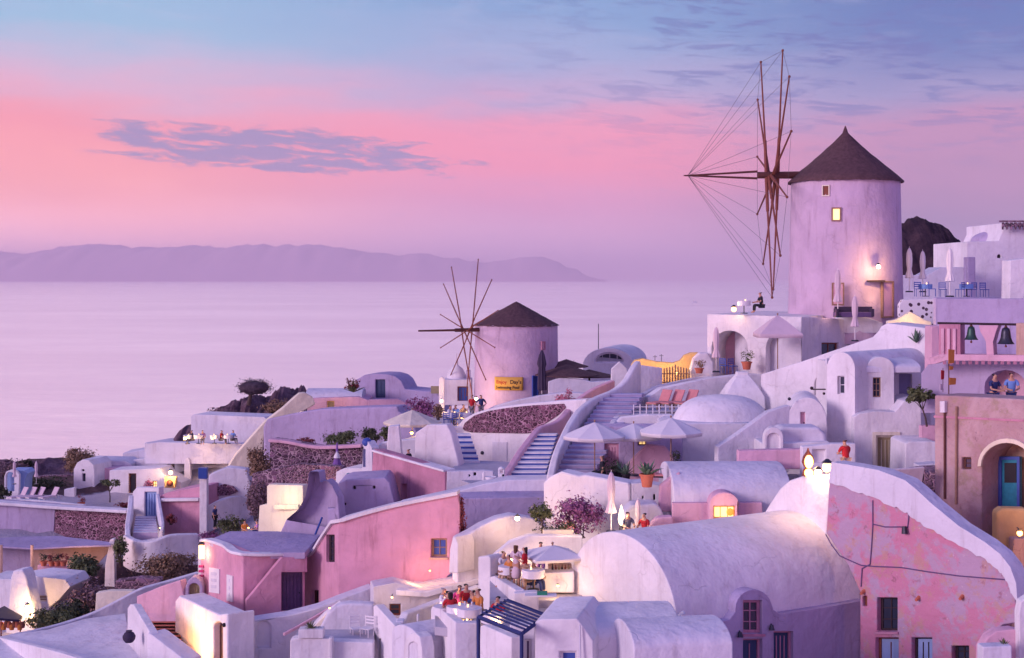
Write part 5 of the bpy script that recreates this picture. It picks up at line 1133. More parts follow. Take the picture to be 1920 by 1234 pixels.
# loungers
plf = deck('sun_terrace', [(1160,778),(1200,752),(1235,742),(1330,744),(1330,778)], (1230,778,72.5), 'pave', .5, None, 'pale sun deck with loungers between the stairs and the dome', 'terrace')
lo = Proto(make_lounger('cushion', 'woodlight', 55))
for i, (x, lb) in enumerate(((1238,'nearest the stairs'),(1262,'in the middle'),(1288,'nearest the dome'))): lo(P(x, 766, 73.5), R(-38), 'orange cushioned sun lounger on the sun deck, '+lb, 'orange sun loungers')
fn = E_('deck_railing', 'low white post railing in front of the orange loungers', 'railing')
for i in range(9): bm = bmesh.new(); q = P(1188+i*12, 780, 72.3); box(bm, q+Vector((0, 0, .3)), (.05, .05, .6)); M('post', bm, 'white', fn)
bm = bmesh.new(); tube(bm, P(1188, 763, 72.3), P(1284, 763, 72.3), .02); tube(bm, P(1188, 771, 72.3), P(1284, 771, 72.3), .012); M('rail', bm, 'white', fn)
wall('deck_wall', [(1135,835),(1140,805),(1165,782),(1210,777),(1262,777),(1262,835)], Pl(1135,71.8,1262,71.8), .5, 'white', label='white retaining wall below the orange loungers', cat='wall', bev=.1)
# parasol terrace
wall('house_wall', [(1113,940),(1113,808),(1130,800),(1280,800),(1280,940)], Pl(1113,68.4,1280,68), 1.5, 'lilac', [('d',1134,832,1160,890,{'mat':'rose','frame':'oldpink','panels':3}), ('w',1196,822,1212,836,{'frame':'woodlight','pane':'lit_room','sill':False})], label='lilac house wall with a pink door behind the white parasols', cat='wall')
wall('triangular_wall', [(1155,940),(1160,888),(1214,834),(1247,836),(1264,856),(1264,940)], Pl(1155,66.8,1264,66.8), .5, 'rose', label='pinkish triangular stair side behind the potted plants', cat='wall')
um = Proto(make_umbrella(1.52, 2.1, .62, 8, 'cloth', .16))
um(P(1115, 900, 65.5), .2, 'leftmost of the open white parasols by the broad stairs', 'open white parasols'); um(P(1188, 892, 66.5), 0, 'middle open white parasol, half hidden behind its neighbours', 'open white parasols', scale=.92)
um(P(1258, 893, 64.8), .35, 'rightmost open white parasol in front of the domed house', 'open white parasols')
person(P(1129, 905, 62.3), R(-90), 'seated person with reddish hair among the potted plants by the stairs', 'c_black', 'c_black', 'hairbrown', pose='sit')
for i, (x, y, Y, lb, pk) in enumerate(((1146,897,62.0,'dark leafy pot plant next to the seated person','bush'),(1160,899,62.3,'low spiky pot plant left of the big terracotta pot','agave'),(1174,902,61.6,'small spiky pot plant between the dark leafy ones','agave'),(1270,880,62.5,'round leafy pot plant at the corner of the long vault roof','bush'))): pot(x, y, Y, .2, .32, lb, pk, 'dark' if i < 3 else 'terracotta', i+3, leafmat='leaf_dark', pl=1.3)
bl = Proto(make_lounger('cushion', 'darkwood', 40)); bl(P(1244, 905, 61), R(75), 'dark framed lounger with an orange cushion behind the pink corner wall', 'dark framed lounger')
wall('corner_wall', [(1236,960),(1238,912),(1262,892),(1275,885),(1275,960)], Pl(1236,58.3,1275,58.3), .5, 'rose', label='sunlit pink corner wall right of the big terracotta pot', cat='wall')
# ================================================================== OVAL STONE PANEL, BLUE STAIRS
sp = E_('plaster_wall', 'pale plaster retaining wall holding a leaf-shaped panel of dark stones', 'wall'); pp = Pl(830, 85, 1080, 80)
wall('wall', [(826,890),(828,812),(850,806),(868,786),(890,774),(925,764),(990,756),(1050,751),(1100,748),(1100,800),(1040,890)], pp, .9, 'white', parent=sp, bev=.1)
so2 = [(868,803),(872,793),(890,779),(915,771),(950,765),(1000,760),(1058,757),(1062,764),(1048,778),(1030,790),(1018,797),(1004,811),(985,813),(930,812),(885,811),(872,808)]
bm = bmesh.new(); extr(bm, [[pp.pt(*q, -.06) for q in so2]], pp.n*.3); M('stone_panel', bm, 'stonefine', sp, bev=.03)
fit(None, pp, [(924,867),(924,829),(951,829),(951,867)], -.05, .1, 'hatch', 'white2', sp); bm = bmesh.new(); ball(bm, pp.pt(905, 849, -.06), .11, (1, .5, 1)); M('lamp_fitting', bm, 'metal', sp)
stairs('blue_stairs', 'short flight with bright blue risers below the oval stone panel', (852,872,76.5), (900,870,76.5), (846,812,80), (880,812,80), 6)
wall('stair_wall', [(776,890),(778,812),(800,797),(838,796),(846,812),(860,868),(858,890)], Pl(776,76.2,860,75.2), .8, 'white', label='white wall flanking the short blue flight on its left', cat='wall', bev=.08)
stairs('blue_stairs', 'long flight with bright blue risers beside the broad white stairs', (945,900,70), (1020,900,70), (1008,812,76.5), (1046,812,76.5), 10)
parapet('stair_parapet', [(1150,712,84),(1112,728,83),(1078,752,81.5),(1052,782,79),(1034,793,78),(1012,800,77),(998,815,75.6),(975,845,73.2),(955,876,71),(943,893,69.6)], 1.7, .38, 'rose', label='pinkish curving parapet on the left of the long blue flight', cat='wall', bev=.1)
wall('swooping_wall', [(893,790),(900,775),(925,762),(960,752),(1010,742),(1062,735),(1100,738),(1100,790)], Pl(893,88,1100,87), .6, 'white2', label='lilac swooping wall between the small windmill and the stone panel', cat='wall', bev=.08)
# terrace below blue stairs
deck('landing', [(836,890),(862,862),(1000,868),(1060,900),(1050,912),(880,906)], (945,900,70), 'pave', .3, kind='structure')
wall('terrace_wall', [(836,960),(838,884),(905,882),(925,884),(925,960)], Pl(836,70,925,70), .4, 'white2', label='low lilac wall of the landing with two dark vents', cat='wall', holes=[('vent',888,886,893,892), ('vent',879,890,882,894)], tw=.2)
wall('terrace_wall', [(700,1010),(745,947),(840,926),(905,908),(950,900),(1056,898),(1062,1010)], Pl(700,67.5,1062,67), 1.6, 'white2', label='long lilac terrace wall rising from the pink building to the blue flight', cat='wall', bev=.07)
wall('pillar_stub', [(904,915),(904,886),(909,884),(910,915)], Pl(904,69,910,69), .15, 'white', label='thin white post on the landing', cat='post')
wall('pillar_stub', [(934,912),(934,879),(940,876),(946,879),(947,912)], Pl(934,68.8,947,68.8), .4, 'white', [('vent',938,882,943,888)], label='white stub with a round vent at the foot of the long blue flight', cat='post', tw=.15)
bwl = E_('bowl_planter', 'small white bowl planter on the landing', 'planter'); bm = bmesh.new(); lathe(bm, P(920, 905, 68.8), [(0, 0), (.14, 0), (.26, .22), (.28, .3), (.22, .28), (0, .2)], 16); M('bowl', bm, 'white', bwl); spiky(bwl, P(920, 899, 68.8), 9, .18, .02, 'leaf_green', 2, name='sprout')
wall('flower_screen', [(866,1060),(858,985),(860,950),(866,930),(872,950),(874,1060)], Pl(858,61.2,874,61.2), .1, 'stonefine', label='narrow pointed dark climbing plant panel at the right edge of the pink building', cat='plant') if False else None
cy = E_('cypress_tree', 'slim pointed dark reddish shrub at the right corner of the pink building', 'tree'); cc_ = P(866, 970, 60.8)
leaves('crown', [(cc_+Vector((0, 0, -.35)), (.22,.2,.62)), (cc_+Vector((0, 0, .25)), (.15,.14,.6)), (cc_+Vector((0, 0, .65)), (.08,.08,.35))], 'leaf_red', cy, 900, .10, 5); bm = bmesh.new(); tube(bm, cc_-Vector((0, 0, 1.2)), cc_, .03); M('trunk', bm, 'trunk', cy)
# ================================================================== SMALL WINDMILL
ml, mc2 = windmill('windmill', 'smaller whitewashed windmill with low dark cone roof and reddish spoked wheel', 968, 98, 2.92, 3.02, 608, 790, 564, 3.02, 27, 4.85, 3.85, 7.5, 617, 12, 12, 'thatch', .62, None, concave=False, spread=.8, ropes=None, eave=.06)
mill_window(ml, mc2, 2.95, 1018, 640, 656, 9, 'oldpink', 'rose', bars=False); mill_window(ml, mc2, 3.0, 1003, 704, 744, 12, 'bluepaint', 'blue', name='door', bars=False)
# banner, curved on the tower
bm = bmesh.new(); bt = bmesh.new(); a0, a1 = (929-968)/26.3/3.04, (980-968)/26.3/3.04; rr_ = 3.06; z0, z1 = P(0, 732, 95).z, P(0, 707, 95).z
def onmill(u, v_, off=0): a = math.asin(a0+(a1-a0)*u); return Vector((mc2.x+(rr_+off)*math.sin(a), mc2.y-(rr_+off)*math.cos(a), z0+(z1-z0)*v_))
N_ = 14
for i in range(N_):
    q = [bm.verts.new(onmill(*k)) for k in ((i/N_,0),((i+1)/N_,0),((i+1)/N_,1),(i/N_,1))]; bm.faces.new(q)
sgn = E_('banner', 'yellow lettered cloth banner on the smaller windmill', 'sign'); ob = M('banner_cloth', bm, 'yellowcloth', sgn); sf2 = ob.modifiers.new('t', 'SOLIDIFY'); sf2.thickness = .02
for txt, u, v_, sz, mt in (("Day's", .54, .50, .36, 'c_black'), ('Swimming Pool', .05, .12, .275, 'c_black'), ('Enjoy', .06, .50, .33, 'c_red')):
    cu = bpy.data.curves.new('t', 'FONT'); cu.body = txt; cu.size = sz; cu.extrude = .006; cu.offset = .006; to = bpy.data.objects.new('t', cu); C.objects.link(to); bpy.context.view_layer.update()
    me = bpy.data.meshes.new_from_object(to.evaluated_get(bpy.context.evaluated_depsgraph_get())); bpy.data.objects.remove(to); wd = (onmill(1, 0)-onmill(0, 0)).length
    for vv_ in me.vertices: x_, y_, z_ = vv_.co; vv_.co = onmill(u+x_/wd*(.95 if txt[0] == 'S' else 1), v_+y_/(z1-z0), .025+z_)
    me.materials.clear(); me.materials.append(MATS[mt]); put(bpy.data.objects.new('lettering', me), sgn)
pr_ = [(0, 2.9), (.05, 2.88), (.16, 2.6), (.24, 2.2), (.27, 2.0), (.20, 1.75), (.23, 1.3), (.25, .8), (.27, .35), (.22, .33), (0, .35)]
dk = make_closed_umbrella('clothdark', .12, pr_)(); dk.location = P(1016, 741, 93.5); dk['label'] = 'tall dark closed parasol in front of the smaller windmill'; dk['category'] = 'umbrella'; dk.scale = (1.05,)*3
lamp(P(893, 748, 94.2), 75, 'floor lamp washing the foot of the smaller windmill', .12, 'glow_white', bracket=False, off=(.1, -.5, .2))
# kiosk and terrace left of it
ks = E_('white_kiosk', 'small white chapel-like hut with a blue door behind the wheel of the smaller windmill', 'hut')
wall('wall', [(832,760),(832,712),(884,712),(884,760)], Pl(832,98,884,98), 2.2, 'white2', [('d',858,725,878,752,{'mat':'blue','frame':'woodred'})], ks, tw=.3)
wall('chimney', [(874,712),(874,694),(882,694),(882,712)], Pl(874,98.5,882,98.5), .4, 'lilac', parent=ks); bm = bmesh.new(); lathe(bm, P(856, 712, 99.5), [(.7, 0), (.68, .35), (.45, .8), (.12, 1.05), (.10, 1.4), (.04, 1.42), (.03, 1.9), (0, 1.9)], 20); M('cupola', bm, 'white', ks)
wall('pier', [(823,790),(823,710),(828,706),(833,710),(833,790)], Pl(823,96,833,96), .4, 'white', label='slim white pier with a lamp left of the blue-doored hut', cat='pier')
lamp(P(828, 752, 95.2), 45, 'lamp at the foot of the slim white pier', .10, 'glow_white', bracket=False)
deck('terrace', [(800,800),(905,800),(925,772),(820,772)], (850,800,86), 'pave', .4, kind='structure')
for i, (x, y, Y, fc, ps_, ar_, sh, hr, lb) in enumerate(((902,790,87.5,20,'stand','hips','c_navy','hair','person with hands on hips in a blue shirt by the smaller windmill'),(885,790,88,-30,'stand','down','c_red','hairbrown','person in red left of the one with hands on hips'),(868,794,87,30,'sit','table','c_beige','hair','guest in beige sitting by the smaller windmill'),(855,795,86.6,-20,'sit','table','c_skyblue','hairbrown','guest in light blue left of the one in beige'),(842,796,86.4,60,'sit','table','c_whitecloth','hair','guest in white at the left end of the windmill terrace'))):
    person(P(x, y, Y), R(fc), lb, sh, 'c_grey', hr, pose=ps_, arms=ar_, h=1.7)
lamp(P(866, 783, 86.6), 24, 'table lantern among the guests below the smaller windmill', .09, 'glow', name='lantern', bracket=False)
for i, (x, lb) in enumerate(((850,'between the seated guests'),(874,'near the person in red'))): tbl(P(x, 797, 86), i, 'cafe table on the windmill terrace '+lb, 'cafe tables with white cloths')
for i, (x, lb) in enumerate(((838,'leftmost'),(848,'middle'),(859,'rightmost'))): ch(P(x, 800, 85.5), i+3, 'blue chair on the windmill terrace, %s of three' % lb, 'blue cafe chairs')
bush(822, 772, 87, .42, .55, 'small leafy shrub beside the lamp on the windmill terrace', 'leaf_brown', 400, .12)
bush(795, 765, 92, 1.2, .8, 'purple-pink flowering shrub left of the windmill terrace', 'leaf_purple', 900, .16)
wall('terrace_wall', [(800,830),(800,806),(815,800),(905,800),(905,830)], Pl(800,84.5,905,84), .4, 'white2', label='low wall of the windmill terrace above the short blue flight', cat='wall')
# lit cream parasol and terrace
uc = make_umbrella(1.75, 1.9, .72, 8, 'cream', .16)(); uc.location = P(773, 850, 84); uc['label'] = 'open cream parasol lit from underneath left of the windmill terrace'
lamp(P(772, 812, 83.6), 40, 'lamp under the open cream parasol', .09, 'glow', bracket=False, off=(0, -.3, .05))
wall('terrace_wall', [(690,900),(695,845),(716,830),(740,826),(790,822),(812,812),(812,900)], Pl(690,80,812,80), .5, 'white', label='white terrace wall in front of the lit cream parasol', cat='wall', bev=.08)
wall('planter_wall', [(735,845),(738,830),(790,815),(808,806),(812,822),(770,842)], Pl(735,82,812,82), .4, 'cream', label='warm lit cream ledge under the lit parasol', cat='wall')
wall('chimney', [(724,870),(728,800),(748,798),(755,870)], Pl(724,77,755,77), .8, 'white', label='tapering white chimney in front of the cream parasol', cat='chimney', bev=.05)
person(P(766, 884, 75), R(-120), 'person in black sitting on the wall right of the tapering chimney', 'c_black', 'c_black', 'hairbrown', pose='sit')
# ================================================================== PINK BUILDING AND NEIGHBOURS
pk = E_('pink_house', 'large pink house with a white-edged sloping roofline and one blue-paned window', 'house')
pA, pB = Pl(566, 66, 635, 61.5), Pl(635, 61.5, 862, 60.6)
wall('wall', [(566,1150),(566,1043),(585,1036),(600,1012),(622,982),(635,976),(635,1150)], pA, .5, 'pinkwall', [('w',611,1003,627,1054,{'frame':'darkwood','pane':'glass','bars':(1,3),'sill':False}), ('w',584,1107,597,1133,{'frame':'wood','pane':'dark','bars':(0,0),'sill':False})], pk, tw=.5, bev=.04)
wall('wall', [(635,1150),(635,976.5),(660,968),(745,945),(857,923),(862,950),(862,1008),(846,1075),(800,1115),(760,1150)], pB, .55, 'pinkwall', [('w',808,1010,838,1045,{'frame':'woodlight','pane':'bluepaint','bars':(1,1),'sillmat':'sand','fw':.09})], pk, tw=.55, bev=.04)
cop = [pA.pt(566,1042,.2), pA.pt(586,1034,.2), pA.pt(603,1008,.2), pA.pt(622,980,.2), pB.pt(636,974,.2), pB.pt(662,965,.2), pB.pt(745,943,.2), pB.pt(858,921,.2)]
parapet('coping', cop, .16, .68, 'white', parent=pk, bev=.05)
wall('back_wall', [(640,1100),(640,985),(860,935),(860,1100)], Pl(640,66,860,66), .4, 'pinkwall', parent=pk)
lamp(P(806, 1070, 60.0), 9, 'small warm lamp at the foot of the large pink wall', .04, 'glow', bracket=False, off=(0, -.15, .1), col=(1, .5, .18)); glow_light(pk, P(775, 1084, 59.9), 14, (1, .5, .2)); glow_light(pk, P(740, 1104, 60.1), 12, (1, .5, .2)); glow_light(pk, P(832, 1052, 59.7), 8, (1, .5, .2))
# pink house with terrace (left)
pc = E_('terrace_house', 'pink corner house with white shutters, an outside stair and a purple door', 'house')
pL, pR = Pl(386, 66.5, 455, 62.5), Pl(455, 62.5, 572, 63.6)
wall('wall', [(375,1170),(376,1012),(390,1012),(420,1022),(455,1037),(455,1170)], pL, .5, 'pinkwall', parent=pc, bev=.05)
wall('wall', [(455,1170),(455,1037.5),(572,1037),(572,1170)], pR, .55, 'pinkwall', [('d',524,1071,568,1146,{'mat':'purpledoor','frame':'purpledoor','panels':5,'fw':.06})], pc, tw=.5, bev=.05)
wall('stair_wall', [(460,1170),(458,1122),(470,1108),(524,1042),(572,1041),(572,1070),(524,1070),(524,1170)], pR, .28, 'pinkwall', parent=pc, off=-.42, bev=.04)
parapet('coping', [pL.pt(378,1011,.1), pL.pt(390,1010,.1), pL.pt(420,1020,.1), pR.pt(456,1036,.1), pR.pt(572,1036,.1)], .14, .45, 'white', parent=pc, bev=.04)
for x0, y0, x1, y1 in ((394,1064,413,1110),(427,1077,438,1126)):
    sh = fit(None, pL, [(x0,y1),(x0,y0),(x1,y0+3),(x1,y1+3)], -.06, .07, 'shutter', 'cloth', pc); bm = bmesh.new()
    for k in range(3): y = y0+8+(y1-y0-10)*k/3; extr(bm, [[pL.pt(*q, -.075) for q in ((x0+4,y+6),(x0+4,y),(x1-5,y+1),(x1-5,y+7))]], pL.n*.02)
    M('shutter_panel', bm, 'white2', sh)
deck('roof_terrace', [(392,1012),(455,1036),(572,1036),(600,1003),(520,996),(430,996)], (455,1040,62.5), 'lilac', .3, pc)
wall('pier', [(370,1110),(371,1018),(376,1012),(388,1012),(388,1110)], Pl(370,67.5,388,67), .5, 'white', label='white pier with a lit lantern box at the left corner of the pink corner house', cat='pier')
lb_ = E_('wall_lantern', 'tall glowing lantern box on the white pier of the pink corner house', 'lantern'); bm = bmesh.new(); extr(bm, [[Pl(371,66.9,386,66.6).pt(*q) for q in ((373,1048),(373,1023),(384,1023),(384,1048))]], Vector((0, .2, 0))); M('lamp_glass', bm, 'glow', lb_)
bm = bmesh.new(); extr(bm, [[Pl(371,66.9,386,66.6).pt(*q) for q in ((371,1022),(373,1017),(385,1017),(387,1022))]], Vector((0, .3, 0))); M('lamp_cap', bm, 'metal', lb_); glow_light(lb_, P(378, 1040, 66.1), 26)
for i in range(4):
    bm = bmesh.new(); q = P(377, 1062+i*9, 66.7); box(bm, q, (.22, .12, .10)); M('red_flower_box', bm, 'c_magenta', None, 'small magenta flower pot below the lantern box, %s of four' % ('topmost', 'second from top', 'third from top', 'lowest')[i], 'flower pot', 'magenta flower pots')
# lilac fin house behind
fh = E_('lilac_house', 'lilac house with a sweeping curved flank, a chimney and a blue door', 'house')
wall('flank', [(517,1050),(519,1012),(536,975),(560,955),(573,930),(578,905),(579,884),(598,884),(600,905),(612,900),(622,910),(634,935),(638,980),(606,1020),(590,1050)], Pl(517,69,640,68), .8, 'lilac', parent=fh, bev=.08, holes=[('w',613,953,629,992,{'frame':'blue','pane':'blue','bars':(0,0),'sill':False})], tw=.4)
nf = P(633, 985, 69.5); wall('roof', [(636,1060),(628,930),(634,906),(650,900),(722,896),(730,905),(744,960),(744,1060)], Pl(628,70,744,70), 3, 'lilac', [('vent',662,911,667,918,{'arch':3}), ('vent',699,911,704,917,{'arch':3}), ('vent',640,943,649,948)], fh, tw=.3, bev=.15)
cable('handrail', [P(566, 1038, 67.5), P(590, 1005, 67.5), P(604, 970, 67.5)], .05, 'blue', fh)
# old pink wall
pw = E_('pink_wall', 'weathered pink wall block with a dark slit below the cream parasol terrace', 'wall')
wall('wall', [(690,1000),(699,846),(702,842),(770,862),(834,883),(834,1000)], Pl(699,75,834,70), .6, 'oldpink', [('hole',752,908,762,990)], pw, tw=.59, bev=.05)
wall('side_wall', [(834.5,1000),(834.5,883),(842,884),(905,884),(905,1000)], Pl(834,70.2,905,73), .5, 'white2', parent=pw)
parapet('coping', [Pl(699,75,834,70).pt(699,843,.3), Pl(699,75,834,70).pt(834,881,.3)], .12, .8, 'white', parent=pw, bev=.04)
wall('pier', [(678,905),(680,828),(688,826),(697,840),(698,905)], Pl(678,80,698,79), .5, 'white2', label='white pier with a blue shutter left of the weathered pink wall', cat='pier', holes=[('d',680,842,685,876,{'mat':'blue','frame':'blue','panels':0,'fw':.02})], tw=.2)
wall('shed', [(628,912),(630,885),(645,878),(690,878),(700,912)], Pl(628,82,700,81), 2, 'white', label='low white shed behind the lilac vented roof', cat='hut')
bx_ = bmesh.new(); q = P(654, 897, 79); lathe(bx_, q, [(0, 0), (.12, 0), (.13, .28), (0, .32)], 10); M('gas_bottle', bx_, 'teal', None, 'small turquoise gas bottle in front of the low white shed', 'bottle')
# cream lit walls
cw = E_('lit_wall', 'stepped cream-lit wall glowing yellow left of the lilac chimney', 'wall')
wall('wall', [(483,1010),(486,948),(500,945),(500,912),(504,908),(568,910),(570,1010)], Pl(483,76,570,75), .6, 'cream', parent=cw)  # white wall; its yellow light is partly put into the cream colour
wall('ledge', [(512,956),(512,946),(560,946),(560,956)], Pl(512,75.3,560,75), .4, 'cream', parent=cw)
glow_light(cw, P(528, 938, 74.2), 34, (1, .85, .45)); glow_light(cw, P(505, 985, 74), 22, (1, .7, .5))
# white walls below pink houses
wl = E_('lower_wall', 'white wall with a blind arched niche below the pink corner house', 'wall')
wall('wall', [(426,1312),(426,1152),(450,1160),(480,1162),(545,1152),(600,1138),(640,1122),(700,1100),(705,1140),(640,1150),(560,1195),(545,1312)], Pl(426,58.5,705,60.5), .8, 'white2', [('hole',482,1165,508,1215,{'arch':12})], wl, tw=.15, bev=.08)
ow = E_('arched_wall', 'white wall glowing orange with a narrow arched door at the bottom left', 'wall')
wall('wall', [(327,1312),(328,1128),(336,1117),(360,1128),(395,1145),(410,1152),(426,1150),(426,1312)], Pl(327,63,426,57), 1.2, 'white', [('d',400,1166,417,1289,{'arch':10,'mat':'woodlight','frame':'wood','panels':0,'rec':.3,'fw':.03})], ow, tw=.6, bev=.08)
lamp(P(350, 1236, 59.4), 190, 'low lamp at the foot of the orange-glowing arched wall', .07, 'glow', bracket=False, off=(0, -.5, .5), col=(1, .5, .18)); bm = bmesh.new(); ball(bm, P(420, 1172, 57.2), .09); M('doorbell', bm, 'dark', ow)
parapet('handrail', [(532,1187,57.5),(560,1172,58),(590,1155,58.5),(628,1132,59)], .12, .12, 'rose', label='slanting pinkish handrail rising to the large pink wall', cat='railing', bev=.02)
wall('ramp_wall', [(548,1230),(560,1196),(590,1172),(612,1150),(640,1130),(655,1130),(640,1230)], Pl(548,57,655,57.8), .4, 'white', label='white stair ramp wall lit warm at its top, below the large pink wall', cat='wall')
lamp(P(618, 1140, 57.0), 10, 'tiny step lamp at the top of the white stair ramp', .04, 'glow', bracket=False)
ct = E_('courtyard', 'white courtyard block with a bench wall and two chairs at the bottom centre', 'terrace')
wall('back_wall', [(600,1240),(598,1180),(612,1152),(630,1136),(650,1131),(702,1133),(706,1240)], Pl(598,55.5,706,55.5), .6, 'white2', parent=ct, bev=.12)
wall('front_wall', [(543,1320),(544,1200),(550,1197),(618,1197),(620,1202),(700,1205),(702,1320)], Pl(543,51.5,702,51.5), .5, 'white', parent=ct, bev=.05)
wall('post', [(616,1320),(616,1196),(624,1196),(624,1320)], Pl(616,51.2,624,51.2), .3, 'white', parent=ct)
deck('floor', [(545,1204),(702,1204),(702,1180),(560,1180)], (620,1206,51.6), 'pave', parent=ct)
pbx = E_('planter', 'white planter box with low green leaves in front of the large pink house', 'planter'); wall('box', [(559,1197),(560,1180),(606,1180),(606,1197)], Pl(559,51.4,606,51.4), .45, 'white', parent=pbx, bev=.02); spiky(pbx, P(582, 1180, 51.6), 26, .34, .035, 'leaf_green', 3); leaves('ground_leaves', [(P(582,1180,51.6), (.4,.15,.08))], 'leaf_dark', pbx, 150, .09, 4)
cw_ = Proto(make_chair('cloth')); cw_(P(668, 1200, 53), .4, 'white plastic chair on the left in the courtyard corner', 'white courtyard chairs'); cw_(P(688, 1200, 52.6), -.5, 'white plastic chair on the right in the courtyard corner', 'white courtyard chairs')
wall('diagonal_wall', [(700,1320),(700,1136),(704,1134),(742,1176),(746,1186),(746,1320)], Pl(700,53.5,746,49.5), .35, 'white', [('d',709,1198,714,1299,{'mat':'wood','frame':'wood','panels':0,'fw':.02})], label='tall white wall with a diagonal top and a thin slit door', cat='wall', tw=.2, bev=.04)
wall('pier', [(742,1320),(742,1165),(757,1165),(757,1320)], Pl(742,50.5,757,50.5), .5, 'white2', label='square lilac pier beside the diagonal white wall', cat='pier')
# ================================================================== BOTTOM LEFT
ro = E_('flat_roof_house', 'flat white roof with thin parapets filling the bottom left corner', 'house')
deck('roof', [(-40,1320),(-20,1196),(20,1190),(90,1180),(160,1160),(235,1150),(245,1205),(330,1320)], (100,1215,62), 'white', .4, ro)
parapet('parapet', [(-10,1210,64),(15,1192,66),(60,1182,67.5),(110,1170,69),(165,1152,70.5),(215,1128,71),(262,1104,71.5),(310,1090,72.5),(372,1072,73.5)], 1.9, .35, 'white2', parent=ro, bev=.06)
parapet('parapet', [(2,1194,64),(60,1208,60),(130,1226,57),(200,1250,54)], 1.5, .3, 'white', parent=ro, bev=.05)
vw = E_('diagonal_parapet', 'white parapet stepping down diagonally with a dark round pot on the flat roof', 'wall')
wall('wall', [(238,1320),(239,1140),(244,1133),(250,1134),(282,1188),(282,1320)], Pl(238,63,282,58.5), .35, 'white', parent=vw, bev=.04)
wall('wall', [(276,1320),(276,1186),(284,1190),(346,1238),(350,1320)], Pl(276,58.6,350,57), .9, 'white', parent=vw, bev=.05)
rp_ = E_('round_pot', 'dark round pot lying against the white diagonal parapet', 'pot'); bm = bmesh.new(); lathe(bm, P(242, 1203, 59.5)-Vector((0, 0, .05)), [(0, 0), (.16, .02), (.26, .15), (.28, .28), (.2, .42), (.12, .47), (.14, .52), (0, .5)], 16); M('pot', bm, 'clothdark', rp_)
wall('alley_wall', [(255,1240),(256,1118),(300,1100),(338,1088),(345,1120),(352,1240)], Pl(255,67,352,66), .5, 'rose', label='pink alley wall behind the diagonal white parapet', cat='wall')
stairs('alley_stairs', 'short purple stairs climbing the alley at the bottom left', (300,1215,60), (345,1215,60), (283,1168,64.5), (332,1168,64.5), 7, 'terracotta', 'lilac')
lamp(P(318, 1200, 60.5), 38, 'hidden orange lamp in the alley by the purple stairs', .05, 'glow', bracket=False, col=(1, .42, .1))
an = E_('arched_gate', 'small arched niche with a yellowish gate between the alley wall and the pink corner house', 'gate')
wall('wall', [(345,1170),(348,1100),(352,1090),(360,1082),(368,1082),(376,1090),(380,1100),(382,1170)], Pl(345,66,382,66), .6, 'lilac', [('d',354,1094,374,1134,{'arch':10,'mat':'olive','frame':'olive','panels':3,'fw':.03})], an, tw=.3)
# lit house far bottom-left
lh = E_('white_house', 'white house wall lit by a bright lamp with a tapering buttress at the left edge', 'house')
wall('wall', [(-30,1230),(-30,1086),(20,1086),(60,1080),(122,1086),(132,1100),(110,1125),(92,1140),(85,1230)], Pl(-30,83,132,82), 2.5, 'white', [('w',69,1117,87,1129,{'frame':'cream','pane':'woodlight','bars':(0,1),'sill':False})], lh, tw=.4)
wall('buttress', [(8,1200),(20,1082),(24,1070),(42,1068),(48,1080),(62,1150),(64,1200)], Pl(8,81,64,80.5), 1.0, 'white', parent=lh, bev=.1)
lamp(P(53, 1138, 80.6), 130, 'very bright wall lamp beside the tapering buttress', .16, 'glow_white', off=(.25, -.5, 0))
aw = E_('awning', 'dark purple awning over an orange-lit stall at the left edge', 'awning'); bm = bmesh.new()
extr(bm, [[P(-20,1150,77), P(8,1136,80), P(42,1155,78), P(36,1162,75), P(-20,1158,74)]], Vector((0, 0, -.12))); M('cloth', bm, 'awning', aw)
for x in (2, 38): bm = bmesh.new(); tube(bm, P(x, 1158, 76.5), P(x, 1158, 76.5)-Vector((0, 0, 2)), .04); M('post', bm, 'wood', aw)
for i in range(9):
    x = 2+i*5; bm = bmesh.new(); lathe(bm, P(x, 1178+3*math.sin(i*2), 75.5), [(0, 0), (.12, 0), (.16, .2), (.10, .32), (0, .32)], 10)
    M('clay_jar', bm, ('terracotta', 'c_orange', 'woodred')[i % 3], None, '%s clay jar on the stall under the dark awning, %s from the left edge' % (('terracotta', 'orange', 'dark red')[i % 3], 'first second third fourth fifth sixth seventh eighth ninth'.split()[i]), 'jar', 'clay jars under the awning')
lamp(P(16, 1168, 76.0), 55, 'warm lamp under the dark purple awning', .10, 'glow', bracket=False, col=(1, .45, .12))
# pergola house
ph = E_('pergola_house', 'white house with a flat lilac canopy roof and orange-lit wall at the left edge', 'house')
deck('canopy_roof', [(-60,1024),(-50,1012),(40,1006),(110,1005),(205,1016),(208,1022),(140,1024),(60,1028),(10,1025)], (100,1024,96), 'lilac', .12, ph)
wall('back_wall', [(-40,1100),(-40,1026),(62,1026),(62,1100)], Pl(-40,97.5,62,97.5), .5, 'lilac', parent=ph)
wall('lit_wall', [(60,1100),(60,1022),(206,1020),(204,1035),(180,1062),(150,1100)], Pl(60,97,206,98), .5, 'sand', parent=ph)
wall('low_wall', [(70,1095),(70,1060),(128,1062),(128,1095)], Pl(70,93,128,93), .5, 'rose', parent=ph)
for x in (2, 60): bm = bmesh.new(); tube(bm, P(x, 1088, 93), P(x, 1022, 93), .10, n=10); M('post', bm, 'sand', ph)
glow_light(ph, P(150, 1045, 94.5), 70, (1, .55, .28)); glow_light(ph, P(52, 1040, 92), 18, (1, .6, .4))
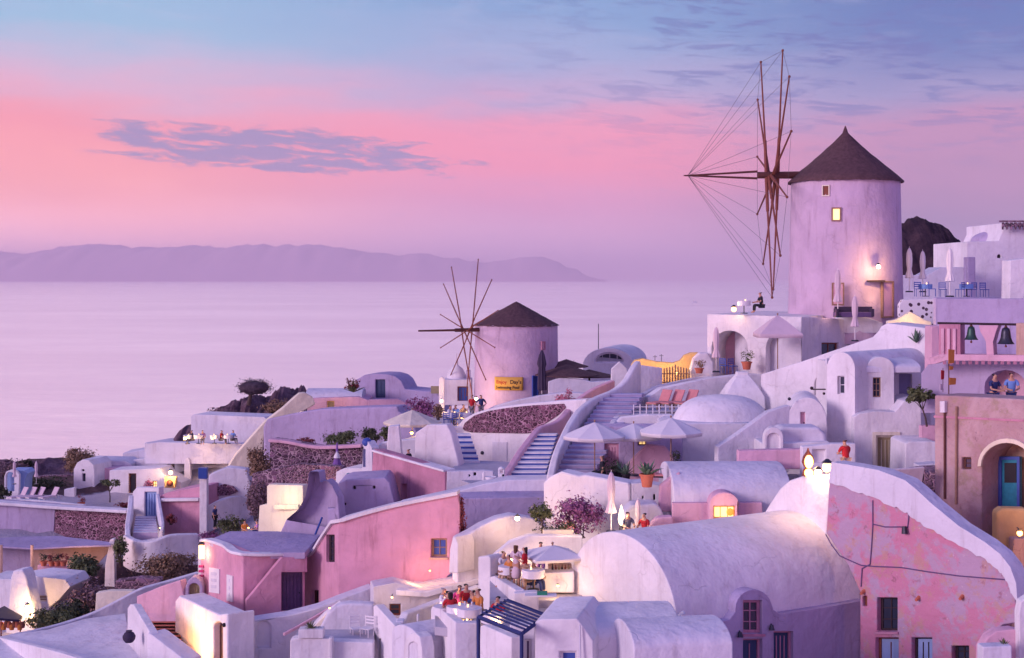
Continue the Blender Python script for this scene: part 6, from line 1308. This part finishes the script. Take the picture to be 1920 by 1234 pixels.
for i, (x, lb) in enumerate(((82,'leftmost'),(97,'second from left'),(108,'third from left'),(119,'rightmost'))): pot(x, 1061, 92.8, .24, .32, 'terracotta pot of dark leaves on the pergola wall, %s of the row' % lb, 'bush', seed=i+20, leafmat=('leaf_dark', 'leaf_red')[i % 2], group='terracotta pots on the pergola wall', pl=1.1)
wall('low_wall', [(195,1130),(197,1060),(206,1012),(214,1010),(216,1130)], Pl(195,97,216,97), .5, 'white', label='slim white wall end right of the lilac canopy roof', cat='wall')
tree(150, 1070, 86, 1.25, 1.15, (160, 1135), 'gnarled olive tree leaning over the pale wall, bottom left', 'leaf_green', 1900, .22, .14, 9, lean=.3)
bush(100, 1165, 77, 1.5, .8, 'low dark green shrub mass above the flat white roof', 'leaf_green', 1500, .18, 'shrub')
bush(168, 1128, 82, 1.35, 1.2, 'dry mauve shrub below the gnarled olive tree', 'leaf_mauve', 1700, .18, 'shrub')
bush(135, 1148, 79, 1.2, .9, 'dull green shrub between the dry mauve shrub and the low dark one', 'leaf_dark', 1200, .18, 'shrub')
bush(305, 1066, 88, 2.1, 1.05, 'wide dry brown bush below the curved white terrace wall', 'leaf_brown', 3000, .18)
bush(225, 1030, 95, .55, 1.3, 'narrow green creeper beside the canopy roof', 'leaf_green', 700, .16, 'creeper')
wall('rubble_wall', [(212,1125),(216,1090),(260,1084),(300,1086),(296,1110),(250,1125)], Pl(212,80,300,80), .8, 'stonebig', label='low rubble wall below the wide dry brown bush', cat='wall')
wall('cream_wall', [(178,1150),(180,1112),(205,1108),(250,1108),(250,1150)], Pl(178,77,250,77), .5, 'cream', label='small cream wall stub above the flat white roof', cat='wall')
# retaining walls
wall('retaining_wall', [(-60,1030),(-60,938),(0,940),(104,948),(100,1008),(60,1030)], Pl(-60,107,104,106), 1.0, 'lilac', label='long mauve plastered retaining wall at the left edge', cat='wall')
wall('stone_wall', [(100,1035),(104,948),(180,953),(244,958),(240,1035)], Pl(100,106,244,104), .8, 'stonefine', label='dark rough stone retaining wall below the tree terrace', cat='wall')
parapet('coping', [(-60,936,106.6),(20,941,106.4),(120,948,105.6),(244,955,103.6)], .25, 1.0, 'white', label='white coping along the long retaining wall at the left', cat='wall')
# stairs with blue gate
sg_ = E_('gate_house', 'white stair head with a tall pale blue gate', 'gate')
wall('wall', [(244,1010),(246,945),(249,922),(256,914),(298,914),(300,1010)], Pl(244,104.5,300,103.5), .6, 'white', [('d',271,922.5,293,969,{'mat':'bluewash','frame':'bluepaint','panels':3,'fw':.04})], sg_, tw=.4)
stairs('garden_stairs', 'lilac steps leading up to the tall pale blue gate', (250,1000,99), (296,1000,99), (254,968,103.3), (292,968,103.3), 7, 'lilac', 'white2')
parapet('stair_parapet', [(246,928,103.4),(243,955,101.5),(239,985,99.5),(240,1003,98)], 1.6, .35, 'white', label='white parapet on the left of the lilac steps', cat='wall')
parapet('stair_parapet', [(296,925,103),(300,950,101.5),(305,980,99.5),(302,996,98.5)], 1.4, .25, 'white2', label='thin white parapet on the right of the lilac steps', cat='wall')
lamp(P(300, 990, 98), 8, 'small floor light at the foot of the lilac steps', .06, 'glow_soft', bracket=False)
parapet('terrace_wall', [(236,1002,97),(255,1012,96),(285,1014,95.5),(320,1002,96),(372,1000,97)], 2.2, .5, 'white', label='curved white terrace wall below the pink-fronted house', cat='wall', bev=.12)
wall('terrace_wall', [(236,1060),(236,1008),(262,1016),(320,1006),(372,1004),(372,1060)], Pl(236,98,372,98), .6, 'white2', label='pale lilac terrace wall under the pink-fronted house', cat='wall')
pf = E_('pink_front_house', 'low house with a bright pink front and a round dark shrub in its niche', 'house')
wall('wall', [(302,1010),(300,930),(312,924),(375,912),(385,912),(385,1010)], Pl(300,103,385,102), 3.5, 'pinkwall', parent=pf); wall('beam', [(300,941),(300,935),(372,934),(372,940)], Pl(300,102.5,385,101.5), .4, 'white', parent=pf)
wall('pier', [(374,1020),(374,898),(388,896),(388,1020)], Pl(374,100,388,100), .6, 'white', parent=pf)
bush(321, 972, 100.5, .42, .5, 'round dark red shrub in front of the bright pink wall', 'leaf_red', 400, .13)
bm = bmesh.new(); q = P(381, 897, 99.8); box(bm, q+Vector((0, 0, .38)), (.62, .5, .78)); M('water_tank', bm, 'blue', None, 'deep blue box standing on the white pier', 'box', bev=.03)
cv_ = E_('curved_wall_house', 'pale curved walls with a leaf-shaped stone inset behind the deep blue box', 'wall')
wall('wall', [(386,1010),(386,925),(392,890),(425,876),(462,880),(470,905),(470,1010)], Pl(386,104,470,104), 1.2, 'white2', parent=cv_, bev=.12)
bm = bmesh.new(); pz = Pl(386,103.8,470,103.8); extr(bm, [[pz.pt(*q) for q in ((396,930),(402,914),(420,908),(436,912),(446,922),(430,929))]], pz.n*.2); M('stone_inset', bm, 'stonefine', cv_)
parapet('terrace_wall', [(386,950,101),(410,938,101),(440,930,102),(460,935,103),(472,955,103)], 2.0, .4, 'white', label='scooped white wall behind the person on the garden terrace', cat='wall')
person(P(403, 992, 99), R(70), 'person in dark blue walking on the garden terrace past the white pier', 'c_navy', 'c_black', 'hair', h=1.72)
person(P(458, 1008, 98), R(30), 'person in orange sitting by the scrubby olive bush', 'c_orange', 'c_beige', 'hairbrown', pose='sit', arms='table')
person(P(484, 1008, 97), R(-60), 'person in violet sitting left of the cream lit wall', 'c_violet', 'c_navy', 'hair', pose='sit', arms='table')
lamp(P(466, 990, 97), 16, 'table lamp beside the person in orange', .06, 'glow', bracket=False)
bush(432, 985, 99, 1.2, .9, 'scrubby olive bush on the garden terrace', 'leaf_green', 900, .16)
bush(395, 1008, 97, .9, .5, 'low purple flower bed by the pink corner house', 'leaf_purple', 500, .14)
# stone terraces
wall('stone_wall', [(504,900),(506,826),(512,822),(540,826),(600,836),(640,838),(682,834),(682,900)], Pl(504,104,682,102), .8, 'stonewall', label='dark stone terrace wall with a pale top below the purple wall', cat='wall')
wall('stone_wall', [(470,930),(473,888),(500,882),(560,870),(640,875),(650,930)], Pl(470,99,650,97), .8, 'stonewall', label='lower stone terrace wall tinted orange on its right', cat='wall')
parapet('coping', [(506,822,103.8),(540,825,103.6),(600,835,103),(682,832,101.8)], .25, .9, 'rose', label='pinkish coping on the dark stone terrace wall', cat='wall')
lamp(P(592, 900, 96), 45, 'hidden warm lamp on the lower stone terrace wall', .05, 'glow', bracket=False, col=(1, .5, .2), off=(0, -.3, 0))
bp = E_('purple_awning', 'small purple and white folded parasol in front of the stone terrace wall', 'umbrella'); bm = bmesh.new(); lathe(bm, P(632, 882, 99), [(.5, 0), (.3, .5), (.1, 1.2), (.06, 1.9), (0, 2.0)], 10); M('canopy', bm, 'c_violet', bp); bm = bmesh.new(); lathe(bm, P(632, 882, 98.9)+Vector((0, -.05, .9)), [(.24, 0), (.2, .15), (0, .5)], 10); M('canopy_stripe', bm, 'cloth', bp)
bush(487, 868, 101, 1.05, 1.35, 'rounded brown bush at the left end of the dark stone terrace wall', 'leaf_brown', 2200, .17)
bush(482, 938, 94, .85, 1.5, 'tall brown bush left of the cream lit wall', 'leaf_mauve', 2000, .17); bush(640, 822, 104.5, 1.55, .75, 'dark green bush on top of the stone terrace wall', 'leaf_green', 1300, .17)
bush(575, 828, 105, .8, .4, 'small red-brown bush on the stone terrace wall', 'leaf_red', 400, .14); bush(700, 815, 99, 1.0, .6, 'dark green bush behind the blue-topped pier', 'leaf_dark', 700, .15)
bush(725, 812, 96, .7, .6, 'leafy bush left of the cream parasol', 'leaf_green', 500, .14)
bm = bmesh.new(); bmesh.ops.create_uvsphere(bm, u_segments=16, v_segments=8, radius=.36, matrix=Matrix.Translation(P(688, 829, 79.7)) @ Matrix.Diagonal((.8, .8, .7, 1))); M('blue_dome', bm, 'bluepaint', None, 'small rounded blue dome on the pier by the weathered pink wall', 'dome')
# purple wall + hilltop
wall('purple_wall', [(494,900),(493,800),(500,786),(545,776),(600,767),(700,763),(745,762),(748,772),(770,785),(790,830),(790,900)], Pl(494,112,790,108), 2.0, 'lilac', label='long smooth lilac wall across the hillside left of the cream parasol', cat='wall', bev=.15)
cs = E_('cream_slope_wall', 'cream-lit wall sweeping down from the hilltop house to the left bush', 'wall')
wall('wall', [(425,880),(440,855),(470,820),(497,790),(530,765),(552,745),(562,737),(572,736),(586,744),(592,758),(560,776),(505,792),(497,805),(493,840),(488,880)], Pl(425,117,592,119), .8, 'cream', parent=cs, bev=.1)  # warm light on this white wall is also set as its cream colour
glow_light(cs, P(476, 845, 112.5), 60, (1, .7, .5)); glow_light(cs, P(560, 770, 113), 35, (1, .65, .4))
hh_ = E_('hilltop_house', 'low hilltop house with a bluish vault roof and an olive shuttered door', 'house')
wall('wall', [(576,790),(576,748),(600,746),(672,744),(690,750),(690,790)], Pl(576,121,690,121), 4, 'rose', [('d',613,752,627,775,{'mat':'olive','frame':'ochre','panels':2})], hh_, tw=.4)
nh = P(572, 746, 121.5); vault('v', (nh.x, nh.y), 0, 3.6, 5.0, P(0,760,121).z, nh.z-.05, .75, 'white2', hh_, n=20, part='roof')
glow_light(hh_, P(632, 758, 119.5), 22, (1, .65, .35))
ah = E_('arched_house', 'lilac arched house with a dark doorway on the hilltop left of the windmill', 'house')
wall('wall', [(668,790),(668,712),(684,703),(706,701),(728,702),(742,706),(752,714),(760,730),(826,736),(826,790)], Pl(668,126,826,124), 3.5, 'lilac', [('d',704,712,722,746,{'mat':'navy_door','frame':'navy_door','panels':1})], ah, tw=.4, bev=.08)
fit(None, Pl(668,125.5,826,123.5), [(808,738),(808,724),(826,724),(826,738)], 0, .05, 'plaque', 'olive', ah)
wall('low_wall', [(690,790),(690,750),(745,748),(762,756),(762,790)], Pl(690,119,762,119), .6, 'rose', label='low rose wall in front of the dark hilltop doorway', cat='wall')
ag = E_('agave_plant', 'spiky reddish-green plant on the hilltop left of the arched house', 'plant'); spiky(ag, P(663, 735, 117), 26, 1.15, .10, 'leaf_green', 6, up=.3); leaves('foliage', [(P(663, 722, 117), (.6, .5, .45))], 'leaf_red', ag, 260, .2, 3)
# rocky slope, mushroom tree
mt = E_('clipped_tree', 'dark mushroom-shaped tree on the rocky hilltop at the left', 'tree'); c_ = P(476, 727, 128)
leaves('crown', [(c_, (1.5, 1.2, .74)), (c_+Vector((-.62, 0, .03)), (.75, .8, .55)), (c_+Vector((.62, 0, .03)), (.75, .8, .55))], 'leaf_plum', mt, 8000, .13, 7); bm = bmesh.new()
bmesh.ops.create_icosphere(bm, subdivisions=3, radius=1, matrix=Matrix.Translation(c_) @ Matrix.Diagonal((1.38, 1.05, .60, 1))); M('inner_crown', bm, 'leaf_plum', mt)
bm = bmesh.new(); tube(bm, P(466, 760, 128), P(470, 738, 128), .22, .16); tube(bm, P(470, 740, 128), P(478, 730, 128), .16, .1); M('trunk', bm, 'trunk', mt)
bush(530, 765, 128, 2.4, .9, 'dry brown scrub on the slope right of the mushroom-shaped tree', 'leaf_brown', 2400, .22, 'shrub')
bush(430, 772, 130, 2.2, .6, 'dark low scrub on the slope below the mushroom-shaped tree', 'leaf_mauve', 1400, .22, 'shrub')
# restaurant on the left ridge
wall('white_block', [(357,860),(358,780),(364,777),(495,782),(500,786),(470,830),(440,860)], Pl(357,124,500,122), 3, 'white2', label='plain white block house below the rocky slope', cat='house')
rt2 = E_('roof_terrace', 'white roof terrace with dining guests and warm lamps on the left ridge', 'terrace')
wall('wall', [(272,870),(272,832),(300,829),(420,832),(470,832),(450,850),(430,870)], Pl(272,122,470,120), 1.0, 'white2', parent=rt2)
for i, (x, lb) in enumerate(((352,'leftmost'),(372,'second from left'),(402,'third from left'),(428,'rightmost'))): tbl(P(x, 832, 119.5), i, 'cafe table on the left ridge roof terrace, %s of the row' % lb, 'cafe tables with white cloths')
for i, (x, sh, lb) in enumerate(((361,'c_black','in black left of centre'),(380,'c_violet','in violet near the middle'),(414,'c_red','in red between two tables'),(436,'c_skyblue','in light blue at the right end'))): person(P(x, 833, 119.8), R(i*70-60), 'guest %s of the left ridge roof terrace' % lb, sh, 'c_grey', 'hair', pose='sit', arms='table')
lamp(P(347, 822, 119), 55, 'bright lamp at the left end of the ridge roof terrace', .14, 'glow_white', bracket=False); lamp(P(398, 822, 119), 40, 'lamp in the middle of the ridge roof terrace', .09, 'glow', bracket=False)
# left cluster of houses
lc = E_('white_house', 'white house with two dark windows and a lamp-lit orange stall on the left ridge', 'house')
wall('wall', [(240,950),(240,868),(250,862),(270,860),(271,830),(430,834),(432,950)], Pl(240,126,432,122), 4, 'white2', [('w',312,857,327,881,{'frame':'woodred','pane':'glass','sill':False}), ('w',387,861,405,871,{'frame':'woodred','pane':'glass','sill':False,'bars':(1,0)})], lc, tw=.4)
wall('roof_step', [(228,880),(230,850),(250,847),(272,842),(272,880)], Pl(228,128,272,128), 3, 'white2', parent=lc)
wall('chimney', [(344,930),(346,862),(352,858),(356,862),(360,930)], Pl(344,121,360,121), .6, 'white', parent=lc)
wall('lower_wall', [(205,960),(205,882),(300,878),(308,890),(340,905),(340,960)], Pl(205,120,340,119), 2.5, 'white', [('d',241,888,255,925,{'mat':'dark','frame':'woodred','panels':0}), ('w',285,902,294,924,{'frame':'woodred','pane':'lit_room','sill':False})], lc, tw=.4)
lamp(P(320, 886, 118.3), 120, 'very bright lamp under the dark window of the left ridge house', .18, 'glow_white', off=(0, -.4, -.1))
st_ = E_('stall', 'orange-lit stall front below the very bright lamp', 'stall'); wall('s', [(308,915),(308,894),(331,894),(328,915)], Pl(308,118.4,331,118.4), .5, 'ochre', parent=st_)
bm = bmesh.new(); ball(bm, P(318, 906, 118.2), .28); M('goods', bm, 'woodred', st_); glow_light(st_, P(318, 902, 117.6), 14, (1, .45, .12))
bush(278, 912, 117.5, .55, .55, 'small flowering shrub beside the lit doorway', 'leaf_pink', 350, .14)
vh2 = E_('arched_house', 'white house with a rounded gable and two small openings on the far left', 'house')
wall('gable', [(138,960),(138,880),(144,868),(154,862),(166,863),(175,872),(177,884),(177,960)], Pl(138,121.5,177,121), 3, 'white', [('w',154,888,160,903,{'frame':'purpledoor','pane':'glass','sill':False,'bars':(0,0),'fw':.03}), ('vent',153,880,158,884,{'arch':2})], vh2, tw=.3)
wall('front', [(177.5,960),(177.5,878),(245,878),(245,960)], Pl(177,122.5,245,123), 3, 'rose', parent=vh2)
wall('roof', [(156,884),(160,863),(172,862),(235,864),(247,870),(248,884)], Pl(156,124.5,248,124.5), 3, 'white2', parent=vh2, bev=.12)
tree(205, 906, 117, 1.0, .42, (206, 942), 'small umbrella-shaped tree in front of the pink-lit wall', 'leaf_green', 900, .17, .06, 3)
pot(152, 952, 112, .3, .4, 'pinkish pot plant at the corner of the round-gabled house', 'bush', seed=31, leafmat='leaf_red'); bush(237, 948, 112, .8, .35, 'low orange-red flowers below the lit wall, left of the gate', 'leaf_red', 400, .14)
wall('low_wall', [(120,960),(120,918),(140,914),(140,960)], Pl(120,119,140,119), .5, 'white', label='small white wall stub left of the round-gabled house', cat='wall')
ch_ = E_('small_chapel', 'tiny white shelter with a dark blue arched mouth at the far left', 'chapel')
wall('front', [(8,945),(8,893),(12,884),(20,881),(30,882),(36,890),(34,945)], Pl(8,117,36,117), .4, 'white', [('hole',11,885,27,922,{'arch':9})], ch_, tw=.38, bev=.04); wall('body', [(10,945),(10,893),(18,882),(46,882),(52,888),(46,900),(44,945)], Pl(8,117.6,52,117.6), 2, 'bluewash', parent=ch_)
ll = Proto(make_lounger('clothpink', 'cloth', 60))
for i, (x, lb) in enumerate(((36,'leftmost'),(52,'second from left'),(68,'third from left'),(94,'rightmost'))): ll(P(x, 938, 112), R(-35), 'white sun lounger on the far left deck, %s of the row' % lb, 'white sun loungers')
clos(P(27, 908, 114.5), 0, 'closed pink parasol before the tiny blue-mouthed shelter', 'closed terrace parasols', scale=.72); clos(P(68, 908, 114.5), 0, 'closed pink parasol between the far left loungers and the dark slope', 'closed terrace parasols', scale=.72)
parapet('deck_wall', [(-40,941,111),(40,936,111),(100,940,110.5),(160,946,110)], 1.0, .35, 'white', label='low white deck wall behind the far left loungers', cat='wall')
wall('stone_terrace', [(48,935),(50,898),(80,892),(138,890),(138,935)], Pl(48,131,138,131), .8, 'stonewall', label='rough stone terrace wall on the dark slope at the far left', cat='wall')
wall('stone_terrace', [(60,905),(64,880),(100,876),(140,876),(140,905)], Pl(60,138,140,138), .8, 'stonewall', label='upper rough stone terrace wall on the dark slope', cat='wall')
bush(150, 866, 133, 1.75, 1.45, 'big rounded brown bush on the far left skyline', 'leaf_brown', 3400, .2); bush(12, 880, 134, 2.4, .95, 'dark scrub at the left edge skyline', 'leaf_mauve', 2200, .22, 'shrub'); bush(48, 868, 136, .8, .5, 'small dark bush poking above the far left skyline', 'leaf_dark', 500, .2)
bush(88, 912, 122, 2.2, .8, 'dark green shrubs behind the far left loungers', 'leaf_dark', 2200, .2, 'shrub'); bush(5, 925, 114, .8, .8, 'dark shrub left of the tiny shelter', 'leaf_dark', 500, .17, 'shrub')
# ================================================================== BOATS
def boat(px, py, L, label):
    Y = CZ*F/(py-HY); root = E_('ferry_boat', label, 'boat'); c_ = Vector((P(px, py, Y).x, Y, 0)); bm = bmesh.new()
    q = [(-.5, 0), (-.48, .5), (.35, .5), (.5, 0), (.35, -.5), (-.48, -.5)]; lo_ = [bm.verts.new(c_+Vector((x*L*.9, y*L*.16, -.3))) for x, y in q]; hi = [bm.verts.new(c_+Vector((x*L, y*L*.2, L*.09))) for x, y in q]
    for i in range(6): bm.faces.new((lo_[i], lo_[(i+1) % 6], hi[(i+1) % 6], hi[i]))
    bm.faces.new(hi); bm.faces.new(lo_[::-1]); M('hull', bm, 'white', root)
    bm = bmesh.new(); box(bm, c_+Vector((-L*.05, 0, L*.14)), (L*.6, L*.14, L*.1)); box(bm, c_+Vector((-L*.1, 0, L*.215)), (L*.35, L*.11, L*.05)); M('cabin', bm, 'white', root)
    bm = bmesh.new(); box(bm, c_+Vector((-L*.05, 0, L*.15)), (L*.56, L*.145, L*.03)); M('windows', bm, 'teal', root)
    bm = bmesh.new(); tube(bm, c_+Vector((-L*.18, 0, L*.24)), c_+Vector((-L*.2, 0, L*.33)), L*.03, n=10); M('funnel', bm, 'woodred', root)
boat(1303, 568, 30, 'small white motor boat on the sea left of the tall windmill'); boat(77, 526, 160, 'tiny distant white ferry near the horizon at the far left')
# ================================================================== haze (the evening air) and finishing
def make_haze(dens):
    m = bpy.data.materials.new('haze'); m.use_nodes = True; nt = m.node_tree; nt.nodes.clear()
    out = nt.nodes.new('ShaderNodeOutputMaterial'); v = nt.nodes.new('ShaderNodeVolumePrincipled'); v.inputs['Color'].default_value = (.99, .80, .82, 1); v.inputs['Density'].default_value = dens
    nt.links.new(v.outputs[0], out.inputs['Volume']); MATS['haze'] = m
    bm = bmesh.new(); bmesh.ops.create_cube(bm, size=1, matrix=Matrix.Translation((0, 63500, 690)) @ Matrix.Diagonal((200000, 129000, 1424, 1)))
    M('haze', bm, 'haze', kind='stuff', keep=True)
HAZE = 3.7e-5
if HAZE: make_haze(HAZE)
bpy.context.view_layer.update()
for e in AUTO:
    pts = []
    for ch in e.children:
        if ch.type == 'MESH' and len(ch.data.vertices): pts += [v.co for v in ch.data.vertices]
    if not pts: continue
    c = Vector(((min(v.x for v in pts)+max(v.x for v in pts))/2, (min(v.y for v in pts)+max(v.y for v in pts))/2, min(v.z for v in pts)))
    for ch in e.children:
        if ch.type == 'MESH': ch.data.transform(Matrix.Translation(-c)) if ch.data.users == 1 else None
        else: ch.location = ch.location-c
    for ch in e.children:
        if ch.type == 'MESH':
            for g in ch.children:
                if g.type == 'MESH' and g.data.users == 1: g.data.transform(Matrix.Translation(-c))
    e.location = c
